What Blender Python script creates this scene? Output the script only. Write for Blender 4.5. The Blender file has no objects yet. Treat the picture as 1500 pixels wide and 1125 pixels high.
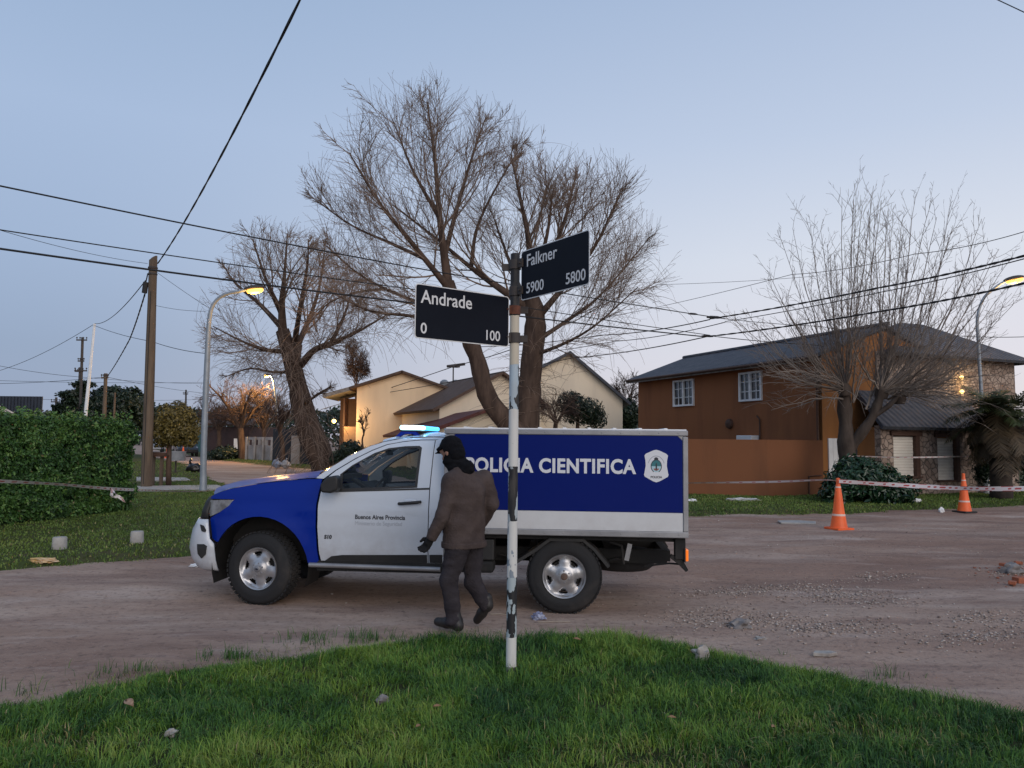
import bpy, bmesh, math, random
import numpy as np
from mathutils import Matrix, Vector, noise as mnoise
S = bpy.context.scene
COL = S.collection
rad = math.radians

# ------------------------------------------------------------------ camera
F = 1127.0
PITCH, ROLL, EYE = rad(4.1868), rad(0.6), 1.7
fw = Vector((0, math.cos(PITCH), math.sin(PITCH)))
_r, _u = Vector((1, 0, 0)), Vector((1, 0, 0)).cross(fw)
rt = _r * math.cos(ROLL) + _u * math.sin(ROLL)
up = _u * math.cos(ROLL) - _r * math.sin(ROLL)
cam = bpy.data.cameras.new('camera')
camo = bpy.data.objects.new('camera', cam)
COL.objects.link(camo)
S.camera = camo
cam.sensor_fit = 'HORIZONTAL'
cam.sensor_width = 36.0
cam.lens = 36.0 * F / 1500.0
cam.clip_end = 4000
_m = Matrix((rt, up, -fw)).transposed().to_4x4()
_m.translation = (0, 0, EYE)
camo.matrix_world = _m

# ------------------------------------------------------------------ sky (dusk, sun already down)
world = bpy.data.worlds.new('World')
S.world = world
world.use_nodes = True
wt = world.node_tree
bg = wt.nodes['Background']


def s2l(c):
    return tuple((v / 255 / 12.92) if v / 255 <= 0.04045 else ((v / 255 + 0.055) / 1.055) ** 2.4 for v in c)


def wnode(t, **k):
    n = wt.nodes.new(t)
    for a, b in k.items():
        setattr(n, a, b)
    return n


def wramp(stops):
    n = wnode('ShaderNodeValToRGB')
    e = n.color_ramp.elements
    while len(e) < len(stops):
        e.new(0.5)
    for el, (p, c) in zip(e, stops):
        el.position = p
        el.color = (*s2l(c), 1)
    return n


tc = wnode('ShaderNodeTexCoord')
sx = wnode('ShaderNodeSeparateXYZ')
wt.links.new(tc.outputs['Generated'], sx.inputs[0])
rl = wramp([(0.0, (152, 163, 190)), (0.10, (151, 167, 194)), (0.22, (163, 182, 211)), (0.36, (169, 189, 219)), (0.55, (153, 177, 209)), (1.0, (138, 164, 202))])
rr = wramp([(0.0, (232, 220, 220)), (0.10, (229, 226, 234)), (0.22, (222, 227, 238)), (0.36, (196, 209, 231)), (0.55, (170, 189, 219)), (1.0, (138, 164, 202))])
for n in (rl, rr):
    wt.links.new(sx.outputs[2], n.inputs[0])
dp = wnode('ShaderNodeVectorMath', operation='DOT_PRODUCT')
dp.inputs[1].default_value = (math.sin(rad(50)), math.cos(rad(50)), 0)
wt.links.new(tc.outputs['Generated'], dp.inputs[0])
mr = wnode('ShaderNodeMapRange', interpolation_type='SMOOTHSTEP')
mr.inputs[1].default_value = 0.10
mr.inputs[2].default_value = 1.0
wt.links.new(dp.outputs['Value'], mr.inputs[0])
mx = wnode('ShaderNodeMix', data_type='RGBA')
wt.links.new(mr.outputs[0], mx.inputs[0])
wt.links.new(rl.outputs[0], mx.inputs[6])
wt.links.new(rr.outputs[0], mx.inputs[7])
sky = wnode('ShaderNodeTexSky', sky_type='NISHITA', sun_disc=False)
sky.sun_elevation = rad(6)
sky.sun_rotation = rad(150)
sky.dust_density = 0.5
sky.ozone_density = 3
sc_ = wnode('ShaderNodeVectorMath', operation='SCALE')
sc_.inputs[3].default_value = 0.008
wt.links.new(sky.outputs[0], sc_.inputs[0])
ad = wnode('ShaderNodeVectorMath', operation='ADD')
wt.links.new(mx.outputs[2], ad.inputs[0])
wt.links.new(sc_.outputs[0], ad.inputs[1])
wt.links.new(ad.outputs[0], bg.inputs[0])
bg.inputs[1].default_value = 0.90

# afterglow of the set sun, very soft, from behind and right of the camera
sun = bpy.data.lights.new('sun', 'SUN')
sun.energy = 1.5
sun.angle = rad(50)
sun.color = (1.0, 0.88, 0.77)
suno = bpy.data.objects.new('sun', sun)
COL.objects.link(suno)
suno.rotation_euler = Vector((-0.38, 0.86, -0.36)).to_track_quat('-Z', 'Y').to_euler()

vs = S.view_settings
vs.view_transform = 'Standard'
vs.look = 'None'
vs.gamma = 1
vs.exposure = 0.10
S.cycles.max_bounces = 6
S.cycles.transparent_max_bounces = 12


# ------------------------------------------------------------------ helpers
def ray(px, py):
    return fw + rt * ((px - 750) / F) - up * ((py - 562.5) / F)


def at(px, py, Y):
    """survey helper: the point of the place seen at (px, py) of the photograph that lies Y metres ahead"""
    d = ray(px, py)
    return Vector((0, 0, EYE)) + d * (Y / d.y)


def onz(px, py, z=0.0):
    d = ray(px, py)
    return Vector((0, 0, EYE)) + d * ((z - EYE) / d.z)


def meta(o, label=None, cat=None, group=None, kind=None):
    for k, v in (('label', label), ('category', cat), ('group', group), ('kind', kind)):
        if v:
            o[k] = v
    return o


def thing(name, label, cat, loc=(0, 0, 0), rz=0.0, group=None):
    o = bpy.data.objects.new(name, None)
    COL.objects.link(o)
    o.location = loc
    o.rotation_euler = (0, 0, rz)
    o.empty_display_size = 0.2
    return meta(o, label, cat, group)


def link(name, me, m=None, parent=None, smooth=None):
    o = bpy.data.objects.new(name, me)
    COL.objects.link(o)
    if m is not None:
        me.materials.append(m)
    if parent is not None:
        o.parent = parent
    if smooth is not None:
        me.polygons.foreach_set('use_smooth', [True] * len(me.polygons))
        if smooth < 179:
            me.set_sharp_from_angle(angle=rad(smooth))
    return o


def mesh_np(name, V, faces_by_n, attr=None):
    """V (n,3) array; faces_by_n list of (m,k) index arrays"""
    me = bpy.data.meshes.new(name)
    V = np.asarray(V, np.float32)
    me.vertices.add(len(V))
    me.vertices.foreach_set('co', V.ravel())
    loops = np.concatenate([f.ravel() for f in faces_by_n]).astype(np.int32)
    sizes = np.concatenate([np.full(len(f), f.shape[1], np.int32) for f in faces_by_n])
    me.loops.add(len(loops))
    me.loops.foreach_set('vertex_index', loops)
    me.polygons.add(len(sizes))
    st = np.concatenate([[0], np.cumsum(sizes)[:-1]]).astype(np.int32)
    me.polygons.foreach_set('loop_start', st)
    if attr is not None:
        a = me.attributes.new('tint', 'FLOAT', 'POINT')
        a.data.foreach_set('value', np.asarray(attr, np.float32))
    me.update(calc_edges=True)
    return me


class MB:
    """collects simple solids into one mesh"""

    def __init__(self):
        self.bm = bmesh.new()

    def faces(self, vs_, fs):
        v = [self.bm.verts.new(p) for p in vs_]
        for f in fs:
            try:
                self.bm.faces.new([v[i] for i in f])
            except ValueError:
                pass
        return v

    def box(self, c, s, rot=None, bev=0.0):
        hx, hy, hz = s[0] / 2, s[1] / 2, s[2] / 2
        P = [Vector((x, y, z)) for z in (-hz, hz) for y in (-hy, hy) for x in (-hx, hx)]
        if rot is not None:
            P = [rot @ p for p in P]
        P = [p + Vector(c) for p in P]
        v = self.faces(P, [(0, 2, 3, 1), (4, 5, 7, 6), (0, 1, 5, 4), (2, 6, 7, 3), (0, 4, 6, 2), (1, 3, 7, 5)])
        if bev > 0:
            es = list({e for q in v for e in q.link_edges})
            bmesh.ops.bevel(self.bm, geom=es, offset=bev, segments=2, affect='EDGES', profile=0.5)
        return self

    def prism(self, pts, vec):
        """closed planar polygon swept along vec"""
        n = len(pts)
        vec = Vector(vec)
        P = [Vector(p) for p in pts] + [Vector(p) + vec for p in pts]
        fs = [tuple(range(n))[::-1], tuple(range(n, 2 * n))]
        fs += [(i, (i + 1) % n, n + (i + 1) % n, n + i) for i in range(n)]
        self.faces(P, fs)
        return self

    def tube(self, pts, r, n=8, cap=True):
        pts = [Vector(p) for p in pts]
        rs = r if isinstance(r, (list, tuple)) else [r] * len(pts)
        rings = []
        ref = None
        for i, p in enumerate(pts):
            a = pts[max(0, i - 1)]
            b = pts[min(len(pts) - 1, i + 1)]
            d = (b - a).normalized()
            if ref is None:
                ref = d.orthogonal().normalized()
            s1 = (ref - d * ref.dot(d)).normalized()
            ref = s1
            s2 = d.cross(s1)
            rings.append([self.bm.verts.new(p + (s1 * math.cos(t) + s2 * math.sin(t)) * rs[i]) for t in [2 * math.pi * k / n for k in range(n)]])
        for A, B in zip(rings, rings[1:]):
            for k in range(n):
                self.bm.faces.new((A[k], A[(k + 1) % n], B[(k + 1) % n], B[k]))
        if cap:
            self.bm.faces.new(rings[0][::-1])
            self.bm.faces.new(rings[-1])
        return self

    def lathe(self, prof, axis_o, axis_d, n=32, cap=False):
        """prof list of (radius, along)"""
        o = Vector(axis_o)
        d = Vector(axis_d).normalized()
        s1 = d.orthogonal().normalized()
        s2 = d.cross(s1)
        rings = []
        for r, h in prof:
            rings.append([self.bm.verts.new(o + d * h + (s1 * math.cos(t) + s2 * math.sin(t)) * max(r, 1e-4)) for t in [2 * math.pi * k / n for k in range(n)]])
        for A, B in zip(rings, rings[1:]):
            for k in range(n):
                self.bm.faces.new((A[k], A[(k + 1) % n], B[(k + 1) % n], B[k]))
        if cap:
            self.bm.faces.new(rings[0][::-1])
            self.bm.faces.new(rings[-1])
        return self

    def grid(self, rows):
        R = [[self.bm.verts.new(p) for p in row] for row in rows]
        for A, B in zip(R, R[1:]):
            for k in range(len(A) - 1):
                self.bm.faces.new((A[k], A[k + 1], B[k + 1], B[k]))
        return self

    def ball(self, c, r, sub=2, squash=(1, 1, 1), jit=0.0, seed=0):
        g = bmesh.ops.create_icosphere(self.bm, subdivisions=sub, radius=1.0)
        rnd = random.Random(seed)
        for v in g['verts']:
            k = 1 + (mnoise.noise(v.co * 1.7 + Vector((seed * 3.1, 0, 0))) * jit if jit else 0)
            v.co = Vector((v.co.x * squash[0] * r * k, v.co.y * squash[1] * r * k, v.co.z * squash[2] * r * k)) + Vector(c)
        return self

    def build(self, name, m=None, parent=None, smooth=None, fix=True, bevel=0.0):
        if fix:
            bmesh.ops.recalc_face_normals(self.bm, faces=self.bm.faces)
        me = bpy.data.meshes.new(name)
        self.bm.to_mesh(me)
        self.bm.free()
        o = link(name, me, m, parent, smooth)
        if bevel > 0:
            b = o.modifiers.new('bevel', 'BEVEL')
            b.width = bevel
            b.segments = 2
            b.limit_method = 'ANGLE'
            b.angle_limit = rad(50)
        return o


def text_obj(name, body, size, m, parent, origin, ex, ez, weight=0.0, align='LEFT', depth=0.002, shear=0.0, spacing=1.0, xs=1.0):
    """lettering as a thin mesh: origin = baseline start, ex = reading direction, ez = up"""
    c = bpy.data.curves.new(name, 'FONT')
    c.body = body
    c.size = size
    c.extrude = depth / 2
    c.offset = weight
    c.align_x = align
    c.shear = shear
    c.space_character = spacing
    c.resolution_u = 4
    t = bpy.data.objects.new(name + '_tmp', c)
    COL.objects.link(t)
    bpy.context.view_layer.update()
    me = bpy.data.meshes.new_from_object(t.evaluated_get(bpy.context.evaluated_depsgraph_get()))
    bpy.data.objects.remove(t)
    bpy.data.curves.remove(c)
    ex = Vector(ex).normalized()
    ez = Vector(ez).normalized()
    n = ex.cross(ez)
    mt = Matrix((ex * xs, ez, n)).transposed().to_4x4()
    mt.translation = Vector(origin)
    me.transform(mt)
    me.name = name
    me.materials.clear()
    return link(name, me, m, parent)


def tubes_mesh(name, branches, sides):
    """branches: list of (pts (n,3) array, radii (n,)); one mesh"""
    Vs, Fs, off = [], [], 0
    ang = np.arange(sides) * 2 * np.pi / sides
    ca, sa = np.cos(ang), np.sin(ang)
    for pts, rs in branches:
        n = len(pts)
        t = np.gradient(pts, axis=0)
        t /= np.linalg.norm(t, axis=1, keepdims=True) + 1e-9
        ref = np.array([0.31, 0.87, 0.38]) if abs(t[0, 2]) > 0.6 else np.array([0.12, 0.2, 0.97])
        a = np.cross(t, ref)
        a /= np.linalg.norm(a, axis=1, keepdims=True) + 1e-9
        b = np.cross(t, a)
        ring = pts[:, None, :] + rs[:, None, None] * (a[:, None, :] * ca[None, :, None] + b[:, None, :] * sa[None, :, None])
        Vs.append(ring.reshape(-1, 3))
        i = np.arange(n - 1)[:, None] * sides
        k = np.arange(sides)[None, :]
        k2 = (k + 1) % sides
        f = np.stack([i + k, i + k2, i + sides + k2, i + sides + k], -1).reshape(-1, 4) + off
        Fs.append(f)
        off += n * sides
    return mesh_np(name, np.concatenate(Vs), [np.concatenate(Fs)])


# ------------------------------------------------------------------ materials
def pmat(name, col, rough=0.6, col2=None, scale=4.0, detail=6.0, bump=0.0, bscale=40.0, metal=0.0, spec=0.5, coat=0.0,
         lo=0.35, hi=0.65, stretch=(1, 1, 1), emit=None, estr=0.0, tint=None, trans=0.0):
    m = bpy.data.materials.new(name)
    m.use_nodes = True
    nt = m.node_tree
    b = nt.nodes['Principled BSDF']
    b.inputs['Base Color'].default_value = (*col, 1)
    b.inputs['Roughness'].default_value = rough
    b.inputs['Metallic'].default_value = metal
    b.inputs['Specular IOR Level'].default_value = spec
    b.inputs['Coat Weight'].default_value = coat
    b.inputs['Coat Roughness'].default_value = 0.08
    L = nt.links.new
    tcn = nt.nodes.new('ShaderNodeTexCoord')
    mp = nt.nodes.new('ShaderNodeMapping')
    mp.inputs['Scale'].default_value = stretch
    L(tcn.outputs['Object'], mp.inputs[0])
    out = None
    if col2 is not None:
        n = nt.nodes.new('ShaderNodeTexNoise')
        n.inputs['Scale'].default_value = scale
        n.inputs['Detail'].default_value = detail
        n.inputs['Roughness'].default_value = 0.62
        L(mp.outputs[0], n.inputs['Vector'])
        r = nt.nodes.new('ShaderNodeMapRange')
        r.inputs[1].default_value = lo
        r.inputs[2].default_value = hi
        L(n.outputs['Fac'], r.inputs[0])
        x = nt.nodes.new('ShaderNodeMix')
        x.data_type = 'RGBA'
        x.inputs[6].default_value = (*col, 1)
        x.inputs[7].default_value = (*col2, 1)
        L(r.outputs[0], x.inputs[0])
        out = x.outputs[2]
        L(out, b.inputs['Base Color'])
    if tint is not None:
        a = nt.nodes.new('ShaderNodeAttribute')
        a.attribute_name = 'tint'
        rp = nt.nodes.new('ShaderNodeValToRGB')
        e = rp.color_ramp.elements
        while len(e) < len(tint):
            e.new(0.5)
        for el, (p, c) in zip(e, tint):
            el.position = p
            el.color = (*c, 1)
        L(a.outputs['Fac'], rp.inputs[0])
        L(rp.outputs[0], b.inputs['Base Color'])
    if bump > 0:
        n2 = nt.nodes.new('ShaderNodeTexNoise')
        n2.inputs['Scale'].default_value = bscale
        n2.inputs['Detail'].default_value = 5
        L(mp.outputs[0], n2.inputs['Vector'])
        bn = nt.nodes.new('ShaderNodeBump')
        bn.inputs['Strength'].default_value = min(1, bump)
        bn.inputs['Distance'].default_value = 0.02
        L(n2.outputs['Fac'], bn.inputs['Height'])
        L(bn.outputs[0], b.inputs['Normal'])
    if emit is not None:
        b.inputs['Emission Color'].default_value = (*emit, 1)
        b.inputs['Emission Strength'].default_value = estr
    if trans > 0:
        b.inputs['Transmission Weight'].default_value = trans
    return m


M = {}
# ------------------------------------------------------------------ ground, street, lawns
def vnoise(x, y, seed=0):
    """smooth value noise in 0..1 on arrays"""
    xi, yi = np.floor(x).astype(np.int64), np.floor(y).astype(np.int64)
    fx, fy = x - xi, y - yi
    fx, fy = fx * fx * (3 - 2 * fx), fy * fy * (3 - 2 * fy)

    def h(a, b):
        n = (a * 374761393 + b * 668265263 + seed * 974634777) & 0x7fffffff
        n = ((n ^ (n >> 13)) * 1274126177) & 0x7fffffff
        return ((n ^ (n >> 16)) & 0xffff) / 65535.0
    return (h(xi, yi) * (1 - fx) + h(xi + 1, yi) * fx) * (1 - fy) + (h(xi, yi + 1) * (1 - fx) + h(xi + 1, yi + 1) * fx) * fy


def fbm(x, y, seed=0, o=4):
    s, a, t = 0, 0.5, 0
    for k in range(o):
        s = s + a * vnoise(x * 2 ** k, y * 2 ** k, seed + k)
        t += a
        a *= 0.5
    return s / t


def sstep(a, b, x):
    t = np.clip((x - a) / (b - a), 0, 1)
    return t * t * (3 - 2 * t)


AX = (0.93, 0.37)                      # the dirt street runs this way past the corner


def dirt_z(x, y):
    u = x * AX[0] + y * AX[1]
    v = -x * AX[1] + y * AX[0]
    near = sstep(60, 30, np.hypot(x, y - 8))
    z = (fbm(u * 0.35, v * 0.9, 3) - 0.5) * 0.07 + (fbm(u * 1.6, v * 3.2, 9) - 0.5) * 0.035 + (fbm(x * 7, y * 7, 5, 3) - 0.5) * 0.012
    k = np.ones_like(x)
    for cx, cy in ((-2.48, 7.98), (0.6, 7.7), (-2.35, 9.5), (0.75, 9.3)):       # level where the truck stands
        k = np.minimum(k, sstep(0.25, 1.2, np.hypot(x - cx, y - cy)))
    return z * near * k


def axis(a, b, lo, hi, st):
    f = np.arange(a, b + st / 2, st)
    o1 = a - np.geomspace(st * 3, a - lo, 26)[::-1]
    o2 = b + np.geomspace(st * 3, hi - b, 26)
    return np.concatenate([o1, f, o2])


gx, gy = axis(-10, 15, -1800, 1800, 0.09), axis(3.2, 24, -300, 2500, 0.09)
X, Y = np.meshgrid(gx, gy)
Z = dirt_z(X, Y)
nx_, ny_ = len(gx), len(gy)
ii = (np.arange(ny_ - 1)[:, None] * nx_ + np.arange(nx_ - 1)[None, :]).reshape(-1)
quads = np.stack([ii, ii + 1, ii + nx_ + 1, ii + nx_], -1)


def dirt_material():
    m = bpy.data.materials.new('street dirt')
    m.use_nodes = True
    nt = m.node_tree
    L = nt.links.new
    b = nt.nodes['Principled BSDF']
    b.inputs['Roughness'].default_value = 0.92
    b.inputs['Specular IOR Level'].default_value = 0.2
    t = nt.nodes.new('ShaderNodeTexCoord')

    def noise(sc, st, det, rot=0.38):
        mp = nt.nodes.new('ShaderNodeMapping')
        mp.inputs['Rotation'].default_value = (0, 0, -rot)
        mp.inputs['Scale'].default_value = st
        L(t.outputs['Object'], mp.inputs[0])
        n = nt.nodes.new('ShaderNodeTexNoise')
        n.inputs['Scale'].default_value = sc
        n.inputs['Detail'].default_value = det
        n.inputs['Roughness'].default_value = 0.65
        L(mp.outputs[0], n.inputs['Vector'])
        return n.outputs['Fac']

    def rng(s, a, c):
        r = nt.nodes.new('ShaderNodeMapRange')
        r.inputs[1].default_value = a
        r.inputs[2].default_value = c
        L(s, r.inputs[0])
        return r.outputs[0]

    def mixc(f, a, c):
        x = nt.nodes.new('ShaderNodeMix')
        x.data_type = 'RGBA'
        for i, v in ((6, a), (7, c)):
            if isinstance(v, tuple):
                x.inputs[i].default_value = (*v, 1)
            else:
                L(v, x.inputs[i])
        L(f, x.inputs[0])
        return x.outputs[2]
    c = mixc(rng(noise(0.16, (1, 1.6, 1), 4), 0.38, 0.62), (0.455, 0.338, 0.268), (0.295, 0.186, 0.135))
    sp = nt.nodes.new('ShaderNodeSeparateXYZ')
    L(t.outputs['Object'], sp.inputs[0])
    am = nt.nodes.new('ShaderNodeMath')
    am.operation = 'MULTIPLY'
    L(rng(sp.outputs[0], 0.5, 5.0), am.inputs[0])
    L(rng(noise(0.33, (0.6, 1.5, 1), 6), 0.30, 0.56), am.inputs[1])
    c = mixc(am.outputs[0], c, (0.285, 0.178, 0.132))
    c = mixc(rng(noise(0.55, (0.35, 1.1, 1), 7), 0.50, 0.74), c, (0.50, 0.395, 0.33))
    c = mixc(rng(noise(0.6, (0.30, 1.0, 1), 7, 0.5), 0.52, 0.74), c, (0.175, 0.106, 0.082))
    c = mixc(rng(noise(0.9, (0.35, 1.6, 1), 8), 0.5, 0.72), c, (0.205, 0.128, 0.102))
    c = mixc(rng(noise(1.3, (0.3, 1.2, 1), 8), 0.56, 0.78), c, (0.52, 0.41, 0.35))
    c = mixc(rng(noise(14, (1, 1, 1), 6), 0.52, 0.8), c, (0.11, 0.075, 0.062))
    c = mixc(rng(noise(55, (1, 1, 1), 3), 0.62, 0.75), c, (0.46, 0.39, 0.35))
    L(c, b.inputs['Base Color'])
    bn = nt.nodes.new('ShaderNodeBump')
    bn.inputs['Strength'].default_value = 0.75
    bn.inputs['Distance'].default_value = 0.02
    mm = nt.nodes.new('ShaderNodeMath')
    mm.operation = 'ADD'
    L(noise(30, (1, 1, 1), 8), mm.inputs[0])
    L(noise(4, (0.5, 1.5, 1), 6), mm.inputs[1])
    L(mm.outputs[0], bn.inputs['Height'])
    L(bn.outputs[0], b.inputs['Normal'])
    return m


M['dirt'] = dirt_material()
meta(link('ground', mesh_np('ground', np.stack([X, Y, Z], -1).reshape(-1, 3), [quads]), M['dirt'], smooth=180), 'pale and reddish dirt of the unpaved street crossing', None, None, 'structure')


def seg_dist(px, py, poly):
    """signed distance to a polygon, positive inside"""
    d = np.full(px.shape, 1e9)
    ins = np.zeros(px.shape, bool)
    n = len(poly)
    for i in range(n):
        ax, ay = poly[i]
        bx, by = poly[(i + 1) % n]
        ex, ey = bx - ax, by - ay
        t = np.clip(((px - ax) * ex + (py - ay) * ey) / (ex * ex + ey * ey), 0, 1)
        d = np.minimum(d, np.hypot(px - ax - t * ex, py - ay - t * ey))
        c = ((ay > py) != (by > py)) & (px < (bx - ax) * (py - ay) / (by - ay + 1e-12) + ax)
        ins ^= c
    return np.where(ins, d, -d)


LAWNS = {
    'near': ([(-4.6, 3.75), (-3.17, 4.92), (-2.18, 5.70), (-1.45, 6.18), (-0.82, 6.47), (0, 6.68), (0.88, 6.64), (1.5, 6.36), (2.09, 5.97), (3.25, 4.97), (4.8, 3.5), (5.2, 1.0), (-5.2, 1.0)], 0.09, 0.40, 0.10),
    'left': ([(-15, 3.6), (-9.2, 7.7), (-6.34, 9.72), (-4.46, 11.14), (-3.1, 12.3), (-2.6, 13.4), (-3.1, 15.4), (-9.88, 27.13), (-15.7, 38.8), (-20.4, 48.2), (-36, 74), (-70, 74), (-70, 3.6)], 0.09, 0.6, 0.15),
    'right': ([(2.0, 19.4), (2.7, 18.3), (4.09, 17.75), (6.2, 18.25), (8.23, 19.03), (12.32, 20.84), (14.54, 21.98), (45, 34.2), (75, 60), (60, 100), (-46, 100), (-20.9, 56.4), (-9.7, 40.6), (-1.8, 26.8)], 0.09, 0.6, 0.15),
}


def lawn_sd(key, x, y):
    poly, h, w, jag = LAWNS[key]
    return seg_dist(x, y, poly) + (fbm(x * 1.7, y * 1.7, 21) - 0.5) * 4 * jag + (fbm(x * 7, y * 7, 31) - 0.5) * jag


def lawn_z(key, x, y, sd=None):
    poly, h, w, jag = LAWNS[key]
    if sd is None:
        sd = lawn_sd(key, x, y)
    base = -0.05 + (h + 0.05) * sstep(-0.15, w, sd)
    return base + (fbm(x * 0.8, y * 0.8, 41) - 0.5) * 0.06 * sstep(0, 1.0, sd) + (fbm(x * 5, y * 5, 51) - 0.5) * 0.02


M['lawn soil'] = pmat('lawn soil', (0.050, 0.075, 0.020), 0.95, (0.075, 0.066, 0.034), 3.0, bump=0.6, bscale=30, spec=0.1)
M['near soil'] = pmat('near soil', (0.022, 0.040, 0.010), 0.95, (0.045, 0.042, 0.022), 4.0, bump=0.6, bscale=40, spec=0.1)


def lawn_mesh(key, xs, ys):
    x, y = np.meshgrid(xs, ys)
    sd = lawn_sd(key, x, y)
    z = lawn_z(key, x, y, sd)
    n, mrows = len(xs), len(ys)
    i = (np.arange(mrows - 1)[:, None] * n + np.arange(n - 1)[None, :])
    keep = (np.maximum.reduce([sd[:-1, :-1], sd[1:, :-1], sd[:-1, 1:], sd[1:, 1:]]) > -0.2).reshape(-1)
    i = i.reshape(-1)[keep]
    q = np.stack([i, i + 1, i + n + 1, i + n], -1)
    used, inv = np.unique(q, return_inverse=True)
    V = np.stack([x, y, z], -1).reshape(-1, 3)[used]
    return mesh_np('lawn', V, [inv.reshape(q.shape)])


for key, xs, ys, lab in (
        ('near', np.arange(-5.4, 5.4, 0.06), np.arange(1.0, 7.2, 0.06), 'raised grass verge at the corner in front of the camera'),
        ('left', np.concatenate([np.arange(-70, -16, 1.5), np.arange(-16, -2.2, 0.14)]), np.concatenate([np.arange(3.6, 32, 0.14), np.arange(32, 75, 1.2)]), 'lawn between the tall hedge and the dirt street'),
        ('right', np.concatenate([np.arange(-46, -12, 1.0), np.arange(-12, 20, 0.2), np.arange(20, 76, 1.5)]), np.concatenate([np.arange(17, 44, 0.2), np.arange(44, 101, 1.5)]), 'lawn along the street in front of the brown house')):
    o = link('lawn', lawn_mesh(key, xs, ys), M['near soil' if key == 'near' else 'lawn soil'], smooth=180)
    meta(o, lab, None, None, 'structure')


def slab(name, pts, th, m, **kw):
    mb = MB()
    mb.prism([Vector(p) for p in pts], (0, 0, -th))
    o = mb.build(name, m)
    return meta(o, **kw)


M['concrete'] = pmat('concrete', (0.42, 0.40, 0.37), 0.85, (0.30, 0.28, 0.26), 5, bump=0.3)
for k, (pp, z, lab) in enumerate((
        ([(185, 712.0), (318, 710.0), (338, 716.5), (185, 718.5)], 0.125, 'wide concrete path across the lawn behind the wooden utility pole'),
        ([(200, 698.5), (272, 699.5), (279, 703), (200, 703.5)], 0.125, 'narrow concrete path farther up the lawn by the parked bag'))):
    slab('path', [onz(a, b, z) for a, b in pp], 0.12, M['concrete'], label=lab, kind='structure')


# ------------------------------------------------------------------ grass blades
def blades(name, P, ln, wd, tint, lean, seed, m, label, comb=0.0):
    """P (n,3) roots; each blade a bent tapering strip"""
    r = np.random.default_rng(seed)
    n = len(P)
    a = r.uniform(0, 2 * np.pi, n)
    if comb > 0:                                           # blades of a tuft lean together
        a2 = 4 * np.pi * (fbm(P[:, 0] * 4.2 + 3, P[:, 1] * 4.2 + 9, 131, 2) + .5 * fbm(P[:, 0] * 11, P[:, 1] * 11, 137, 2)) + r.normal(0, .45, n)
        a = np.where(r.random(n) < comb, a2, a)
    d = np.stack([np.cos(a), np.sin(a), np.zeros(n)], -1)
    sgn = r.uniform(0, 2 * np.pi, n)
    s = np.stack([np.cos(sgn), np.sin(sgn), np.zeros(n)], -1) * (wd / 2)[:, None]
    upv = np.array([0, 0, 1.0])
    l1 = ln * lean
    p0 = P - upv * 0.01
    p1 = P + upv * (ln * 0.55 * np.sqrt(1 - np.clip(lean * 0.5, 0, .95) ** 2))[:, None] + d * (l1 * 0.28)[:, None]
    p2 = P + upv * (ln * np.clip(1 - lean ** 2 * 0.62, 0.15, 1))[:, None] + d * l1[:, None]
    V = np.stack([p0 - s, p0 + s, p1 - s * 0.8, p1 + s * 0.8, p2], 1).reshape(-1, 3)
    i = np.arange(n)[:, None] * 5
    q = i + np.array([[0, 1, 3, 2]])
    t = i + np.array([[2, 3, 4]])
    me = mesh_np(name, V, [q, t], np.repeat(tint, 5))
    o = link(name, me, m, smooth=180)
    return meta(o, label, None, None, 'stuff')


def grass_mat(name, k=1.0):
    g = lambda c: tuple(v * k * 1.25 for v in c)
    m = pmat(name, (0.05, 0.1, 0.02), 0.55, spec=0.25, tint=[(0.0, g((0.012, 0.040, 0.016))), (0.3, g((0.032, 0.088, 0.020))), (0.6, g((0.072, 0.152, 0.022))), (0.85, g((0.145, 0.225, 0.034))), (0.93, g((0.20, 0.19, 0.07))), (1.0, g((0.27, 0.21, 0.11)))])
    return m


M['grass'] = grass_mat('grass blades')
M['lawn grass'] = pmat('lawn blades', (0.08, 0.12, 0.03), 0.6, spec=0.2, tint=[(0.0, (0.040, 0.075, 0.022)), (0.3, (0.075, 0.125, 0.030)), (0.6, (0.125, 0.180, 0.038)), (0.85, (0.185, 0.225, 0.055)), (0.93, (0.30, 0.26, 0.11)), (1.0, (0.36, 0.29, 0.16))])
rg = np.random.default_rng(5)
N = 260000
yy = 3.5 + (7.0 - 3.5) * rg.random(N) ** 0.9
xx = rg.uniform(-1, 1, N) * (yy * 0.70 + 0.3)
sd = lawn_sd('near', xx, yy)
cl = fbm(xx * 2.2, yy * 2.2, 61)
dens = np.clip(0.25 + 1.3 * fbm(xx * 1.1, yy * 1.1, 71), 0, 1) * np.clip(-0.25 + 2.3 * fbm(xx * 7, yy * 7, 73), 0.10, 1)
bare = np.exp(-(((xx - 0.75) / 0.40) ** 2 + ((yy - 4.02) / 0.16) ** 2)) + 0.7 * np.exp(-(((xx - 1.9) / 0.5) ** 2 + ((yy - 4.4) / 0.18) ** 2)) + 0.7 * np.exp(-(((xx + 2.3) / 0.3) ** 2 + ((yy - 4.15) / 0.12) ** 2))
keep = (sd > -0.02) & (rg.random(N) < np.clip(dens * 1.1, 0, 1) * (1 - 0.75 * np.clip(bare, 0, 1)) * sstep(-0.02, 0.2, sd))
xx, yy, sd, cl, bare = xx[keep], yy[keep], sd[keep], cl[keep], bare[keep]
zz = lawn_z('near', xx, yy)
n = len(xx)
crest = np.exp(-(((xx - 0.2) / 1.9) ** 2 + ((yy - 6.35) / 0.5) ** 2))
pole_t = np.exp(-(((xx - 0.02) / 0.35) ** 2 + ((yy - 5.35) / 0.3) ** 2))
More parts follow.
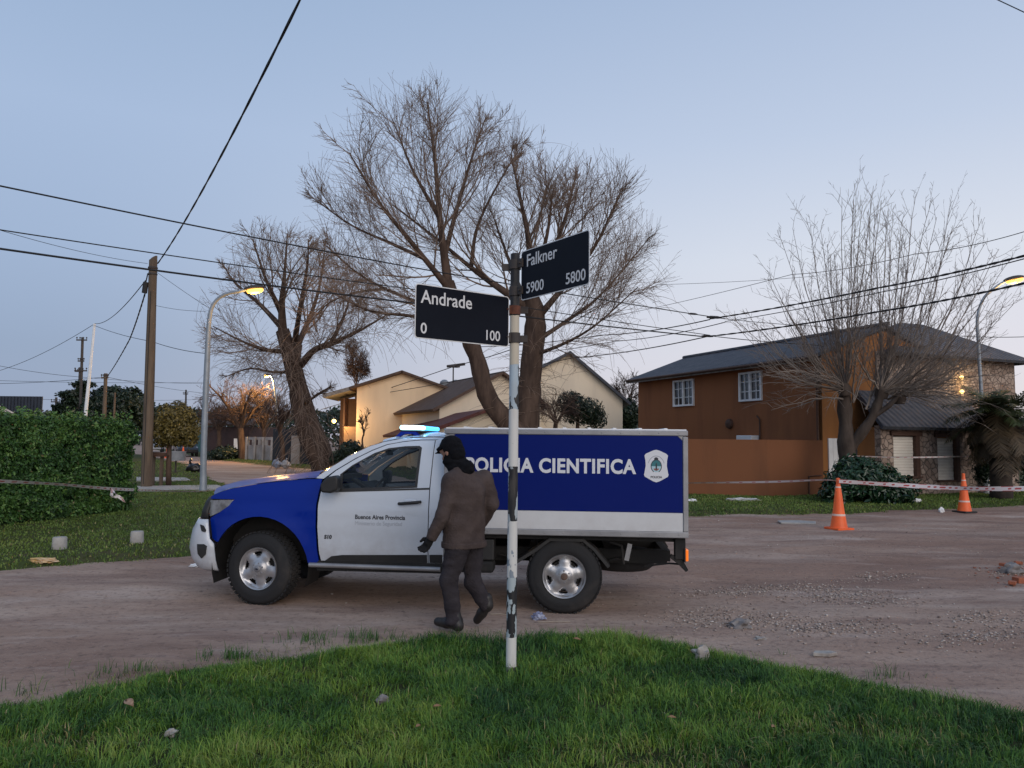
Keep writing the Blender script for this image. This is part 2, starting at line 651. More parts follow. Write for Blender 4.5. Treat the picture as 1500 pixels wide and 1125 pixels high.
ln = 0.87 * (0.035 + 0.115 * cl ** 1.5 * rg.random(n) + 0.045 * rg.random(n) ** 2) * (1 + 0.5 * crest + 0.6 * pole_t) * (1 - 0.45 * np.clip(bare, 0, 1))
tint = np.clip(0.10 + 1.15 * (fbm(xx * 1.5 + 7, yy * 1.5, 81) - .5) + 0.42 + 0.5 * (fbm(xx * 6, yy * 6, 83) - .5) + rg.normal(0, 0.15, n) - 0.12 * crest, 0, 0.87)
dry = rg.random(n) < 0.022 + 0.35 * np.clip(bare, 0, 1)
tint = np.where(dry, rg.uniform(0.88, 1, n), tint)
blades('verge_grass', np.stack([xx, yy, zz], -1), ln, rg.uniform(0.003, 0.0062, n), tint, np.clip(rg.normal(0.78, 0.33, n), 0.05, 1.25), 11, M['grass'], 'lush uneven green grass round the foot of the street sign pole', .75)

# stray tufts on the dirt along the verge
tp, tt = [], []
for cx, cy, nb, rr_ in ((-2.12, 6.02, 260, 0.13), (-1.62, 6.55, 220, 0.18), (-2.75, 5.62, 150, 0.16), (-1.2, 6.62, 240, 0.14), (2.75, 5.75, 60, 0.1), (-3.3, 5.2, 90, 0.15)):
    a = rg.normal(0, rr_, (nb, 2)) * np.array([1, 0.5])
    a = a[fbm(a[:, 0] * 9 + 40 + cx, a[:, 1] * 9 + 40, 97) > .50]
    nb = len(a)
    tp.append(a + np.array([cx, cy]))
    tt.append(np.clip(rg.normal(0.35, 0.12, nb), 0, 0.8))
tp = np.concatenate(tp)
tt = np.concatenate(tt)
zt = np.maximum(dirt_z(tp[:, 0], tp[:, 1]), lawn_z('near', tp[:, 0], tp[:, 1]))
blades('grass_tufts', np.column_stack([tp, zt]), rg.uniform(0.05, 0.13, len(tp)), rg.uniform(0.003, 0.006, len(tp)), tt, np.clip(rg.normal(0.5, 0.25, len(tp)), 0.05, 1.1), 12, M['grass'], 'stray grass tufts on the bare dirt along the near verge')


# dead straw and thatch lying along the ragged verge edge
N = 26000
yy = rg.uniform(4.3, 7.0, N)
xx = rg.uniform(-1, 1, N) * (yy * .70 + .3)
sd = lawn_sd('near', xx, yy)
k = (sd > -.30) & (sd < .12) & (rg.random(N) < .75 * np.clip(2.2 * (fbm(xx * 2.3 + 5, yy * 2.3, 99) - .36), 0, 1) * (xx < .2) + .12)
xx, yy, sd = xx[k], yy[k], sd[k]
zz = np.maximum(dirt_z(xx, yy), lawn_z('near', xx, yy))
blades('dead_straw', np.stack([xx, yy, zz], -1), rg.uniform(.03, .11, len(xx)), rg.uniform(.002, .005, len(xx)), np.where(rg.random(len(xx)) < .7, rg.uniform(.88, 1, len(xx)), rg.uniform(.1, .5, len(xx))), np.clip(rg.normal(1.15, .12, len(xx)), .8, 1.26), 13, M['grass'], 'dead straw and short thatch along the edge of the near verge')


def far_grass(name, key, x0, x1, y0, y1, N, seed, label, h=0.06, cond=None, w=(0.010, 0.022)):
    r = np.random.default_rng(seed)
    x, y = r.uniform(x0, x1, N), r.uniform(y0, y1, N)
    k = (np.abs(x) < y * 0.70 + 1)
    if cond is not None:
        k &= cond(x, y)
    x, y = x[k], y[k]
    s = lawn_sd(key, x, y)
    k = (s > 0.0) & (r.random(len(x)) < 0.25 + 0.9 * fbm(x * 1.4, y * 1.4, seed))
    x, y, s = x[k], y[k], s[k]
    z = lawn_z(key, x, y)
    n = len(x)
    t = np.clip(0.22 + 0.55 * fbm(x * 0.6, y * 0.6, seed + 3) + r.normal(0, 0.1, n), 0, 0.86)
    t = np.where(r.random(n) < 0.03, 0.95, t)
    edge = sstep(0.7, 0.05, s)
    l = .72 * h * (0.5 + 0.9 * r.random(n)) * (1 + 0.6 * edge * fbm(x * 1.1, y * 1.1, 91))
    blades(name, np.stack([x, y, z], -1), l, r.uniform(w[0], w[1], n), t, np.clip(r.normal(0.85, 0.25, n), 0.2, 1.2), seed, M['lawn grass'], label, .6)


far_grass('lawn_grass', 'left', -12, -2.4, 7, 27.5, 170000, 101, 'short grass of the lawn in front of the hedge')
far_grass('far_lawn_grass', 'left', -24, -6, 27, 52, 30000, 102, 'grass strips beside the concrete paths', 0.07, None, (0.02, 0.05))
far_grass('corner_grass', 'right', 1.8, 22, 17.5, 29, 150000, 103, 'grass at the foot of the brown house and the bare tree', 0.075, None, (0.012, 0.026))
far_grass('bank_grass', 'right', -24, 2, 20, 60, 45000, 104, 'grass bank under the leaning willow across the street', 0.10, None, (0.02, 0.05))

# ------------------------------------------------------------------ gravel
M['pebble'] = pmat('pebble', (0.3, 0.27, 0.26), 0.9, tint=[(0, (0.17, 0.13, 0.11)), (0.5, (0.33, 0.26, 0.22)), (1, (0.56, 0.50, 0.45))])


def gravel(seed, N, fx, label, name='gravel'):
    r = np.random.default_rng(seed)
    x, y, s = fx(r, N)
    k = (lawn_sd('near', x, y) < 0.0) & (lawn_sd('left', x, y) < 0) & (lawn_sd('right', x, y) < 0)
    for cx, cy in ((-2.48, 8.05), (0.6, 7.75)):
        k &= np.hypot(x - cx, y - cy) > 0.33
    x, y, s = x[k], y[k], s[k]
    n = len(x)
    z = dirt_z(x, y)
    base = np.array([(1, 0, 0), (0, 1, 0), (-1, 0, 0), (0, -1, 0), (0, 0, .7), (0, 0, -.7), (.6, .6, .45), (-.6, .6, .4), (-.6, -.6, .45), (.6, -.6, .4)], float)
    fc = np.array([(4, 0, 6), (4, 6, 1), (4, 1, 7), (4, 7, 2), (4, 2, 8), (4, 8, 3), (4, 3, 9), (4, 9, 0), (0, 5, 6), (6, 5, 1), (1, 5, 7), (7, 5, 2), (2, 5, 8), (8, 5, 3), (3, 5, 9), (9, 5, 0)])
    a = r.uniform(0, 2 * np.pi, n)
    sc = s[:, None] * r.uniform(0.6, 1.4, (n, 3)) * np.array([1, 1, 0.75])
    V = base[None] * sc[:, None, :] * r.uniform(0.75, 1.25, (n, len(base), 1))
    c, sn = np.cos(a)[:, None], np.sin(a)[:, None]
    V = np.stack([V[..., 0] * c - V[..., 1] * sn, V[..., 0] * sn + V[..., 1] * c, V[..., 2]], -1)
    V += np.stack([x, y, z + s * 0.25], -1)[:, None, :]
    f = (np.arange(n)[:, None, None] * len(base) + fc[None]).reshape(-1, 3)
    o = link(name, mesh_np(name, V.reshape(-1, 3), [f], np.repeat(np.clip(r.normal(0.5, 0.25, n), 0, 1), len(base))), M['pebble'])
    meta(o, label, None, None, 'stuff')


GP = [onz(*p) for p in ((1055, 866), (1120, 862), (1212, 872), (1245, 868), (1290, 880), (1060, 912), (1120, 908), (1190, 918), (1230, 922), (1290, 845), (1400, 935), (1480, 930), (1450, 905), (1180, 860), (1490, 838), (1040, 900))]


def clusters(r, N):
    i = r.integers(0, len(GP), N)
    c = np.array([(p.x, p.y) for p in GP])[i]
    g = r.normal(0, 1, (N, 2)) * np.array([0.34, 0.15])
    q = c + np.stack([g[:, 0] * .93 - g[:, 1] * .37, g[:, 0] * .37 + g[:, 1] * .93], -1)
    return q[:, 0], q[:, 1], 0.006 + 0.012 * r.random(N) ** 2.5


def spread(r, N):
    x, y = r.uniform(-7, 11, N), r.uniform(4.2, 17, N)
    k = fbm(x * 0.5, y * 0.9, 33) + 0.12 * (x > 0.5) > 0.47 + 0.2 * r.random(N)
    x, y = x[k], y[k]
    return x, y, 0.004 + 0.012 * r.random(len(x)) ** 4


gravel(1, 4200, clusters, 'loose grey gravel gathered in patches on the dirt street')
gravel(2, 11000, spread, 'small scattered stones all over the dirt street', 'street_pebbles')
# ------------------------------------------------------------------ houses
def tile_mat(name, col, col2, period=0.22, axis=0, rough=0.75, rows=0.35):
    """roof tiles: ribs down the slope and courses across, in the roof's own object space"""
    m = pmat(name, col, rough, col2, 2.5, spec=0.3)
    nt = m.node_tree
    L = nt.links.new
    tcn = nt.nodes.new('ShaderNodeTexCoord')
    hs = []
    for per, ax in ((period, axis), (rows, 1 - axis)):
        mp = nt.nodes.new('ShaderNodeMapping')
        L(tcn.outputs['Object'], mp.inputs[0])
        w = nt.nodes.new('ShaderNodeTexWave')
        w.bands_direction = 'XY'[ax]
        w.wave_profile = 'SIN' if ax == axis else 'SAW'
        w.inputs['Scale'].default_value = 0.314 / per
        w.inputs['Distortion'].default_value = 0.3
        w.inputs['Detail'].default_value = 1
        L(mp.outputs[0], w.inputs['Vector'])
        hs.append(w.outputs['Fac'])
    a = nt.nodes.new('ShaderNodeMath')
    a.operation = 'ADD'
    L(hs[0], a.inputs[0])
    L(hs[1], a.inputs[1])
    bn = nt.nodes.new('ShaderNodeBump')
    bn.inputs['Strength'].default_value = 0.9
    bn.inputs['Distance'].default_value = 0.05
    L(a.outputs[0], bn.inputs['Height'])
    L(bn.outputs[0], nt.nodes['Principled BSDF'].inputs['Normal'])
    return m


def stone_mat():
    m = pmat('irregular stone', (0.30, 0.22, 0.18), 0.9)
    nt = m.node_tree
    L = nt.links.new
    b = nt.nodes['Principled BSDF']
    t = nt.nodes.new('ShaderNodeTexCoord')
    v = nt.nodes.new('ShaderNodeTexVoronoi')
    v.inputs['Scale'].default_value = 5.5
    L(t.outputs['Object'], v.inputs['Vector'])
    v2 = nt.nodes.new('ShaderNodeTexVoronoi')
    v2.feature = 'DISTANCE_TO_EDGE'
    v2.inputs['Scale'].default_value = 5.5
    L(t.outputs['Object'], v2.inputs['Vector'])
    hs = nt.nodes.new('ShaderNodeSeparateColor')
    L(v.outputs['Color'], hs.inputs[0])
    r = nt.nodes.new('ShaderNodeValToRGB')
    e = r.color_ramp.elements
    e[0].color = (0.22, 0.155, 0.12, 1)
    e[1].color = (0.40, 0.31, 0.25, 1)
    L(hs.outputs[0], r.inputs[0])
    mr_ = nt.nodes.new('ShaderNodeMapRange')
    mr_.inputs[1].default_value = 0.0
    mr_.inputs[2].default_value = 0.06
    L(v2.outputs['Distance'], mr_.inputs[0])
    x = nt.nodes.new('ShaderNodeMix')
    x.data_type = 'RGBA'
    x.inputs[6].default_value = (0.16, 0.13, 0.11, 1)
    L(r.outputs[0], x.inputs[7])
    L(mr_.outputs[0], x.inputs[0])
    L(x.outputs[2], b.inputs['Base Color'])
    bn = nt.nodes.new('ShaderNodeBump')
    bn.inputs['Distance'].default_value = 0.04
    L(mr_.outputs[0], bn.inputs['Height'])
    L(bn.outputs[0], b.inputs['Normal'])
    return m


M['slate'] = tile_mat('dark roof tiles', (0.050, 0.056, 0.072), (0.085, 0.088, 0.10), 0.24)
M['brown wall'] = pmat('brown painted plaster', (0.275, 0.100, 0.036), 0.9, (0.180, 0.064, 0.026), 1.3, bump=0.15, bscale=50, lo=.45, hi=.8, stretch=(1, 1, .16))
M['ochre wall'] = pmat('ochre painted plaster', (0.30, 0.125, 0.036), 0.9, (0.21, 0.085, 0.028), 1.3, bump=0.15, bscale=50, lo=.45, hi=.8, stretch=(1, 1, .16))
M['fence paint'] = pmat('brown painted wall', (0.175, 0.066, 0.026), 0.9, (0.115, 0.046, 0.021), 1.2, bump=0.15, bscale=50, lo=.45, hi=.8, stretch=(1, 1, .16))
M['stone'] = stone_mat()
M['white paint'] = pmat('white paint', (0.80, 0.80, 0.80), 0.5, (0.70, 0.70, 0.70), 3)
M['shutter'] = pmat('cream roller shutter', (0.80, 0.74, 0.65), 0.6, (0.70, 0.65, 0.57), 2)
M['dark wood'] = pmat('dark brown wood', (0.055, 0.026, 0.016), 0.7, (0.085, 0.040, 0.024), 6, stretch=(1, 1, 6))
M['glass dark'] = pmat('window glass', (0.012, 0.016, 0.022), 0.06, spec=0.9)
M['fascia'] = pmat('weathered fascia', (0.30, 0.28, 0.26), 0.8, (0.16, 0.14, 0.13), 5)
M['cream wall'] = pmat('cream plaster', (0.88, 0.66, 0.43), 0.9, (0.70, 0.52, 0.35), 0.9, bump=0.1, lo=.5, hi=.85, stretch=(1, 1, .16))
M['pale wall'] = pmat('pale plaster', (0.78, 0.66, 0.50), 0.9, (0.60, 0.51, 0.40), 0.9, bump=0.1, lo=.5, hi=.85, stretch=(1, 1, .16))
M['red roof'] = tile_mat('red roof tiles', (0.150, 0.048, 0.038), (0.095, 0.034, 0.028), 0.22)
M['brown roof'] = tile_mat('brown roof tiles', (0.130, 0.078, 0.054), (0.085, 0.052, 0.038), 0.22, rows=0.6)
M['grey metal'] = pmat('grey metal', (0.25, 0.26, 0.28), 0.5, (0.18, 0.19, 0.2), 5)

U, V_ = Vector((0.928, 0.371, 0)), Vector((-0.371, 0.928, 0))
HC = Vector((10.17, 25.2, 0))


def hp(d, s, z):
    return HC + U * d + V_ * s + Vector((0, 0, z))


def roof_part(name, a, b, c, d, th, m, parent):
    """roof pane a-b along the eave, d-c along the ridge, in its own space: x along the eave, y up the slope"""
    a, b, c, d = map(Vector, (a, b, c, d))
    ex = (b - a).normalized()
    n = ex.cross(d - a).normalized()
    if n.z < 0:
        n = -n
    ey = n.cross(ex)
    mt = Matrix((ex, ey, n)).transposed().to_4x4()
    mt.translation = a
    inv = mt.inverted()
    mb = MB()
    mb.prism([inv @ p for p in (a, b, c, d)], (0, 0, -th))
    o = mb.build(name, m, parent)
    o.matrix_world = mt
    return o


def wall_quad(mb, a, b, z0, z1, th, away):
    """upright wall between ground points a, b"""
    a, b = Vector(a), Vector(b)
    mb.prism([(a.x, a.y, z0), (b.x, b.y, z0), (b.x, b.y, z1), (a.x, a.y, z1)], Vector(away) * th)
    return mb


def window(parent, o, ex, en, w, h, cols, rows, leaves=1, fm=None):
    """window whose lower left corner is o; ex along, en out of the wall"""
    fm = fm or M['white paint']
    o, ex, en = Vector(o), Vector(ex), Vector(en)
    R = Matrix((ex, -en, Vector((0, 0, 1)))).transposed()
    z = Vector((0, 0, 1))
    f = MB()
    t = 0.075
    c = o + en * 0.025
    for cc, ss in ((ex * (w / 2) + z * (t / 2), (w, .09, t)), (ex * (w / 2) + z * (h - t / 2), (w, .09, t)),
                   (ex * (t / 2) + z * (h / 2), (t, .088, h - 2 * t)), (ex * (w - t / 2) + z * (h / 2), (t, .088, h - 2 * t))):
        f.box(c + cc, ss, R)
    for k in range(1, leaves):
        f.box(c + ex * (w * k / leaves) + z * (h / 2), (0.10, .086, h - 2 * t), R)
    w_o = f.build('window', fm, parent, bevel=0.004)
    g = MB()
    g.box(o + ex * (w / 2) + z * (h / 2) - en * 0.012, (w - 0.06, 0.012, h - 0.06), R)
    g.build('pane', M['glass dark'], w_o)
    if cols * rows > 1:
        b = MB()
        for k in range(1, cols):
            if leaves > 1 and (k * leaves) % cols == 0:
                continue
            b.box(o + ex * (w * k / cols) + z * (h / 2) + en * 0.012, (0.028, .03, h - 2 * t), R)
        for k in range(1, rows):
            b.box(o + ex * (w / 2) + z * (h * k / rows) + en * 0.0125, (w - 2 * t, .028, 0.028), R)
        b.build('glazing_bars', fm, w_o)
    return w_o


# ---- the brown corner house
bh = thing('brown_house', 'two storey brown and ochre house with dark tiled roofs, stone ground floor and white windows', 'house', HC)
MI = Matrix.Translation(-HC)


def keep_world(o, parent):
    o.parent = parent
    return o


def kid(mb, name, m, parent=bh, **k):
    o = mb.build(name, m, None, **k)
    o.parent = parent
    o.matrix_parent_inverse = parent.matrix_world.inverted() if parent.matrix_world != Matrix() else Matrix.Translation(-parent.location)
    return o


def reparent(o, parent):
    o.parent = parent
    o.matrix_parent_inverse = Matrix.Translation(-Vector(parent.location))
    return o


mb = MB()
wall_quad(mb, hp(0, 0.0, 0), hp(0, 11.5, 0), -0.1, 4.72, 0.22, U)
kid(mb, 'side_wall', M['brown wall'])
mb = MB()
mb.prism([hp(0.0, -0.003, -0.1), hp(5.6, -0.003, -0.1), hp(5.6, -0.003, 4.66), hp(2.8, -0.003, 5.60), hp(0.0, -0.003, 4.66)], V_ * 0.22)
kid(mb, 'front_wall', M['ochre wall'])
mb = MB()
mb.prism([hp(0.22, 11.28, -0.1), hp(5.6, 11.28, -0.1), hp(5.6, 11.28, 4.66), hp(2.8, 11.28, 5.6), hp(0.22, 11.28, 4.7)], V_ * 0.2)
kid(mb, 'back_wall', M['brown wall'])
mb = MB()
wall_quad(mb, hp(5.6, 0.22, 0), hp(5.6, 11.28, 0), -0.1, 4.6, 0.2, -U)
kid(mb, 'far_wall', M['brown wall'])
for a, b, c, d in (((-.42, 11.9, 4.58), (-.42, -.12, 4.58), (2.8, -.12, 5.78), (2.8, 11.9, 5.78)), ((6.0, -.12, 4.58), (6.0, 11.9, 4.58), (2.8, 11.9, 5.78), (2.8, -.12, 5.78))):
    reparent(roof_part('roof', hp(*a), hp(*b), hp(*c), hp(*d), 0.10, M['slate'], None), bh)
mb = MB()
mb.box(hp(-.40, 5.89, 4.47), (0.04, 11.9, 0.13), Matrix((U, V_, Vector((0, 0, 1)))).transposed())
mb.box(hp(-.20, 5.89, 4.50), (0.36, 11.8, 0.03), Matrix((U, V_, Vector((0, 0, 1)))).transposed())
kid(mb, 'fascia', M['fascia'])
mb = MB()
mb.tube([hp(2.8, -.14, 5.80), hp(2.8, 11.9, 5.80)], 0.09, 8)
kid(mb, 'ridge_cap', M['slate'])
for s0, s1, z0, z1 in ((7.06, 8.55, 3.21, 4.33), (2.88, 4.15, 3.24, 4.33)):
    w_ = window(None, hp(-0.01, s1, z0), -V_, -U, s1 - s0, z1 - z0, 4, 3, 2)
    reparent(w_, bh)
# vent hood, pipe and cooler on the side wall
mb = MB()
mb.lathe([(0.02, 0.0), (0.20, 0.01), (0.18, 0.10), (0.05, 0.16)], hp(-0.0, 4.75, 2.42), -U, 16, True)
kid(mb, 'vent_hood', M['dark wood'], smooth=40)
mb = MB()
mb.tube([hp(-.05, 3.0, 1.6), hp(-.05, 3.0, 2.55), hp(-.05, 3.15, 2.68)], 0.03, 8)
kid(mb, 'pipe', M['dark wood'])
mb = MB()
mb.box(hp(-.20, 3.5, 1.72), (0.36, 0.85, 0.5), Matrix((U, V_, Vector((0, 0, 1)))).transposed(), 0.02)
kid(mb, 'air_conditioner', M['white paint'])
mb = MB()
mb.tube([hp(-.47, 11.8, 4.53), hp(-.47, -.1, 4.49)], 0.055, 8)
mb.tube([hp(-.45, 0.12, 4.47), hp(-.09, 0.12, 4.30), hp(-.07, 0.12, 0.1)], 0.04, 8)
kid(mb, 'gutter', M['dark wood'], smooth=50)
# entrance door, white boarded
for d0, d1 in ((0.20, 1.13), (1.15, 2.08)):
    mb = MB()
    nb = 5
    for k in range(nb):
        a = d0 + (d1 - d0) * k / nb
        mb.box(hp(a + (d1 - d0) / nb / 2, -0.03, 0.95), ((d1 - d0) / nb - 0.008, 0.05, 1.85), Matrix((U, V_, Vector((0, 0, 1)))).transposed())
    dr = kid(mb, 'garage_door', M['white paint'], bevel=0.004)
mb = MB()
mb.box(hp(2.30, -0.35, 1.1), (0.30, 0.66, 2.3), Matrix((U, V_, Vector((0, 0, 1)))).transposed())
kid(mb, 'porch_column', M['dark wood'])
# stone front with shutters
ZR = Matrix((U, V_, Vector((0, 0, 1)))).transposed()
mb = MB()
for d0, d1, z0, z1 in ((1.23, 1.76, -.1, 2.3), (2.87, 3.71, -.1, 2.3), (4.67, 7.6, -.1, 2.3), (1.76, 2.87, -.1, 0.66), (1.76, 2.87, 2.10, 2.3), (3.71, 4.67, -.1, 0.52), (3.71, 4.67, 2.05, 2.3)):
    mb.box(hp((d0 + d1) / 2, -1.08, (z0 + z1) / 2), (d1 - d0, 0.24, z1 - z0), ZR)
kid(mb, 'stone_wall', M['stone'])
for c_, s_ in ((hp(1.26, -0.6, 1.1), (0.06, 0.72, 2.3)), (hp(7.5, -0.5, 1.1), (0.2, 0.9, 2.3))):
    mb = MB()
    mb.box(c_, s_, ZR)
    kid(mb, 'return_wall', M['ochre wall'])
for d0, d1, z0, z1 in ((1.78, 2.70, 0.68, 1.95), (3.73, 4.52, 0.54, 1.92)):
    mb = MB()
    ns = 14
    for k in range(ns):
        hh = (z1 - z0) / ns
        mb.box(hp((d0 + d1) / 2, -1.10 + 0.006 * (k % 2), z0 + hh * (k + .5)), (d1 - d0, 0.05, hh - 0.006), ZR)
    kid(mb, 'roller_shutter', M['shutter'], bevel=0.003)
    mb = MB()
    mb.box(hp(d1 + 0.09, -1.14, (z0 + z1) / 2 + 0.02), (0.17, 0.22, z1 - z0 + 0.05), ZR)
    mb.box(hp((d0 + d1) / 2 + 0.05, -1.15, z1 + 0.11), (d1 - d0 + 0.42, 0.26, 0.15), ZR)
    mb.box(hp((d0 + d1) / 2 + 0.05, -1.17, z0 - 0.03), (d1 - d0 + 0.3, 0.3, 0.05), ZR)
    kid(mb, 'window_surround', M['dark wood'], bevel=0.006)
reparent(roof_part('lower_roof', hp(0.95, -1.58, 2.26), hp(6.6, -1.58, 2.26), hp(6.0, -.02, 3.50), hp(1.5, -.02, 3.50), 0.12, M['slate'], None), bh)
mb = MB()
wall_quad(mb, hp(2.35, -0.06, 0), hp(9.2, -0.06, 0), 3.30, 4.86, 0.055, V_)
wall_quad(mb, hp(5.65, 0.0, 0), hp(9.2, 0.0, 0), -.1, 4.86, 0.3, V_)
wall_quad(mb, hp(9.2, 0.31, 0), hp(9.2, 5.0, 0), -.1, 4.86, 0.3, -U)
kid(mb, 'upper_wall', M['stone'])
E0 = [(2.5, -.55, 4.80), (9.75, -.55, 4.80), (9.75, 5.4, 4.80), (2.5, 5.4, 4.80)]
R0, R1 = (6.2, 2.3, 6.42), (7.4, 2.3, 6.42)
for q in ((E0[0], E0[1], R1, R0), (E0[2], E0[3], R0, R1)):
    reparent(roof_part('upper_roof', *[hp(*p) for p in q], 0.10, M['slate'], None), bh)
for a, b, r in ((E0[1], E0[2], R1), (E0[3], E0[0], R0)):
    reparent(roof_part('upper_roof', hp(*a), hp(*b), hp(*r) + V_ * 0.01, hp(*r) - V_ * 0.01, 0.10, M['slate'], None), bh)
M['warm lamp'] = pmat('lit lamp glass', (1, 0.8, 0.5), 0.4, emit=(1.0, 0.62, 0.20), estr=2.6)
for z in (3.60, 4.1):
    mb = MB()
    mb.ball(hp(6.3, -.14, z), 0.075, 2)
    kid(mb, 'wall_lamp', M['warm lamp'], smooth=180)


def point_light(name, loc, energy, col, r=0.1):
    l = bpy.data.lights.new(name, 'POINT')
    l.energy = energy
    l.color = col
    l.shadow_soft_size = r
    o = bpy.data.objects.new(name, l)
    COL.objects.link(o)
    o.location = loc
    return o


point_light('wall_lamp_light', hp(6.3, -.45, 4.0), 14, (1, 0.68, 0.28), 0.1)

# ---- boundary wall in front of it (two straight runs meeting in a corner)
W0, W1, W2 = Vector((4.6, 23.92, 0)), Vector((7.83, 23.6, 0)), Vector((9.86, 24.42, 0))
mb = MB()
for a, b in ((W0, W1), (W1, W2), (W0 + Vector((-.6, 9, 0)), W0)):
    t = (b - a).normalized()
    n = Vector((-t.y, t.x, 0))
    if n.y < 0:
        n = -n
    wall_quad(mb, a, b, -0.15, 1.80, 0.16, n if a is not W0 + Vector((-.6, 9, 0)) else Vector((1, 0, 0)))
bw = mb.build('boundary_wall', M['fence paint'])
meta(bw, 'low brown painted boundary wall bending at a corner before the brown house', 'wall')
mb = MB()
g0, g1 = W1.lerp(W2, 0.72), W1.lerp(W2, 0.95)
tt_ = (W2 - W1).normalized()
nn_ = Vector((tt_.y, -tt_.x, 0))
mb.tube([g0 + nn_ * .03 + Vector((0, 0, .1)), g0 + nn_ * .03 + Vector((0, 0, .68)), g1 + nn_ * .03 + Vector((0, 0, .70))], 0.02, 6)
o = mb.build('gas_pipe', M['dark wood'], bw)


# ---- houses across the street, seen between the trees
def gable_house(name, label, Y, depth, xl, xr, xa, y_eave_l, y_eave_r, y_apex, wall_m, roof_m, over=0.5, th=0.14, base_y=668):
    """gable front standing Y metres ahead; returns the root and its front corner points"""
    al, ar, aa = at(xl, y_eave_l, Y), at(xr, y_eave_r, Y), at(xa, y_apex, Y)
    root = thing(name, label, 'house', ((al.x + ar.x) / 2, Y, 0))
    mb = MB()
    mb.prism([(al.x, Y, -.2), (ar.x, Y, -.2), (ar.x, Y, ar.z), (aa.x, Y, aa.z), (al.x, Y, al.z)], (0, depth, 0))
    reparent(mb.build('wall', wall_m), root)
    for e, s in ((al, -1), (ar, 1)):
        k = (aa.z - e.z) / abs(aa.x - e.x)
        ex = e.x + s * over
        ez = e.z - k * over
        f = 0.35
        up_ = 0.16
        P = [(ex, Y - f, ez + up_), (ex, Y + depth + .3, ez + up_), (aa.x, Y + depth + .3, aa.z + up_), (aa.x, Y - f, aa.z + up_)]
        reparent(roof_part('roof', *P, th, roof_m, None), root)
    return root, al, ar, aa


h1, al, ar, aa = gable_house('cream_house', 'cream plastered two storey house with a dark balcony recess, left of the police truck roof', 45, 9, 523, 684, 590, 568, 581, 547, M['cream wall'], M['brown roof'], 0.4)
# balcony wing on the left: dark wooden columns under the running roof
bl = at(486, 580, 45)
mb = MB()
mb.box((bl.x + 0.65, 46.5, 1.5), (0.10, 2.2, 5.2))
mb.box((al.x - 0.62, 46.9, 1.5), (1.25, 1.2, 5.2))
reparent(mb.build('balcony_wall', M['dark wood']), h1)
mb = MB()
mb.box((al.x - .35, 45.2, 0.95), (0.7, 0.4, 2.9))
reparent(mb.build('stair_wall', pmat('tan plaster', (0.30, 0.19, 0.12), 0.9, (0.22, 0.14, 0.09), 2)), h1)
k_ = (aa.z - al.z) / (aa.x - al.x)
P0 = Vector((al.x - 0.42, 44.65, al.z - k_ * .4 + .15))
P1 = Vector((at(474, 580, 45).x, 44.65, at(474, 580, 45).z + .08))
reparent(roof_part('balcony_roof', P1, P1 + Vector((0, 4, 0)), P0 + Vector((0, 4, 0)), P0, 0.22, M['fascia'], None), h1)
lp = at(489, 617, 44.6)
mb = MB()
mb.ball(lp, 0.13, 2)
reparent(mb.build('porch_lamp', M['warm lamp'], smooth=180), h1)
point_light('porch_light', lp + Vector((0.45, -.25, -.1)), 130, (1, 0.6, 0.22), 0.12)

h2, *_ = gable_house('low_house', 'low house with a dark red tiled roof just behind the blue light bar', 33, 12, 630, 800, 712, 634, 636, 604, M['pale wall'], M['red roof'], 0.6)
h2.rotation_euler.z = rad(16)
h3, al3, ar3, aa3 = gable_house('brown_roofed_house', 'house with a big dark brown shingled roof and chimney behind the willow trunks', 40, 10, 640, 800, 735, 598, 590, 548, M['pale wall'], M['brown roof'], 0.5)
h3.rotation_euler.z = rad(24)
mb = MB()
c_ = at(734, 540, 43)
mb.box((c_.x, 43, c_.z - .5), (0.5, 0.5, 1.6))
mb.box((c_.x, 43, c_.z + .36), (0.62, 0.62, 0.12))
reparent(mb.build('chimney', M['grey metal'], bevel=0.02), h3)
h4, *_ = gable_house('gabled_house', 'cream house with a tall plain gable between the willow and the brown house', 42, 9, 772, 912, 835, 551, 585, 519, M['pale wall'], M['slate'], 0.45)

# water tanks on a stand behind the cream house
mb = MB()
tk = at(660, 566, 47)
ws = thing('water_tank', 'grey water tanks raised on a stand beside the cream house gable', 'water tank', (tk.x, 47, 0))
mb = MB()
mb.box((tk.x, 47, tk.z / 2 - .5), (1.2, 1.0, tk.z))
reparent(mb.build('stand', M['pale wall']), ws)
for dx in (-.38, .32):
    mb = MB()
    mb.lathe([(0.0, 0), (0.27, 0.0), (0.29, 0.5), (0.27, 0.78), (0.12, 0.9), (0.0, 0.92)], (tk.x + dx, 47, tk.z - .5), (0, 0, 1), 14)
    reparent(mb.build('tank', M['grey metal'], smooth=40), ws)

# far left: pale roof over the hedge and a dark shed
h5 = thing('orange_house', 'orange brick house with a pale roof peeping over the hedge at the left edge', 'house', (-22, 30, 0))
a_, b_ = at(-70, 556, 29), at(33, 606, 29)
mb = MB()
mb.prism([(a_.x, 29, 0), (b_.x - .25, 29, 0), (b_.x - .25, 29, b_.z - .12), (a_.x, 29, a_.z - .12)], (-5.7, 7, 0))
reparent(mb.build('wall', pmat('orange brick', (0.32, 0.10, 0.04), 0.9, (0.24, 0.08, 0.035), 6)), h5)
reparent(roof_part('roof', b_ + Vector((0, -.4, 0)), b_ + Vector((-6.2, 7.4, 0)), a_ + Vector((-6.2, 7.4, 0)), a_ + Vector((0, -.4, 0)), 0.16, pmat('pale roof', (0.50, 0.44, 0.40), 0.8, (0.40, 0.35, 0.32), 2), None), h5)
a_, b_ = at(-10, 580, 40), at(62, 579, 40)
mb = MB()
n_ = 30
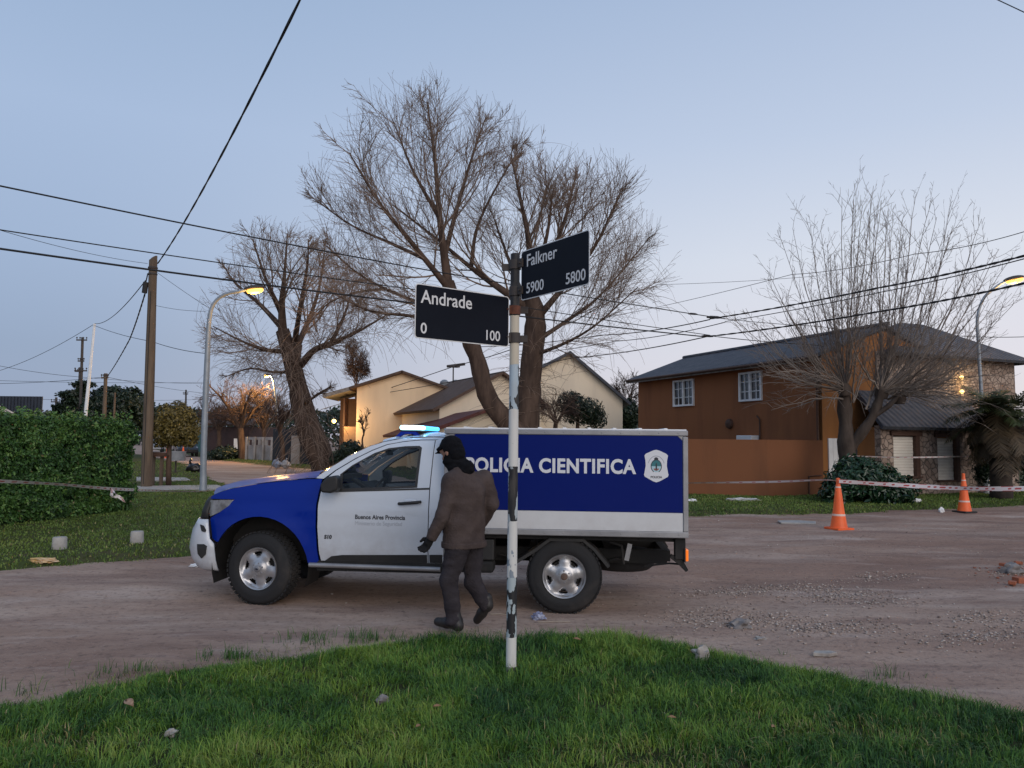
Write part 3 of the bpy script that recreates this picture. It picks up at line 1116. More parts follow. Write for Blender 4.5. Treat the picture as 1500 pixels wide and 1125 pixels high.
for k in range(n_):
    x0 = a_.x + (b_.x - a_.x) * k / n_
    mb.box((x0 + (b_.x - a_.x) / n_ / 2, 40 + 0.05 * (k % 2), a_.z / 2), ((b_.x - a_.x) / n_, 0.05, a_.z))
mb.prism([(a_.x + .05, 40.08, 0), (b_.x - .05, 40.08, 0), (b_.x - .05, 40.08, a_.z - .05), (a_.x + .05, 40.08, a_.z - .05)], (-4.6, 5.7, 0))
meta(mb.build('shed', pmat('dark corrugated sheet', (0.018, 0.024, 0.038), 0.6, (0.03, 0.036, 0.05), 3)), 'dark corrugated metal shed roofline above the hedge at far left', 'shed')

# walls and gates at the end of the side street
M['old concrete'] = pmat('old concrete', (0.36, 0.34, 0.33), 0.9, (0.22, 0.20, 0.19), 1.2, bump=0.3)
a_, b_ = at(362, 650, 57), at(399, 650, 55)
fw_ = thing('garden_wall', 'pale concrete garden wall with small openings at the end of the side street', 'wall', (a_.x, 56, 0))
mb = MB()
t_ = (b_ - a_)
for z0, z1 in ((-.1, 1.15), (1.55, 1.75)):
    mb.prism([(a_.x, a_.y, z0), (b_.x, b_.y, z0), (b_.x, b_.y, z1), (a_.x, a_.y, z1)], (0, .18, 0))
for k in range(5):
    p = a_.lerp(b_, k / 4.0)
    mb.box((p.x, p.y + .09, 1.35), (0.22, .17, 0.4))
reparent(mb.build('panel', M['old concrete']), fw_)
for k in range(4):
    p = a_.lerp(b_, k / 3.0)
    mb = MB()
    mb.box((p.x, p.y - .12, 0.85), (0.14, 0.14, 1.8))
    reparent(mb.build('post', M['old concrete'], bevel=0.01), fw_)
a_, b_ = at(400, 650, 52), at(474, 650, 46)
gt = thing('dark_gate', 'dark sheet metal gate and fence behind the leaning willow trunk', 'gate', (a_.x, 50, 0))
mb = MB()
for k in range(24):
    p = a_.lerp(b_, (k + .5) / 24)
    mb.box((p.x, p.y, 1.15), (0.16, 0.05 + 0.03 * (k % 2), 2.3))
reparent(mb.build('panel', pmat('dark gate paint', (0.014, 0.018, 0.026), 0.6, (0.022, 0.026, 0.034), 2)), gt)
mb = MB()
mb.box((at(438, 650, 49).x, 49 - .6, 0.9), (0.55, 0.4, 1.9))
reparent(mb.build('meter_box', M['old concrete'], bevel=0.02), gt)
a_, b_ = at(272, 650, 88), at(302, 650, 84)
mb = MB()
for k in range(20):
    p = a_.lerp(b_, (k + .5) / 20)
    mb.box((p.x, p.y, 1.1), (0.13, 0.06 + 0.05 * (k % 2), 2.4))
meta(mb.build('teal_gate', pmat('teal paint', (0.03, 0.10, 0.11), 0.6, (0.04, 0.12, 0.13), 2)), 'teal sheet gate far down the side street', 'gate')
# brick outbuilding behind the trees on the left of the side street's end
a_, b_ = at(300, 640, 75), at(365, 640, 70)
ob = thing('outbuilding', 'dark reddish outbuilding half hidden by bare trees at the street end', 'house', (a_.x, 73, 0))
mb = MB()
mb.prism([(a_.x, a_.y, -.2), (b_.x, b_.y, -.2), (b_.x, b_.y, 2.7), (a_.x, a_.y, 2.7)], (1, 6, 0))
reparent(mb.build('wall', pmat('dark reddish plaster', (0.085, 0.045, 0.038), 0.9, (0.06, 0.034, 0.03), 1)), ob)
reparent(roof_part('roof', a_ + Vector((-.4, -.5, 1.3)), b_ + Vector((.4, -.5, 1.1)), b_ + Vector((1, 4, 2.6)), a_ + Vector((1, 4, 2.6)), 0.15, M['brown roof'], None), ob)
for k, px in enumerate((345, 352, 354)):
    p = at(px, 650, 69)
    mb = MB()
    mb.box((p.x, p.y + .1 - 0.4 * 0, 1.0 - .2 * k), (0.35, 0.12, 1.2 + .1 * k))
    reparent(mb.build('door_panel', M['white paint']), ob)
# ------------------------------------------------------------------ trees and plants
M['willow bark'] = pmat('willow bark', (0.110, 0.074, 0.056), 0.95, (0.050, 0.034, 0.027), 5, bump=1.0, bscale=9, stretch=(1, 1, 0.25), spec=0.15)
M['willow twig'] = pmat('willow twigs', (0.26, 0.185, 0.14), 0.9, (0.17, 0.12, 0.09), 0.8, spec=0.15)
M['plane bark'] = pmat('plane bark', (0.085, 0.066, 0.054), 0.95, (0.045, 0.034, 0.028), 4, bump=1.0, bscale=10, stretch=(1, 1, 0.3), spec=0.15)
M['plane shoot'] = pmat('plane shoots', (0.26, 0.215, 0.18), 0.9, (0.16, 0.13, 0.11), 1.2, spec=0.15)
M['far twig'] = pmat('far twigs', (0.090, 0.062, 0.052), 0.95, (0.060, 0.042, 0.036), 0.6, spec=0.1)


def smooth_path(P, n):
    P = np.asarray(P, float)
    k = len(P)
    Q = np.vstack([2 * P[0] - P[1], P, 2 * P[-1] - P[-2]])
    out = []
    for t in np.linspace(0, k - 1 - 1e-6, n):
        i = int(t)
        f = t - i
        a, b, c, d = Q[i], Q[i + 1], Q[i + 2], Q[i + 3]
        out.append(0.5 * (2 * b + (c - a) * f + (2 * a - 5 * b + 4 * c - d) * f * f + (3 * b - a - 3 * c + d) * f ** 3))
    return np.array(out)


class Tree:
    def __init__(self, seed, env=None):
        self.r = np.random.default_rng(seed)
        self.big, self.mid, self.fine = [], [], []
        self.env = env

    def inside(self, p, k):
        if self.env is None:
            return True
        for c, e in self.env:
            q = (p - c) / e
            if q @ q < k:
                return True
        return False

    def limb(self, P, r0, r1, n=14, knob=0.0):
        pts = smooth_path(P, n)
        t = np.linspace(0, 1, n)
        rs = r0 + (r1 - r0) * t ** 0.8
        rs = rs * (1 + knob * (self.r.random(n) - 0.5))
        self.big.append((pts, rs))
        return pts, rs

    def shoot(self, p, d, L, r0, nseg, wob, trop, lst, rt_=0.3, kmax=None):
        pts = [p]
        d = d / np.linalg.norm(d)
        k = kmax or self.r.uniform(0.50, 1.45)
        for i in range(nseg):
            d = d + self.r.normal(0, wob, 3) + trop
            d = d / np.linalg.norm(d)
            q = pts[-1] + d * (L / nseg)
            if i > 0 and not self.inside(q, k):
                break
            pts.append(q)
        pts = np.array(pts)
        rs = np.linspace(r0, r0 * (1 - (1 - rt_) * (len(pts) - 1) / nseg), len(pts))
        lst.append((pts, rs))
        return pts, rs

    def children(self, pts, rs, n, t0, ang, L, rk, nseg, wob, trop, lst, t1=1.0, rmin=0.004, Lvar=0.35, rt_=0.3, out=None):
        res = []
        m = len(pts)
        for k in range(n):
            t = t0 + (t1 - t0) * ((k + self.r.random()) / n)
            x = t * (m - 1)
            i = min(int(x), m - 2)
            f = x - i
            p = pts[i] * (1 - f) + pts[i + 1] * f
            rr = rs[i] * (1 - f) + rs[i + 1] * f
            tg = pts[i + 1] - pts[i]
            tg = tg / (np.linalg.norm(tg) + 1e-9)
            q = self.r.normal(0, 1, 3)
            if out is not None:
                q = q + out
            q = q - tg * (q @ tg)
            q = q / (np.linalg.norm(q) + 1e-9)
            a = ang * self.r.uniform(0.6, 1.35)
            d = tg * math.cos(a) + q * math.sin(a)
            l = L * self.r.uniform(1 - Lvar, 1 + Lvar) * (1.05 - 0.4 * t)
            res.append(self.shoot(p, d, l, max(rmin, rr * rk), nseg, wob, trop, lst, rt_))
        return res

    def build(self, name, label, cat, loc, mb_, mt, group=None, sides=(9, 5, 3)):
        root = thing(name, label, cat, loc, 0, group)
        lo = np.array(loc)
        sh = lambda L: [(p - lo, r) for p, r in L]
        if self.mid:
            a = tubes_mesh('trunk', sh(self.big), sides[0])
            o = link('trunk', a, mb_, root, smooth=180)
        else:
            o = link('trunk', tubes_mesh('trunk', sh(self.big), sides[0]), mb_, root, smooth=180)
        fine = tubes_mesh('crown', sh(self.mid) + sh(self.fine), sides[2])
        link('crown', fine, mt, root, smooth=180)
        return root


def A(px, py, Y):
    return np.array(at(px, py, Y))


UPV = np.array([0, 0, 1.0])

# ---- the big double-stemmed willow behind the truck box
Y0 = 24.5
sc0 = Y0 / F
env = [(A(632, 320, Y0), np.array([172 * sc0, 3.6, 192 * sc0])), (A(835, 392, Y0), np.array([140 * sc0, 3.4, 160 * sc0])), (A(700, 440, Y0), np.array([250 * sc0, 2.8, 70 * sc0]))]
T = Tree(3, env)
main = []
tr_r, rr_r = T.limb([A(768, 735, Y0), A(772, 624, Y0), A(778, 536, Y0), A(784, 470, Y0), A(776, 430, Y0 - .1)], 0.45, 0.30, 22, 0.20)
tr_l, rr_l = T.limb([A(764, 640, Y0 - .3), A(717, 587, Y0 - .6), A(699, 527, Y0 - .7), A(684, 490, Y0 - .7), A(668, 450, Y0 - .6), A(656, 414, Y0 - .5)], 0.33, 0.20, 22, 0.18)
T.big.append((np.array([A(758, 735, Y0), A(752, 690, Y0 - .1), A(760, 640, Y0 - .2)]), np.array([0.6, 0.45, 0.32])))
L0 = [
    ([A(656, 414, Y0 - .5), A(645, 328, Y0 - .8), A(637, 235, Y0 - .4), A(626, 150, Y0)], 0.20, 0.03),
    ([A(660, 425, Y0 - .5), A(639, 400, Y0 - 1.0), A(592, 342, Y0 - 1.8), A(555, 296, Y0 - 2.2), A(512, 225, Y0 - 2.2)], 0.17, 0.03),
    ([A(774, 452, Y0), A(736, 425, Y0 - .3), A(690, 392, Y0 + .4), A(640, 350, Y0 + .9), A(575, 300, Y0 + 1.5)], 0.20, 0.03),
    ([A(672, 462, Y0 - .6), A(640, 450, Y0 - .3), A(602, 439, Y0), A(532, 406, Y0 + .6), A(478, 360, Y0 + 1)], 0.13, 0.03),
    ([A(684, 488, Y0 - .7), A(645, 470, Y0 - 1.4), A(597, 462, Y0 - 1.8), A(540, 455, Y0 - 2.2), A(480, 425, Y0 - 2.4)], 0.12, 0.025),
    ([A(650, 380, Y0 - .6), A(668, 310, Y0 + .2), A(690, 235, Y0 + .6), A(712, 170, Y0 + 1)], 0.13, 0.025),
    ([A(644, 320, Y0 - .7), A(605, 250, Y0 - 1), A(575, 175, Y0 - .8)], 0.10, 0.02),
    ([A(776, 432, Y0), A(775, 360, Y0 - .4), A(762, 290, Y0 - .6), A(748, 225, Y0 - .6)], 0.19, 0.03),
    ([A(778, 440, Y0), A(805, 380, Y0 + .5), A(828, 320, Y0 + .8), A(845, 250, Y0 + 1)], 0.20, 0.03),
    ([A(622, 379, Y0 - 1.29), A(572, 356, Y0 - .6), A(515, 330, Y0), A(458, 290, Y0 + .3)], 0.09, 0.02),
    ([A(566, 423, Y0 + .3), A(524, 428, Y0 - .4), A(480, 445, Y0 - 1), A(448, 480, Y0 - 1.2)], 0.07, 0.018),
    ([A(690, 392, Y0 + .4), A(700, 330, Y0 + 1.4), A(735, 260, Y0 + 1.8), A(770, 205, Y0 + 2)], 0.10, 0.02),
    ([A(784, 470, Y0), A(830, 415, Y0 - .6), A(872, 360, Y0 - 1), A(905, 290, Y0 - 1.2)], 0.16, 0.03),
    ([A(785, 500, Y0), A(830, 470, Y0 + .4), A(880, 432, Y0 + .9), A(950, 350, Y0 + 1.2)], 0.12, 0.025),
    ([A(782, 520, Y0), A(822, 505, Y0 - .8), A(870, 478, Y0 - 1.5), A(935, 420, Y0 - 1.8)], 0.10, 0.02),
    ([A(776, 430, Y0 - .1), A(800, 350, Y0 - 1.5), A(810, 280, Y0 - 2)], 0.14, 0.025),
    ([A(770, 445, Y0 + .2), A(745, 380, Y0 + 1.5), A(720, 310, Y0 + 2.2)], 0.14, 0.025),
]
for P, a, b in L0:
    main.append(T.limb(P, a * .78, b * .7, 12, 0.08))
for pts, rs in main:
    Lm = np.linalg.norm(np.diff(pts, axis=0), axis=1).sum()
    c1 = T.children(pts, rs, int(3 + Lm * 1.9), 0.18, 0.60, 2.7, 0.36, 9, 0.085, UPV * 0.05, T.mid, rmin=0.016, Lvar=.5)
    c1.append((pts[-5:], rs[-5:]))
    for q, s in c1:
        c2 = T.children(q, s, 9, 0.10, 0.55, 1.55, 0.45, 7, 0.085, UPV * 0.035, T.mid, rmin=0.0075, Lvar=.5)
        for u_, v_ in c2:
            T.children(u_, v_, 5, 0.1, 0.48, 1.05, 0.6, 5, 0.075, UPV * 0.02, T.fine, rmin=0.0048, rt_=0.6, Lvar=.5)
# hanging shoots on the low outside
for k in range(420):
    a = main[T.r.choice([3, 4, 13, 14, 12, 10])][0]
    p = a[T.r.integers(4, 12)] + T.r.normal(0, 0.45, 3)
    T.shoot(p, np.array([T.r.normal(0, .5), T.r.normal(0, .5), 0.1]), T.r.uniform(0.8, 2.2), 0.006, 7, 0.05, np.array([0, 0, -0.22]), T.fine, 0.6, 9)
for k in range(140):
    p = tr_r[T.r.integers(4, 13)] + T.r.normal(0, 0.2, 3)
    T.shoot(p, np.array([T.r.normal(0, 1), T.r.normal(0, 1), 0.2]), T.r.uniform(0.8, 2.4), 0.007, 7, 0.06, np.array([0, 0, -0.10]), T.fine, 0.6, 9)
T.build('willow_tree', 'large bare willow with two dark trunks directly behind the truck and street signs', 'tree', tuple(A(765, 735, Y0) * np.array([1, 1, 0])), M['willow bark'], M['willow twig'])

# ---- leaning willow on the left
Y1 = 38.0
sc1 = Y1 / F
env = [(A(415, 430, Y1), np.array([98 * sc1, 4.2, 100 * sc1])), (A(490, 450, Y1), np.array([80 * sc1, 4, 95 * sc1])), (A(360, 470, Y1), np.array([58 * sc1, 4, 75 * sc1]))]
T = Tree(8, env)
tp_, rp_ = T.limb([A(482, 700, Y1), A(470, 668, Y1), A(452, 620, Y1), A(438, 570, Y1), A(426, 525, Y1), A(414, 484, Y1)], 0.72, 0.36, 14, 0.16)
T.limb([A(476, 690, Y1 - .3), A(452, 650, Y1 - .5), A(436, 590, Y1 - .4), A(432, 540, Y1 - .2), A(436, 505, Y1)], 0.42, 0.26, 12, 0.22)
L1 = [
    ([A(414, 484, Y1), A(413, 442, Y1 - .5), A(417, 400, Y1 - .6), A(421, 342, Y1)], 0.30, 0.04),
    ([A(436, 505, Y1), A(452, 470, Y1 + .5), A(468, 420, Y1 + 1), A(476, 362, Y1 + 1)], 0.22, 0.04),
    ([A(440, 535, Y1), A(460, 513, Y1 - 1), A(485, 502, Y1 - 1.6), A(520, 488, Y1 - 2), A(565, 462, Y1 - 2)], 0.26, 0.05),
    ([A(485, 502, Y1 - 1.6), A(505, 460, Y1 - 2), A(520, 410, Y1 - 2)], 0.14, 0.03),
    ([A(415, 515, Y1), A(388, 512, Y1 - .6), A(355, 500, Y1 - 1), A(312, 478, Y1 - 1)], 0.18, 0.03),
    ([A(413, 480, Y1), A(380, 445, Y1 + 1), A(345, 415, Y1 + 1.5), A(325, 385, Y1 + 1.5)], 0.20, 0.03),
    ([A(413, 460, Y1), A(390, 410, Y1 - 1.5), A(370, 350, Y1 - 2)], 0.20, 0.03),
    ([A(432, 500, Y1), A(440, 450, Y1 - 2), A(450, 390, Y1 - 3), A(452, 350, Y1 - 3)], 0.20, 0.03),
    ([A(430, 545, Y1), A(400, 545, Y1 + 1), A(365, 540, Y1 + 1.4), A(330, 552, Y1 + 1.4)], 0.12, 0.03),
    ([A(448, 590, Y1 - .5), A(470, 575, Y1 - 1), A(485, 566, Y1 - 1.2)], 0.10, 0.05),
]
main = [T.limb(P, a * .8, b * .7, 12, 0.1) for P, a, b in L1]
for pts, rs in main:
    Lm = np.linalg.norm(np.diff(pts, axis=0), axis=1).sum()
    c1 = T.children(pts, rs, int(3 + Lm * 1.7), 0.12, 0.62, 3.0, 0.38, 8, 0.09, UPV * 0.045, T.mid, rmin=0.022, Lvar=.5)
    for q, s in c1:
        c2 = T.children(q, s, 8, 0.1, 0.58, 1.8, 0.45, 6, 0.09, UPV * 0.02, T.mid, rmin=0.0105, Lvar=.5)
        for u_, v_ in c2:
            T.children(u_, v_, 4, 0.1, 0.5, 1.2, 0.6, 5, 0.09, UPV * 0.0, T.fine, rmin=0.007, rt_=0.6, Lvar=.5)
for k in range(420):
    a = main[T.r.choice([2, 4, 8, 3])][0]
    p = a[T.r.integers(2, 10)] + T.r.normal(0, 0.35, 3)
    T.shoot(p, np.array([T.r.normal(0, .6), T.r.normal(0, .5), 0.1]), T.r.uniform(.8, 2.2), 0.008, 7, 0.05, np.array([0, 0, -0.2]), T.fine, 0.6, 9)
for k in range(260):                                     # shoots and ivy stems hanging along the trunk
    p = tp_[T.r.integers(2, 13)] + T.r.normal(0, 0.35, 3) + np.array([0, -.5, 0])
    T.shoot(p, np.array([T.r.normal(0, .4), -abs(T.r.normal(0, .4)), 0.0]), T.r.uniform(1, 2.6), 0.012, 6, 0.05, np.array([0, 0, -0.3]), T.fine, 0.6, 99)
T.build('willow_tree', 'leaning bare willow with a thick shaggy trunk beside the cream house', 'tree', tuple(A(478, 700, Y1) * np.array([1, 1, 0])), M['willow bark'], M['willow twig'])

# ---- pollarded plane tree before the brown house
Y2 = 23.0
T = Tree(21, None)
T.limb([A(1243, 730, Y2), A(1242, 690, Y2), A(1240, 655, Y2), A(1239, 625, Y2), A(1237, 590, Y2), A(1238, 566, Y2)], 0.30, 0.165, 12, 0.30)
T.limb([A(1243, 660, Y2), A(1262, 634, Y2 - .2), A(1277, 612, Y2 - .3), A(1287, 588, Y2 - .3), A(1291, 572, Y2 - .3)], 0.17, 0.115, 10, 0.34)
T.limb([A(1277, 612, Y2 - .3), A(1300, 596, Y2 - .5), A(1316, 580, Y2 - .6)], 0.085, 0.06, 8, 0.3)
for hx, hy in ((1237, 569), (1291, 574), (1317, 581)):
    c = A(hx, hy, Y2 - .2)
    T.big.append((np.array([c - UPV * .22, c - UPV * .08, c + UPV * .06, c + UPV * .16]), np.array([0.15, 0.20, 0.17, 0.10])))
tips = [((1237, 566), (1124, 396)), ((1237, 566), (1160, 335)), ((1268, 600), (1300, 440)), ((1237, 566), (1202, 338)), ((1237, 566), (1233, 289)), ((1240, 566), (1265, 300)), ((1240, 566), (1279, 272)),
        ((1237, 570), (1091, 453)), ((1237, 570), (1112, 478)), ((1235, 575), (1118, 548)), ((1235, 585), (1152, 602)), ((1240, 566), (1182, 410)), ((1240, 566), (1215, 372)), ((1250, 590), (1258, 360)),
        ((1290, 572), (1300, 310)), ((1290, 572), (1340, 284)), ((1290, 572), (1372, 318)), ((1290, 572), (1322, 350)), ((1293, 574), (1393, 302)), ((1295, 574), (1439, 320)), ((1300, 578), (1462, 365)),
        ((1316, 578), (1464, 405)), ((1316, 578), (1448, 440)), ((1316, 580), (1424, 532)), ((1316, 582), (1405, 575)), ((1316, 580), (1440, 480)), ((1296, 574), (1415, 400)), ((1290, 572), (1280, 330)), ((1240, 566), (1145, 440)), ((1237, 568), (1170, 480)), ((1300, 576), (1360, 420)),
        ((1290, 574), (1225, 420)), ((1316, 580), (1385, 505)), ((1300, 585), (1375, 548)), ((1237, 580), (1195, 520))]
for (hx, hy), (tx, ty) in tips:
    for rep in range(3 if ty < 480 else 2):
        dy = T.r.normal(-0.2, 1.5)
        tx2, ty2 = tx + T.r.normal(0, 14) * rep, ty + rep * T.r.uniform(-6, 40)
        a, b = A(hx, hy, Y2 - .2), A(tx2, ty2, Y2 + dy)
        Lh = np.linalg.norm(b - a)
        mid = a + (b - a) * 0.38 + np.array([(b - a)[0] * 0.10, 0, -0.02 * Lh if ty > 500 else -0.07 * Lh]) + T.r.normal(0, .06, 3)
        if ty > 500:
            mid = mid + UPV * 0.10 * Lh
        pts = smooth_path([a, mid, b], 12)
        pts[1:] += T.r.normal(0, 0.018, (11, 3))
        rs = np.linspace(0.040 if rep == 0 else 0.026, 0.006, 12)
        T.mid.append((pts, rs))
        c1 = T.children(pts, rs, int(4 + Lh * 2.3), 0.22, 0.58, 0.21 * Lh + .1, 0.45, 6, 0.08, UPV * 0.05, T.mid, rmin=0.0070, Lvar=.6)
        for q, s in c1:
            T.children(q, s, 4, 0.15, 0.75, 0.24, 0.6, 3, 0.1, UPV * 0.05, T.fine, rmin=0.0055, rt_=0.7)
for k in range(45):                                       # low drooping spray in front of the tiled porch roof
    hx, hy = ((1316, 580), (1291, 575), (1237, 572))[k % 3]
    a = A(hx, hy, Y2 - .3)
    sx_ = 1 if k % 3 < 2 else -1
    T.shoot(a, np.array([sx_ * T.r.uniform(.4, 1), T.r.normal(-.3, .6), T.r.uniform(-.05, .7)]), T.r.uniform(1.4, 3.3), 0.013, 9, 0.05, np.array([0, 0, -0.06]), T.mid, 0.4)
    T.children(*T.mid[-1], 6, 0.3, 0.5, 0.6, 0.6, 4, 0.1, UPV * 0.0, T.fine, rmin=0.006)
T.build('plane_tree', 'bare pollarded plane tree with pale whippy shoots before the brown house', 'tree', tuple(A(1243, 730, Y2) * np.array([1, 1, 0])), M['plane bark'], M['plane shoot'], sides=(10, 4, 3))


# ---- smaller bare trees in the distance
def small_tree(seed, name, label, base, top, Y, rx, ry, r0, group=None, spread_=0.7, n1=16, fine=5, mt='far twig', cy=None, rmin=0.016, forks=5):
    b, t = A(*base, Y), A(*top, Y)
    s = Y / F
    c = A((base[0] + top[0]) / 2 + (top[0] - base[0]) * .2, cy if cy else top[1] + ry, Y)
    T_ = Tree(seed, [(c, np.array([rx * s, rx * s, ry * s]))])
    T_.limb([b, b + (c - b) * 0.45 + T_.r.normal(0, .08, 3), b + (c - b) * 0.8], r0, r0 * .7, 8, 0.1)
    st = b + (c - b) * 0.72
    for k in range(forks):
        a = 2 * np.pi * (k + T_.r.random() * .6) / forks
        e = c + np.array([math.cos(a) * rx * s * .75, math.sin(a) * rx * s * .75, ry * s * T_.r.uniform(-.1, .75)])
        P_, R_ = T_.limb([st, st + (e - st) * .5 + UPV * .12 * ry * s, e], r0 * .5, r0 * .12, 8, 0.1)
        for q, v in T_.children(P_, R_, n1, 0.1, spread_, ry * s * .7, .5, 5, 0.13, UPV * .03, T_.mid, rmin=rmin * 1.5):
            for q2, v2 in T_.children(q, v, 6, 0.1, spread_, ry * s * .42, .6, 4, .13, UPV * .02, T_.mid, rmin=rmin):
                T_.children(q2, v2, fine, 0.1, spread_, ry * s * .26, .6, 3, .12, UPV * 0, T_.fine, rmin=rmin * .75, rt_=.7)
    return T_.build(name, label, 'tree', (b[0], b[1], 0), M['willow bark'], M[mt], group, sides=(7, 4, 3))


small_tree(31, 'bare_tree', 'dark bare spreading tree lit orange by the far street lamp', (356, 676), (348, 548), 58, 66, 62, 0.34, None, 0.75, 10, 4)
small_tree(32, 'bare_tree', 'slim pale bare tree standing on the grass bank beside the leaning willow', (414, 680), (405, 575), 46, 24, 40, 0.16, None, 0.5, 8, 4, rmin=0.011, forks=4)
small_tree(33, 'bare_tree', 'thin twiggy bare tree rising behind the left end of the cream house', (521, 640), (521, 488), 62, 19, 58, 0.11, None, 0.6, 12, 5, cy=545, forks=5)
small_tree(34, 'bare_tree', 'bare tree in the gap between the gabled cream house and the brown house', (918, 650), (917, 540), 52, 26, 48, 0.16, None, 0.6, 8, 3, cy=585, forks=4)
small_tree(35, 'sapling', 'spindly sapling by the side wall of the cream house', (533, 665), (533, 596), 36, 8, 34, 0.05, None, 0.5, 5, 2, cy=628, rmin=0.01, forks=3)
small_tree(36, 'bare_tree', 'low bare scrubby tree behind the truck box in front of the tall gable', (820, 660), (810, 565), 30, 40, 42, 0.12, None, 0.7, 7, 3, cy=605, rmin=0.009, forks=5)
small_tree(37, 'bare_tree', 'reddish bare tree behind the dark gate left of the leaning willow', (385, 668), (388, 570), 66, 40, 50, 0.25, None, 0.7, 9, 3, cy=615, forks=5)
small_tree(38, 'bare_tree', 'dark bare tree on the bank close behind the leaning willow trunk', (318, 668), (322, 580), 70, 32, 44, 0.25, None, 0.7, 8, 3, cy=618, forks=4)


# ---- leaves
def leaf_mesh(name, C, Nn, size, tint, seed, asp=0.5, droop=0.0):
    """leaf blades at C with rough normals Nn; each a folded rhombus"""
    r = np.random.default_rng(seed)
    n = len(C)
    Nn = Nn + r.normal(0, 0.55, (n, 3))
    Nn /= np.linalg.norm(Nn, axis=1, keepdims=True) + 1e-9
    a = r.normal(0, 1, (n, 3)) + np.array([0, 0, -droop])
    a -= Nn * (a * Nn).sum(1, keepdims=True)
    a /= np.linalg.norm(a, axis=1, keepdims=True) + 1e-9
    b = np.cross(Nn, a)
    s = size[:, None]
    V = np.stack([C, C + a * s * .5 + b * s * asp * .5 + Nn * s * .08, C + a * s - Nn * s * .06, C + a * s * .5 - b * s * asp * .5 + Nn * s * .08], 1).reshape(-1, 3)
    i = np.arange(n)[:, None] * 4
    return mesh_np(name, V, [np.concatenate([i + np.array([[0, 1, 2]]), i + np.array([[0, 2, 3]])])], np.repeat(tint, 4))


def leaf_mat(name, stops, rough=0.45, spec=0.4):
    return pmat(name, stops[0][1], rough, spec=spec, tint=stops)


M['hedge leaf'] = leaf_mat('hedge leaves', [(0, (0.012, 0.036, 0.010)), (0.5, (0.046, 0.115, 0.024)), (0.85, (0.110, 0.200, 0.042)), (1, (0.15, 0.14, 0.06))], 0.5, 0.35)
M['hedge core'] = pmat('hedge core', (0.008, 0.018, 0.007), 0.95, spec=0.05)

H0, H1 = np.array([-9.60, 9.8]), np.array([-8.22, 16.9])
hd = (H1 - H0) / np.linalg.norm(H1 - H0)
hn = np.array([hd[1], -hd[0]])                # outwards, to the right
HL, HH, HT = np.linalg.norm(H1 - H0), 1.985, 1.5
hr = np.random.default_rng(44)


def hedge_pts(n, face):
    if face == 0:
        s, z, t = hr.uniform(0, HL, n), hr.uniform(0.02, HH, n), np.zeros(n)
    elif face == 1:
        s, z, t = hr.uniform(0, HL, n), np.full(n, HH), hr.uniform(0, HT, n)
    else:
        s, z, t = np.full(n, HL), hr.uniform(0.02, HH, n), hr.uniform(0, HT, n)
    bulge = (fbm(s * 1.6 + 5, z * 1.8 + t * 1.7, 17) - 0.5) * 0.30 + (fbm(s * 6, z * 6 + t * 5, 19) - 0.5) * 0.14
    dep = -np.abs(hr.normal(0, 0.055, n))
    low = -0.16 * sstep(0.35, 0.0, z)
    o = bulge + dep + low
    gap = fbm(s * 4 + 11, z * 4 + t * 3, 29)
    o = o - 0.22 * sstep(.62, .78, gap)
    N3 = np.zeros((n, 3))
    if face == 0:
        t = t - o
        N3[:, :2] = hn
        z = z + 0.0
    elif face == 1:
        z = z + o * .6 + np.maximum(0, hr.normal(0, .05, n))
        N3[:, 2] = 1
    else:
        s = s + o
        N3[:, :2] = hd
    P = np.stack([H0[0] + hd[0] * s - hn[0] * t, H0[1] + hd[1] * s - hn[1] * t, z], -1)
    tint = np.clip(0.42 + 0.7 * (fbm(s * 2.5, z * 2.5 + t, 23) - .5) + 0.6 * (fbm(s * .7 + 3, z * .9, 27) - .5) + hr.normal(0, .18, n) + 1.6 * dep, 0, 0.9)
    tint = np.where(hr.random(n) < .012, 1.0, tint)
    return P, N3, tint


parts_ = [hedge_pts(60000, 0), hedge_pts(16000, 1), hedge_pts(13000, 2)]
sp_, sn_, st_ = [], [], []
for k in range(520):                                       # stray shoots standing proud of the clipped faces
    top = hr.random() < .62
    s, h = hr.uniform(0, HL), (HH + hr.uniform(-.03, .05) if top else hr.uniform(.1, HH))
    t = hr.uniform(0, HT * .8) if top else -.02
    L_ = hr.uniform(.06, .24) * (1 if top else .7)
    dv = np.array([hr.normal(0, .3), hr.normal(0, .3), 1.0]) if top else np.array([hn[0] + hr.normal(0, .4), hn[1] + hr.normal(0, .4), hr.normal(.3, .4)])
    dv /= np.linalg.norm(dv)
    b0 = np.array([H0[0] + hd[0] * s - hn[0] * t, H0[1] + hd[1] * s - hn[1] * t, h])
    m_ = int(5 + L_ * 45)
    q = b0 + dv * (np.linspace(0, L_, m_)[:, None]) + hr.normal(0, .012, (m_, 3))
    sp_.append(q)
    sn_.append(np.tile(dv, (m_, 1)) + hr.normal(0, .8, (m_, 3)))
    st_.append(np.clip(hr.normal(.72, .12, m_), 0, 1))
parts_.append((np.concatenate(sp_), np.concatenate(sn_), np.concatenate(st_)))
hP, hN, hT_ = [np.concatenate([p[i] for p in parts_]) for i in range(3)]
hedge = thing('hedge', 'tall clipped dense green hedge along the left lawn', 'hedge', (H1[0], H1[1], 0))
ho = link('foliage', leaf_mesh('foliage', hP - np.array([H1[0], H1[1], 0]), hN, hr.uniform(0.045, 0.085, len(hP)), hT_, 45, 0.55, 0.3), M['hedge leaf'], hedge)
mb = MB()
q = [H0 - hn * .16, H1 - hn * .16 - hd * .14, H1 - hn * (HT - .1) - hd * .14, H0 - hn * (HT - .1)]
mb.prism([(a[0] - H1[0], a[1] - H1[1], -0.02) for a in q], (0, 0, HH - .08))
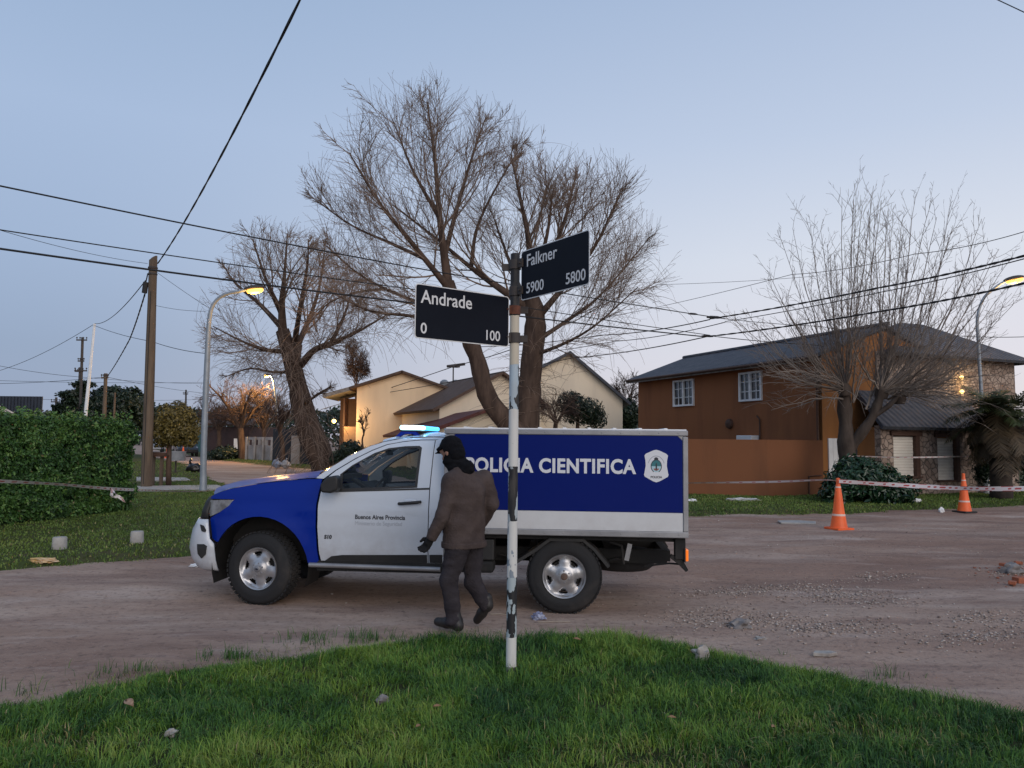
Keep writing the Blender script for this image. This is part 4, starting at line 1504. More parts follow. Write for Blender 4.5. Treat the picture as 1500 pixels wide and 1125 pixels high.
mb.build('branches', M['hedge core'], hedge)  # solid dark core; the hedge's inner shade is put into its colour


def leaf_ball(name, label, cat, loc, ells, n, size, stops_mat, seed, asp=0.5, trunk=None, group=None, shell=0.35, droop=0.3, core=True, dens=1.4, stem_m=None):
    """crown of leaves through the volume of several ellipsoids with clumps and gaps"""
    r = np.random.default_rng(seed)
    root = thing(name, label, cat, loc, 0, group)
    lo = np.array(loc, float)
    Ps, Ns = [], []
    vol = np.array([e[1][0] * e[1][1] * e[1][2] for e in ells]) ** 0.7
    for (c, e), k in zip(ells, (n * vol / vol.sum()).astype(int)):
        d = r.normal(0, 1, (k * 2, 3))
        d /= np.linalg.norm(d, axis=1, keepdims=True)
        u = 1 - shell * r.random(k * 2) ** 1.6
        lump = 0.82 + 0.36 * fbm(d[:, 0] * 2.6 + 9 + seed, d[:, 2] * 2.6 + d[:, 1] * 2.1 + 5, seed)
        p = np.array(c) + d * np.array(e) * (u * lump)[:, None]
        g = fbm(p[:, 0] * 3.1 / max(e) * 1.2 + 3, p[:, 2] * 3.1 / max(e) * 1.2 + p[:, 1], seed + 4)
        kp = r.random(k * 2) < np.clip((g - .28) * dens * 1.9, 0, 1)
        Ps.append(p[kp])
        Ns.append(d[kp])
    P, Nn = np.concatenate(Ps), np.concatenate(Ns)
    t = np.clip(0.45 + .35 * (fbm(P[:, 0] * 3, P[:, 2] * 3, seed + 8) - .5) + r.normal(0, .17, len(P)), 0, 1)
    link('crown' if trunk else 'foliage', leaf_mesh('crown', P - lo, Nn, r.uniform(.7, 1.3, len(P)) * size, t, seed + 1, asp, droop), stops_mat, root)
    if trunk:
        mb_ = MB()
        mb_.tube([np.array(p) - lo for p in trunk[0]], trunk[1], 8)
        for (c, e) in ells:
            mb_.tube([np.array(trunk[0][-1]) - lo, (np.array(trunk[0][-1]) + np.array(c)) / 2 - lo, np.array(c) - lo], [trunk[1][-1] * .8, trunk[1][-1] * .5, .01], 6)
        mb_.build('trunk', stem_m or M['willow bark'], root, smooth=180)
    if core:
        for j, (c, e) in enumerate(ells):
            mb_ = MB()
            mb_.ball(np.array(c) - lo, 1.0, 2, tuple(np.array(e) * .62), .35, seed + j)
            mb_.build('branches', M['hedge core'], root)  # dark solid lump per ellipsoid, coloured as the shade behind the leaves
    return root


def E_(px, py, Y, rx, ry, rd=None):
    s = Y / F
    return (A(px, py, Y), (rx * s, (rd if rd else rx) * s, ry * s))


M['yellow leaf'] = leaf_mat('brownish leaves', [(0, (0.040, 0.034, 0.010)), (0.5, (0.135, 0.105, 0.026)), (1, (0.28, 0.205, 0.050))])
M['ever leaf'] = leaf_mat('dark evergreen leaves', [(0, (0.006, 0.012, 0.007)), (0.5, (0.014, 0.027, 0.014)), (1, (0.035, 0.055, 0.026))])
M['bush leaf'] = leaf_mat('glossy bush leaves', [(0, (0.006, 0.020, 0.010)), (0.5, (0.014, 0.045, 0.018)), (1, (0.040, 0.090, 0.032))], 0.35, 0.5)
Yt = 25.4
b_ = A(247, 717, Yt)
leaf_ball('round_tree', 'small round tree with yellowish brown leaves and a thin trunk behind the wooden pole', 'tree', tuple(b_ * np.array([1, 1, 0])),
          [E_(256, 620, Yt, 31, 33), E_(240, 632, Yt, 24, 24), E_(272, 634, Yt, 20, 22)], 9000, 0.10, M['yellow leaf'], 61, 0.5,
          ([b_, A(247, 690, Yt), A(248, 655, Yt), A(254, 630, Yt)], [0.10, 0.09, 0.08, 0.05]), core=False, shell=0.55)
b_ = A(1270, 738, 21.6)
leaf_ball('bush', 'dense dark glossy bush at the foot of the pollarded plane tree', 'bush', (b_[0], 21.6, 0),
          [E_(1262, 706, 21.6, 52, 36, 40), E_(1303, 716, 21.4, 40, 24, 34), E_(1225, 722, 21.4, 22, 20, 30), E_(1255, 688, 21.8, 28, 22)], 6500, 0.15, M['bush leaf'], 62, 0.42, shell=0.5, droop=0.8)
b_ = A(168, 640, 62)
leaf_ball('evergreen_tree', 'broad dark evergreen tree looming over the middle of the hedge', 'tree', (b_[0], 62, 0),
          [E_(160, 598, 62, 30, 32), E_(190, 597, 60, 24, 29), E_(135, 606, 61, 16, 22), E_(210, 610, 62, 18, 20)], 16000, 0.32, M['ever leaf'], 63, 0.5, ([A(168, 645, 62), A(168, 600, 62)], [0.4, 0.3]))
b_ = A(108, 640, 66)
root = leaf_ball('cedar_tree', 'dark cedar with flat layered branches behind the hedge beside the tall white pole', 'tree', (b_[0], 66, 0),
                 [E_(120, 563, 66, 18, 3.2, 9), E_(106, 578, 66, 22, 4, 10), E_(116, 588, 66, 26, 4, 10), E_(98, 596, 66, 20, 5, 10), E_(110, 604, 66, 30, 6, 12), E_(119, 574, 66, 12, 3, 9)], 6500, 0.34, M['ever leaf'], 64, 0.4, ([A(114, 645, 66), A(116, 600, 66), A(118, 558, 66)], [0.3, 0.22, 0.06]), core=False, shell=.9)
b_ = A(846, 660, 31)
leaf_ball('shrub_tree', 'dark leafy small tree just above the truck box before the tall gable', 'tree', (b_[0], 31, 0),
          [E_(853, 602, 31, 32, 22), E_(835, 592, 31, 22, 20), E_(872, 614, 31, 18, 18)], 4200, 0.13, M['ever leaf'], 65, 0.4, ([A(846, 665, 31), A(846, 610, 31)], [0.12, 0.06]), core=False, shell=.8)
b_ = A(332, 676, 58)
leaf_ball('dark_bush', 'low dark bush on the far bank of the side street', 'bush', (b_[0], 58, 0), [E_(330, 665, 58, 19, 10), E_(315, 668, 58, 11, 8)], 3000, 0.24, M['ever leaf'], 66)
b_ = A(512, 672, 37)
leaf_ball('dark_bush', 'dark shrub at the foot of the cream house beside the windscreen', 'bush', (b_[0], 37, 0), [E_(515, 662, 37, 20, 17), E_(498, 672, 37, 13, 12)], 2600, 0.14, M['ever leaf'], 67)
b_ = A(912, 640, 48)
leaf_ball('dark_bush', 'evergreen shrubs beyond the garden next to the tall gable', 'bush', (b_[0], 48, 0), [E_(922, 606, 48, 14, 22), E_(905, 620, 48, 10, 18)], 2600, 0.2, M['ever leaf'], 68)
# far belt of trees closing the view
r_ = np.random.default_rng(70)
n = 60000
x = r_.uniform(-190, 230, n)
y = 150 + r_.normal(0, 3, n)
hgt = 4.2 + 3.2 * fbm(x * 0.06, x * 0 + 3, 7) + 2.0 * fbm(x * 0.3, x * 0 + 8, 8)
z = hgt * r_.random(n) ** .7
tl = link('treeline', leaf_mesh('treeline', np.stack([x, y, z], -1), np.tile(np.array([[0, -1.0, .3]]), (n, 1)), r_.uniform(.5, 1.0, n), np.clip(r_.normal(.45, .2, n), 0, 1), 71, .6), M['ever leaf'])
meta(tl, 'far belt of dark trees along the horizon', None, None, 'stuff')

# ---- the palm on the right
M['frond'] = leaf_mat('palm fronds', [(0, (0.030, 0.022, 0.012)), (0.35, (0.090, 0.060, 0.030)), (0.5, (0.035, 0.042, 0.016)), (1, (0.050, 0.070, 0.026))], 0.55, 0.3)
M['palm trunk'] = pmat('palm trunk', (0.052, 0.038, 0.028), 0.95, (0.026, 0.019, 0.015), 7, bump=1.0, bscale=8)
Yp = 23.6
pb = A(1466, 716, Yp) * np.array([1, 1, 0])
pr = np.random.default_rng(81)
palm = thing('palm_tree', 'shaggy palm with a skirt of brown fronds near the right edge', 'tree', tuple(pb))
mb = MB()
mb.tube([(0, 0, -.1), (0.02, 0, .5), (0, 0, 1.4), (0.03, 0, 2.3), (0, 0, 2.9)], [0.34, 0.30, 0.30, 0.34, 0.2], 12)
mb.build('trunk', M['palm trunk'], palm, smooth=180)


def frond(a, el, L, curl, t0, seed):
    r = np.random.default_rng(seed)
    n = 12
    d = np.array([math.cos(a) * math.cos(el), math.sin(a) * math.cos(el), math.sin(el)])
    p = np.array([math.cos(a) * .14, math.sin(a) * .14, 2.55 + r.uniform(-.25, .3)])
    pts = [p]
    for k in range(n):
        d = d + np.array([0, 0, -curl])
        d /= np.linalg.norm(d)
        p = p + d * L / n
        pts.append(p)
    pts = np.array(pts)
    V, Fq, tt__ = [], [], []
    for k in range(1, n + 1):
        for j in range(3):
            f = (k - 1 + j / 3) / n
            i = min(int(f * n), n - 1)
            q = pts[i] + (pts[i + 1] - pts[i]) * (f * n - i)
            tg = pts[i + 1] - pts[i]
            tg /= np.linalg.norm(tg)
            sd_ = np.cross(tg, UPV)
            sd_ /= np.linalg.norm(sd_) + 1e-9
            ll = L * 0.34 * math.sin(math.pi * min(1, .12 + f * .86)) ** .6 + .04
            for sg in (-1, 1):
                dr = sd_ * sg * .8 + tg * .65 + UPV * r.uniform(-.35, .1) + r.normal(0, .07, 3)
                dr /= np.linalg.norm(dr)
                w_ = tg * 0.016
                e = q + dr * ll + UPV * (-0.12 * ll)
                m_ = q + dr * ll * .55
                b0 = len(V)
                V += [q - w_, q + w_, m_ + w_ * 1.1, m_ - w_ * 1.1, e]
                Fq.append((b0, b0 + 1, b0 + 2, b0 + 3))
                Fq.append((b0 + 3, b0 + 2, b0 + 4, b0 + 4))
                tt__ += [np.clip(t0 + r.normal(0, .06), 0, 1)] * 5
    return V, Fq, tt__


def frond_group(name, specs):
    V, Q, Tn = [], [], []
    for s in specs:
        v, f, t = frond(*s)
        b = len(V)
        V += v
        Q += [tuple(i + b for i in q) for q in f]
        Tn += t
    quads_ = np.array([q for q in Q if q[2] != q[3]])
    tris = np.array([q[:3] for q in Q if q[2] == q[3]])
    link(name, mesh_np(name, np.array(V), [quads_, tris], np.array(Tn)), M['frond'], palm)


frond_group('crown', [(2 * math.pi * k / 34 + pr.normal(0, .1), pr.uniform(0.15, 1.25), pr.uniform(1.0, 1.5), pr.uniform(.06, .13), pr.uniform(.55, .95), 200 + k) for k in range(34)])
frond_group('dead_fronds', [(2 * math.pi * k / 46 + pr.normal(0, .1), pr.uniform(-1.0, 0.1), pr.uniform(1.0, 1.7), pr.uniform(.10, .2), pr.uniform(.05, .38), 300 + k) for k in range(46)])
# dark creeper-covered shrub mass round the palm and lamp post
leaf_ball('dark_bush', 'dark overgrown shrub beside the shuttered stone front under the palm', 'bush', tuple(A(1425, 712, 24.6) * np.array([1, 1, 0])),
          [E_(1446, 645, 25.0, 24, 34, 24), E_(1440, 690, 25.0, 14, 24, 14), E_(1500, 660, 25.4, 40, 50, 30)], 6000, 0.12, M['ever leaf'], 69, .4, shell=.6)
# ------------------------------------------------------------------ the police pickup with its van box
TO = (-0.939, 8.697, 0.0)
TH = -0.08273


def paint(name, col, dirt=(0.20, 0.15, 0.125), z0=0.30, z1=0.95, amt=0.55, coat=0.6, rough=0.35):
    """car paint with road dust settled low on the panels"""
    m = pmat(name, col, rough, coat=coat)
    nt = m.node_tree
    L = nt.links.new
    b = nt.nodes['Principled BSDF']
    t = nt.nodes.new('ShaderNodeTexCoord')
    s = nt.nodes.new('ShaderNodeSeparateXYZ')
    L(t.outputs['Object'], s.inputs[0])
    n = nt.nodes.new('ShaderNodeTexNoise')
    n.inputs['Scale'].default_value = 5
    n.inputs['Detail'].default_value = 8
    n.inputs['Roughness'].default_value = .7
    L(t.outputs['Object'], n.inputs['Vector'])
    r = nt.nodes.new('ShaderNodeMapRange')
    r.inputs[1].default_value = z1
    r.inputs[2].default_value = z0
    L(s.outputs[2], r.inputs[0])
    r2 = nt.nodes.new('ShaderNodeMapRange')
    r2.inputs[1].default_value = .35
    r2.inputs[2].default_value = .75
    L(n.outputs['Fac'], r2.inputs[0])
    mu = nt.nodes.new('ShaderNodeMath')
    mu.operation = 'MULTIPLY'
    L(r.outputs[0], mu.inputs[0])
    L(r2.outputs[0], mu.inputs[1])
    mu2 = nt.nodes.new('ShaderNodeMath')
    mu2.operation = 'MULTIPLY_ADD'
    L(mu.outputs[0], mu2.inputs[0])
    mu2.inputs[1].default_value = amt
    mu2.inputs[2].default_value = 0.0
    x = nt.nodes.new('ShaderNodeMix')
    x.data_type = 'RGBA'
    L(mu2.outputs[0], x.inputs[0])
    x.inputs[6].default_value = (*col, 1)
    x.inputs[7].default_value = (*dirt, 1)
    L(x.outputs[2], b.inputs['Base Color'])
    rr = nt.nodes.new('ShaderNodeMapRange')
    rr.inputs[3].default_value = rough
    rr.inputs[4].default_value = 0.85
    L(mu2.outputs[0], rr.inputs[0])
    L(rr.outputs[0], b.inputs['Roughness'])
    return m


M['truck white'] = paint('white truck paint', (0.53, 0.57, 0.62), amt=.6)
M['truck blue'] = paint('blue truck paint', (0.0, 0.0185, 0.235), amt=.06, coat=.22)
M['truck blue'].node_tree.nodes['Principled BSDF'].inputs['Specular IOR Level'].default_value = .14
M['box blue'] = paint('blue box vinyl', (0.0, 0.0088, 0.125), amt=.03, coat=0.0, rough=.55, z0=.7, z1=1.3)
M['box blue'].node_tree.nodes['Principled BSDF'].inputs['Specular IOR Level'].default_value = .12
M['box white'] = paint('white box vinyl', (0.58, 0.585, 0.59), amt=.35, coat=.2, rough=.45, z0=.7, z1=1.1)
M['aluminium'] = pmat('dull aluminium', (0.33, 0.33, 0.34), 0.5, (0.24, 0.24, 0.25), 4, metal=.6)
M['black plastic'] = pmat('black plastic', (0.012, 0.012, 0.013), 0.6, (0.022, 0.021, 0.020), 5)
M['chassis'] = pmat('chassis black', (0.010, 0.010, 0.010), 0.85, (0.045, 0.036, 0.031), 3.0, lo=.5, hi=.85)
M['tyre'] = pmat('tyre rubber', (0.014, 0.014, 0.015), 0.85, (0.050, 0.042, 0.037), 4, lo=.52, hi=.9, bump=.2)
M['rim'] = pmat('silver steel rim', (0.46, 0.46, 0.47), 0.38, (0.26, 0.24, 0.23), 6, lo=.5, hi=.8, metal=.75)
M['cab glass'] = pmat('cab glass', (0.33, 0.37, 0.38), 0.02, trans=1.0, coat=.6)
M['cab glass'].node_tree.nodes['Principled BSDF'].inputs['IOR'].default_value = 1.05
M['seat cloth'] = pmat('dark seat cloth', (0.045, 0.045, 0.048), 0.9)
M['headliner'] = pmat('grey cabin trim', (0.16, 0.16, 0.16), 0.9)
M['lamp lens'] = pmat('headlamp lens', (0.42, 0.45, 0.48), 0.12, (0.16, 0.17, 0.18), 9, coat=1, metal=.4)
M['amber'] = pmat('amber lens', (0.8, 0.16, 0.01), 0.3, coat=1, emit=(1, .22, .02), estr=.5)
M['red lens'] = pmat('red lens', (0.35, 0.01, 0.01), 0.25, coat=1)
M['decal white'] = pmat('white lettering', (0.64, 0.65, 0.68), 0.5)
M['decal black'] = pmat('dark lettering', (0.018, 0.020, 0.030), 0.5)
M['decal grey'] = pmat('grey lettering', (0.34, 0.36, 0.40), 0.5)
M['teal mark'] = pmat('teal emblem', (0.02, 0.15, 0.17), 0.5)
M['pale mark'] = pmat('pale blue emblem', (0.35, 0.52, 0.58), 0.5)
M['red mark'] = pmat('red emblem', (0.30, 0.09, 0.07), 0.5)
M['blue beacon'] = pmat('lit blue beacon', (0.05, 0.35, 0.9), 0.3, emit=(0.06, 0.42, 1.0), estr=2.6)
M['cyan beacon'] = pmat('flashing beacon', (0.3, 0.8, 1.0), 0.3, emit=(0.42, 0.90, 1.0), estr=3.6)

truck = thing('police_truck', 'blue and white single cab police pickup with a blue box body and lit beacon', 'pickup truck', TO, TH)
WC = (-1.55, 0.365)
WR = (1.55, 0.365)
TR = 0.368


def W(x, z):
    """half width of the bodywork at station x, height z"""
    pts = [(0.25, .80), (.42, .855), (.60, .892), (.80, .905), (1.0, .897), (1.12, .885), (1.20, .868), (1.35, .826), (1.5, .776), (1.62, .728), (1.70, .675), (1.76, .60)]
    w = np.interp(z, [p[0] for p in pts], [p[1] for p in pts])
    t = np.clip((-1.35 - x) / 1.0, 0, 1)
    w = w - .20 * t ** 2.6
    r = np.hypot(x - WC[0], z - WC[1])
    w = w + .028 * np.exp(-((r - .50) / .10) ** 2) * (z < 1.0)
    # shoulder crease along the flank
    w = w + .006 * np.exp(-((z - (.985 + .02 * x)) / .035) ** 2)
    return w


def side_panel(name, outline, holes, m, parent, off=0.0, th=0.02, step=0.055, label=None, both=True, bev=0.004, surf=W):
    res = []
    for sg in ((-1, 1) if both else (-1,)):
        bm = bmesh.new()
        es = []
        for loop in [outline] + holes:
            v = [bm.verts.new((x, 0, z)) for x, z in loop]
            es += [bm.edges.new((v[i], v[(i + 1) % len(v)])) for i in range(len(v))]
        bmesh.ops.triangle_fill(bm, use_beauty=True, use_dissolve=False, edges=es)
        xs = [p[0] for p in outline]
        zs = [p[1] for p in outline]
        for c in np.arange(min(xs) + step * .5, max(xs), step):
            bmesh.ops.bisect_plane(bm, geom=bm.verts[:] + bm.edges[:] + bm.faces[:], plane_co=(c, 0, 0), plane_no=(1, 0, 0), dist=1e-5)
        for c in np.arange(min(zs) + step * .5, max(zs), step):
            bmesh.ops.bisect_plane(bm, geom=bm.verts[:] + bm.edges[:] + bm.faces[:], plane_co=(0, 0, c), plane_no=(0, 0, 1), dist=1e-5)
        bmesh.ops.remove_doubles(bm, verts=bm.verts, dist=1e-5)
        for v in bm.verts:
            v.co.y = sg * (float(surf(v.co.x, v.co.z)) + off)
        bmesh.ops.recalc_face_normals(bm, faces=bm.faces)
        av = sum((f.normal.y for f in bm.faces))
        if av * sg < 0:
            bmesh.ops.reverse_faces(bm, faces=bm.faces)
        ext = bmesh.ops.extrude_face_region(bm, geom=bm.faces[:])
        nv = [g for g in ext['geom'] if isinstance(g, bmesh.types.BMVert)]
        for v in nv:
            v.co.y -= sg * th
        # the extruded copy is the inner skin: orient everything outwards
        bmesh.ops.recalc_face_normals(bm, faces=bm.faces)
        me = bpy.data.meshes.new(name)
        bm.to_mesh(me)
        bm.free()
        o = link(name, me, m, parent, smooth=40)
        if label:
            o['label'] = label
        res.append(o)
    return res


def arch(cx, cz, r, a0, a1, n):
    return [(cx + r * math.cos(a0 + (a1 - a0) * k / n), cz + r * math.sin(a0 + (a1 - a0) * k / n)) for k in range(n + 1)]


# front wing
ar_ = arch(WC[0], WC[1] + .02, 0.515, rad(152), rad(6), 16)
wing = [(-2.12, .862), (-2.085, .66), (-2.035, .632)] + ar_ + [(-1.03, .44), (-.93, .435), (-.948, .56), (-.966, .80), (-.968, 1.03), (-.945, 1.18), (-.93, 1.285), (-1.06, 1.285), (-1.30, 1.262), (-1.50, 1.238), (-1.70, 1.207), (-1.92, 1.166), (-2.085, 1.108), (-2.125, 1.082), (-2.13, 1.060), (-1.842, 1.064), (-1.918, .992), (-2.012, .926)]
side_panel('wing', wing, [], M['truck blue'], truck)
# wheel arch liner
for sg in (-1, 1):
    mb = MB()
    mb.grid([[(WC[0] + .51 * math.cos(a), sg * y, WC[1] + .02 + .51 * math.sin(a)) for y in (.86, .6, .45)] for a in np.linspace(rad(200), rad(-22), 18)])
    mb.build('arch_liner', M['black plastic'], truck, smooth=60)
# door
dout = [(-.905, .455), (-.925, .54), (-.944, .80), (-.946, 1.03), (-.922, 1.185), (-.905, 1.272), (-.79, 1.372), (-.60, 1.492), (-.44, 1.576), (-.29, 1.638), (-.12, 1.672), (.06, 1.690), (.203, 1.692), (.196, 1.45), (.188, 1.215), (.186, .9), (.186, .56), (.186, .458)]
wout = [(-.735, 1.168), (-.745, 1.335), (-.63, 1.428), (-.41, 1.556), (-.27, 1.606), (-.10, 1.628), (.05, 1.634), (.078, 1.615), (.072, 1.42), (.064, 1.212)]
doors = side_panel('door', dout, [wout], M['truck white'], truck, th=.035)
for d_, sg in zip(doors, (-1, 1)):
    # glass
    bm = bmesh.new()
    v = [bm.verts.new((x, sg * (float(W(x, z)) - .014), z)) for x, z in wout]
    bm.faces.new(v)
    bmesh.ops.triangulate(bm, faces=bm.faces)
    me = bpy.data.meshes.new('window')
    bm.to_mesh(me)
    bm.free()
    link('window', me, M['cab glass'], d_)
    # rubber surround as a ring panel
    ring_in = [((x + .335) * .945 - .335, (z - 1.40) * .93 + 1.40) for x, z in wout]
    # handle
    mb = MB()
    P_ = [(-.115 + k * .032, -1 * 0, 1.052 + .003 * k) for k in range(8)]
    mb.tube([(p[0], sg * (float(W(p[0], p[2])) + (.030 if 0 < i < 7 else .004)), p[2]) for i, p in enumerate(P_)], .0155, 8)
    mb.build('handle', M['black plastic'], d_, smooth=60)
    mb = MB()
    mb.ball((0.0, sg * (float(W(0, 1.056)) - .004), 1.072), .05, 2, (1.5, .12, .6))
    mb.build('handle_recess', M['truck white'], d_, smooth=180)
    mb = MB()
    mb.tube([(.105, sg * (float(W(.105, 1.056)) + .030), 1.056), (.105, sg * (float(W(.105, 1.056)) + .036), 1.056)], .008, 8)
    mb.build('lock', M['aluminium'], d_)
    # mirror
    mb = MB()
    mo = [(-.86, 1.165), (-.868, 1.24), (-.805, 1.318), (-.715, 1.335), (-.685, 1.310), (-.690, 1.19), (-.765, 1.158)]
    mb.prism([(x, sg * .955, z) for x, z in mo], (0, sg * .14, 0))
    mb.tube([(-.74, sg * .85, 1.185), (-.75, sg * .97, 1.20)], .03, 8)
    mm_ = mb.build('mirror', M['black plastic'], d_, smooth=50, bevel=.03)
    # waist seal
    side_panel('waist_seal', [(-.905, 1.150), (.188, 1.196), (.188, 1.214), (-.74, 1.170), (-.90, 1.172)], [], M['black plastic'], d_, off=.004, th=.01, both=False, surf=lambda x, z, s=sg: W(x, z)) if sg < 0 else None
side_panel('window_seal', wout, [[((x + .335) * .935 - .335, (z - 1.405) * .90 + 1.405) for x, z in wout]], M['black plastic'], truck, off=.002, th=.012, step=.2)
# lower black trim band on the doors, pressed crease above it
side_panel('sill_trim', [(-.872, .462), (-.80, .512), (-.69, .527), (.18, .548), (.18, .466)], [], M['black plastic'], truck, off=.006, th=.02)
side_panel('sill_trim', [(.205, .468), (.205, .549), (.335, .552), (.335, .468)], [], M['black plastic'], truck, off=.006, th=.02)
# rear cab quarter
side_panel('cab_corner', [(.212, 1.692), (.205, 1.45), (.198, 1.215), (.195, .9), (.195, .458), (.342, .458), (.345, 1.0), (.340, 1.45), (.334, 1.70), (.28, 1.712)], [], M['truck white'], truck, th=.03)
# roof rail panel between the door tops and the roof
side_panel('cant_rail', [(-.915, 1.288), (-1.0, 1.292), (-.868, 1.392), (-.68, 1.515), (-.49, 1.612), (-.335, 1.668), (-.11, 1.712), (.18, 1.728), (.334, 1.728), (.334, 1.708), (.205, 1.700), (.05, 1.698), (-.12, 1.680), (-.295, 1.646), (-.445, 1.584), (-.606, 1.50), (-.797, 1.38)], [], M['truck white'], truck, th=.03)
# sill and side step
for sg in (-1, 1):
    mb = MB()
    mb.box((-.30, sg * .83, .415), (1.30, .08, .10))
    mb.build('sill', M['chassis'], truck)
    mb = MB()
    mb.tube([(-1.02, sg * .90, .425), (.32, sg * .90, .412)], .024, 10)
    mb.tube([(-.8, sg * .75, .40), (-.8, sg * .90, .415)], .018, 6)
    mb.tube([(.1, sg * .75, .40), (.1, sg * .90, .413)], .018, 6)
    mb.build('side_step', M['aluminium'], truck, smooth=50)


# bonnet, windscreen, roof
def edge_top(x):
    return float(np.interp(x, [-2.24, -2.16, -2.09, -1.92, -1.70, -1.5, -1.3, -1.06, -.93], [.98, 1.055, 1.112, 1.172, 1.214, 1.246, 1.270, 1.294, 1.30]))


rows = []
for x in np.linspace(-2.10, -.98, 26):
    w = float(W(x, min(edge_top(x), 1.17))) - .015
    zt = edge_top(x)
    row = []
    for s in np.linspace(-1, 1, 21):
        bow = (1 - abs(s) ** 2.4)
        xx_ = x - .20 * (1 - s * s) * np.clip((-1.5 - x) / .6, 0, 1) - .10 * (1 - s * s) * np.clip((x + 1.3) / .35, 0, 1)
        z = zt + .055 * bow + .012 * (abs(abs(s) - .62) < .12) * np.clip((x + 2.1) / .4, 0, 1)
        row.append((xx_, s * w, z))
    rows.append(row)
mb = MB()
mb.grid(rows)
mb.build('bonnet', M['truck blue'], truck, smooth=180)


def loft(name, Lc, bow_x, bow_z, m, n=15, parent=None):
    """sheet between mirrored edge points Lc [(x, y, z)]"""
    rows = []
    for (x, y, z), bx, bz in zip(Lc, bow_x, bow_z):
        rows.append([(x - bx * (1 - s * s), s * y, z + bz * (1 - abs(s) ** 2.2)) for s in np.linspace(-1, 1, n)])
    mb = MB()
    mb.grid(rows)
    return mb.build(name, m, parent, smooth=180)


wsL = [(-1.0, .815, 1.288), (-.868, .785, 1.392), (-.68, .745, 1.515), (-.49, .715, 1.612), (-.335, .690, 1.668)]
loft('windscreen', wsL, [.20, .17, .13, .10, .08], [0.0, .005, .01, .02, .03], M['cab glass'], parent=truck)
rfL = [(-.345, .692, 1.672), (-.22, .668, 1.700), (-.05, .655, 1.722), (.12, .650, 1.732), (.25, .650, 1.732), (.338, .655, 1.722)]
loft('roof', rfL, [.08, .05, .02, 0, 0, 0], [.035, .045, .05, .05, .045, .03], M['truck white'], parent=truck)
mb = MB()
mb.box((-1.06, 0, 1.275), (.16, 1.5, .05))
mb.build('cowl', M['black plastic'], truck)
mb = MB()
mb.prism([(.335, -.80, .46), (.335, .80, .46), (.335, .85, 1.0), (.335, .80, 1.35), (.335, .66, 1.72), (.335, -.66, 1.72), (.335, -.80, 1.35), (.335, -.85, 1.0)], (-.02, 0, 0))
mb.build('cab_back', M['truck white'], truck)
# antenna-like wiper and wiper arm
mb = MB()
mb.tube([(-1.10, -.1, 1.315), (-1.0, -.62, 1.345)], .010, 5)
mb.tube([(-1.12, .5, 1.32), (-1.06, .0, 1.365)], .010, 5)
mb.build('wiper', M['black plastic'], truck)


# nose: plan-curved fascia shells
def nose_curve(z, xf, xs, w, n=11, p=.42):
    out = []
    for t in np.linspace(0, math.pi / 2, n):
        out.append((xs - (xs - xf) * math.sin(t) ** .85, w * math.cos(t) ** p))
    return [(x, -y, z) for x, y in out] + [(x, y, z) for x, y in out[::-1][1:]]


def nose(name, levels, m, parent=None):
    mb = MB()
    mb.grid([nose_curve(*l) for l in levels])
    o = mb.build(name, m, parent or truck, smooth=50)
    s = o.modifiers.new('thickness', 'SOLIDIFY')
    s.thickness = .018
    s.offset = -1
    return o


bumper = nose('bumper', [(.318, -2.30, -2.015, .790), (.345, -2.36, -2.01, .838), (.44, -2.43, -2.02, .868), (.55, -2.455, -2.03, .882), (.61, -2.445, -2.035, .886), (.66, -2.43, -2.085, .877), (.74, -2.41, -2.10, .872), (.80, -2.37, -2.11, .866), (.855, -2.33, -2.12, .858)], M['truck white'])
nose('grille', [(.86, -2.315, -2.13, .83), (.94, -2.29, -2.14, .82), (1.03, -2.26, -2.12, .80), (1.08, -2.22, -2.10, .78)], M['black plastic'])
nose('grille_bar', [(.955, -2.335, -2.16, .66), (.985, -2.332, -2.16, .66)], M['aluminium'])
for sg in (-1, 1):
    # dark intakes let into the bumper corner
    for poly in ([(-2.175, .735), (-2.20, .80), (-2.155, .79), (-2.125, .745), (-2.13, .725)], [(-2.215, .50), (-2.225, .60), (-2.14, .605), (-2.105, .585), (-2.12, .50), (-2.17, .455)]):
        def sf(x, z):
            # the bumper corner's own width at (x, z)
            xs, xf, w = np.interp(z, [.44, .55, .61, .66, .74, .80], [-2.02, -2.03, -2.035, -2.085, -2.10, -2.11]), np.interp(z, [.44, .55, .66, .8], [-2.43, -2.455, -2.43, -2.37]), np.interp(z, [.44, .55, .66, .8], [.868, .882, .877, .866])
            q = np.clip((xs - x) / (xs - xf), 0, 1) ** (1 / .85)
            return w * np.cos(np.arcsin(q)) ** .42
        if sg < 0:
            side_panel('fog_lamp_recess', poly, [], M['black plastic'], bumper, off=.010, th=.03, step=.015, surf=sf)


def hl_surf(x, z):
    return float(W(-1.85, 1.0)) - .012 - .085 * np.clip((-1.85 - x) / .33, 0, 1) ** 2.2


for hl in side_panel('headlight', [(-2.165, .945), (-2.17, 1.02), (-2.12, 1.048), (-1.838, 1.056), (-1.912, .99), (-2.005, .928), (-2.12, .880)], [], M['lamp lens'], truck, off=.004, th=.05, step=.04, surf=hl_surf):
    pass
side_panel('indicator', [(-2.19, .90), (-2.20, .99), (-2.17, .99), (-2.155, .90)], [], M['amber'], truck, off=-.03, th=.03, step=.1, surf=hl_surf)

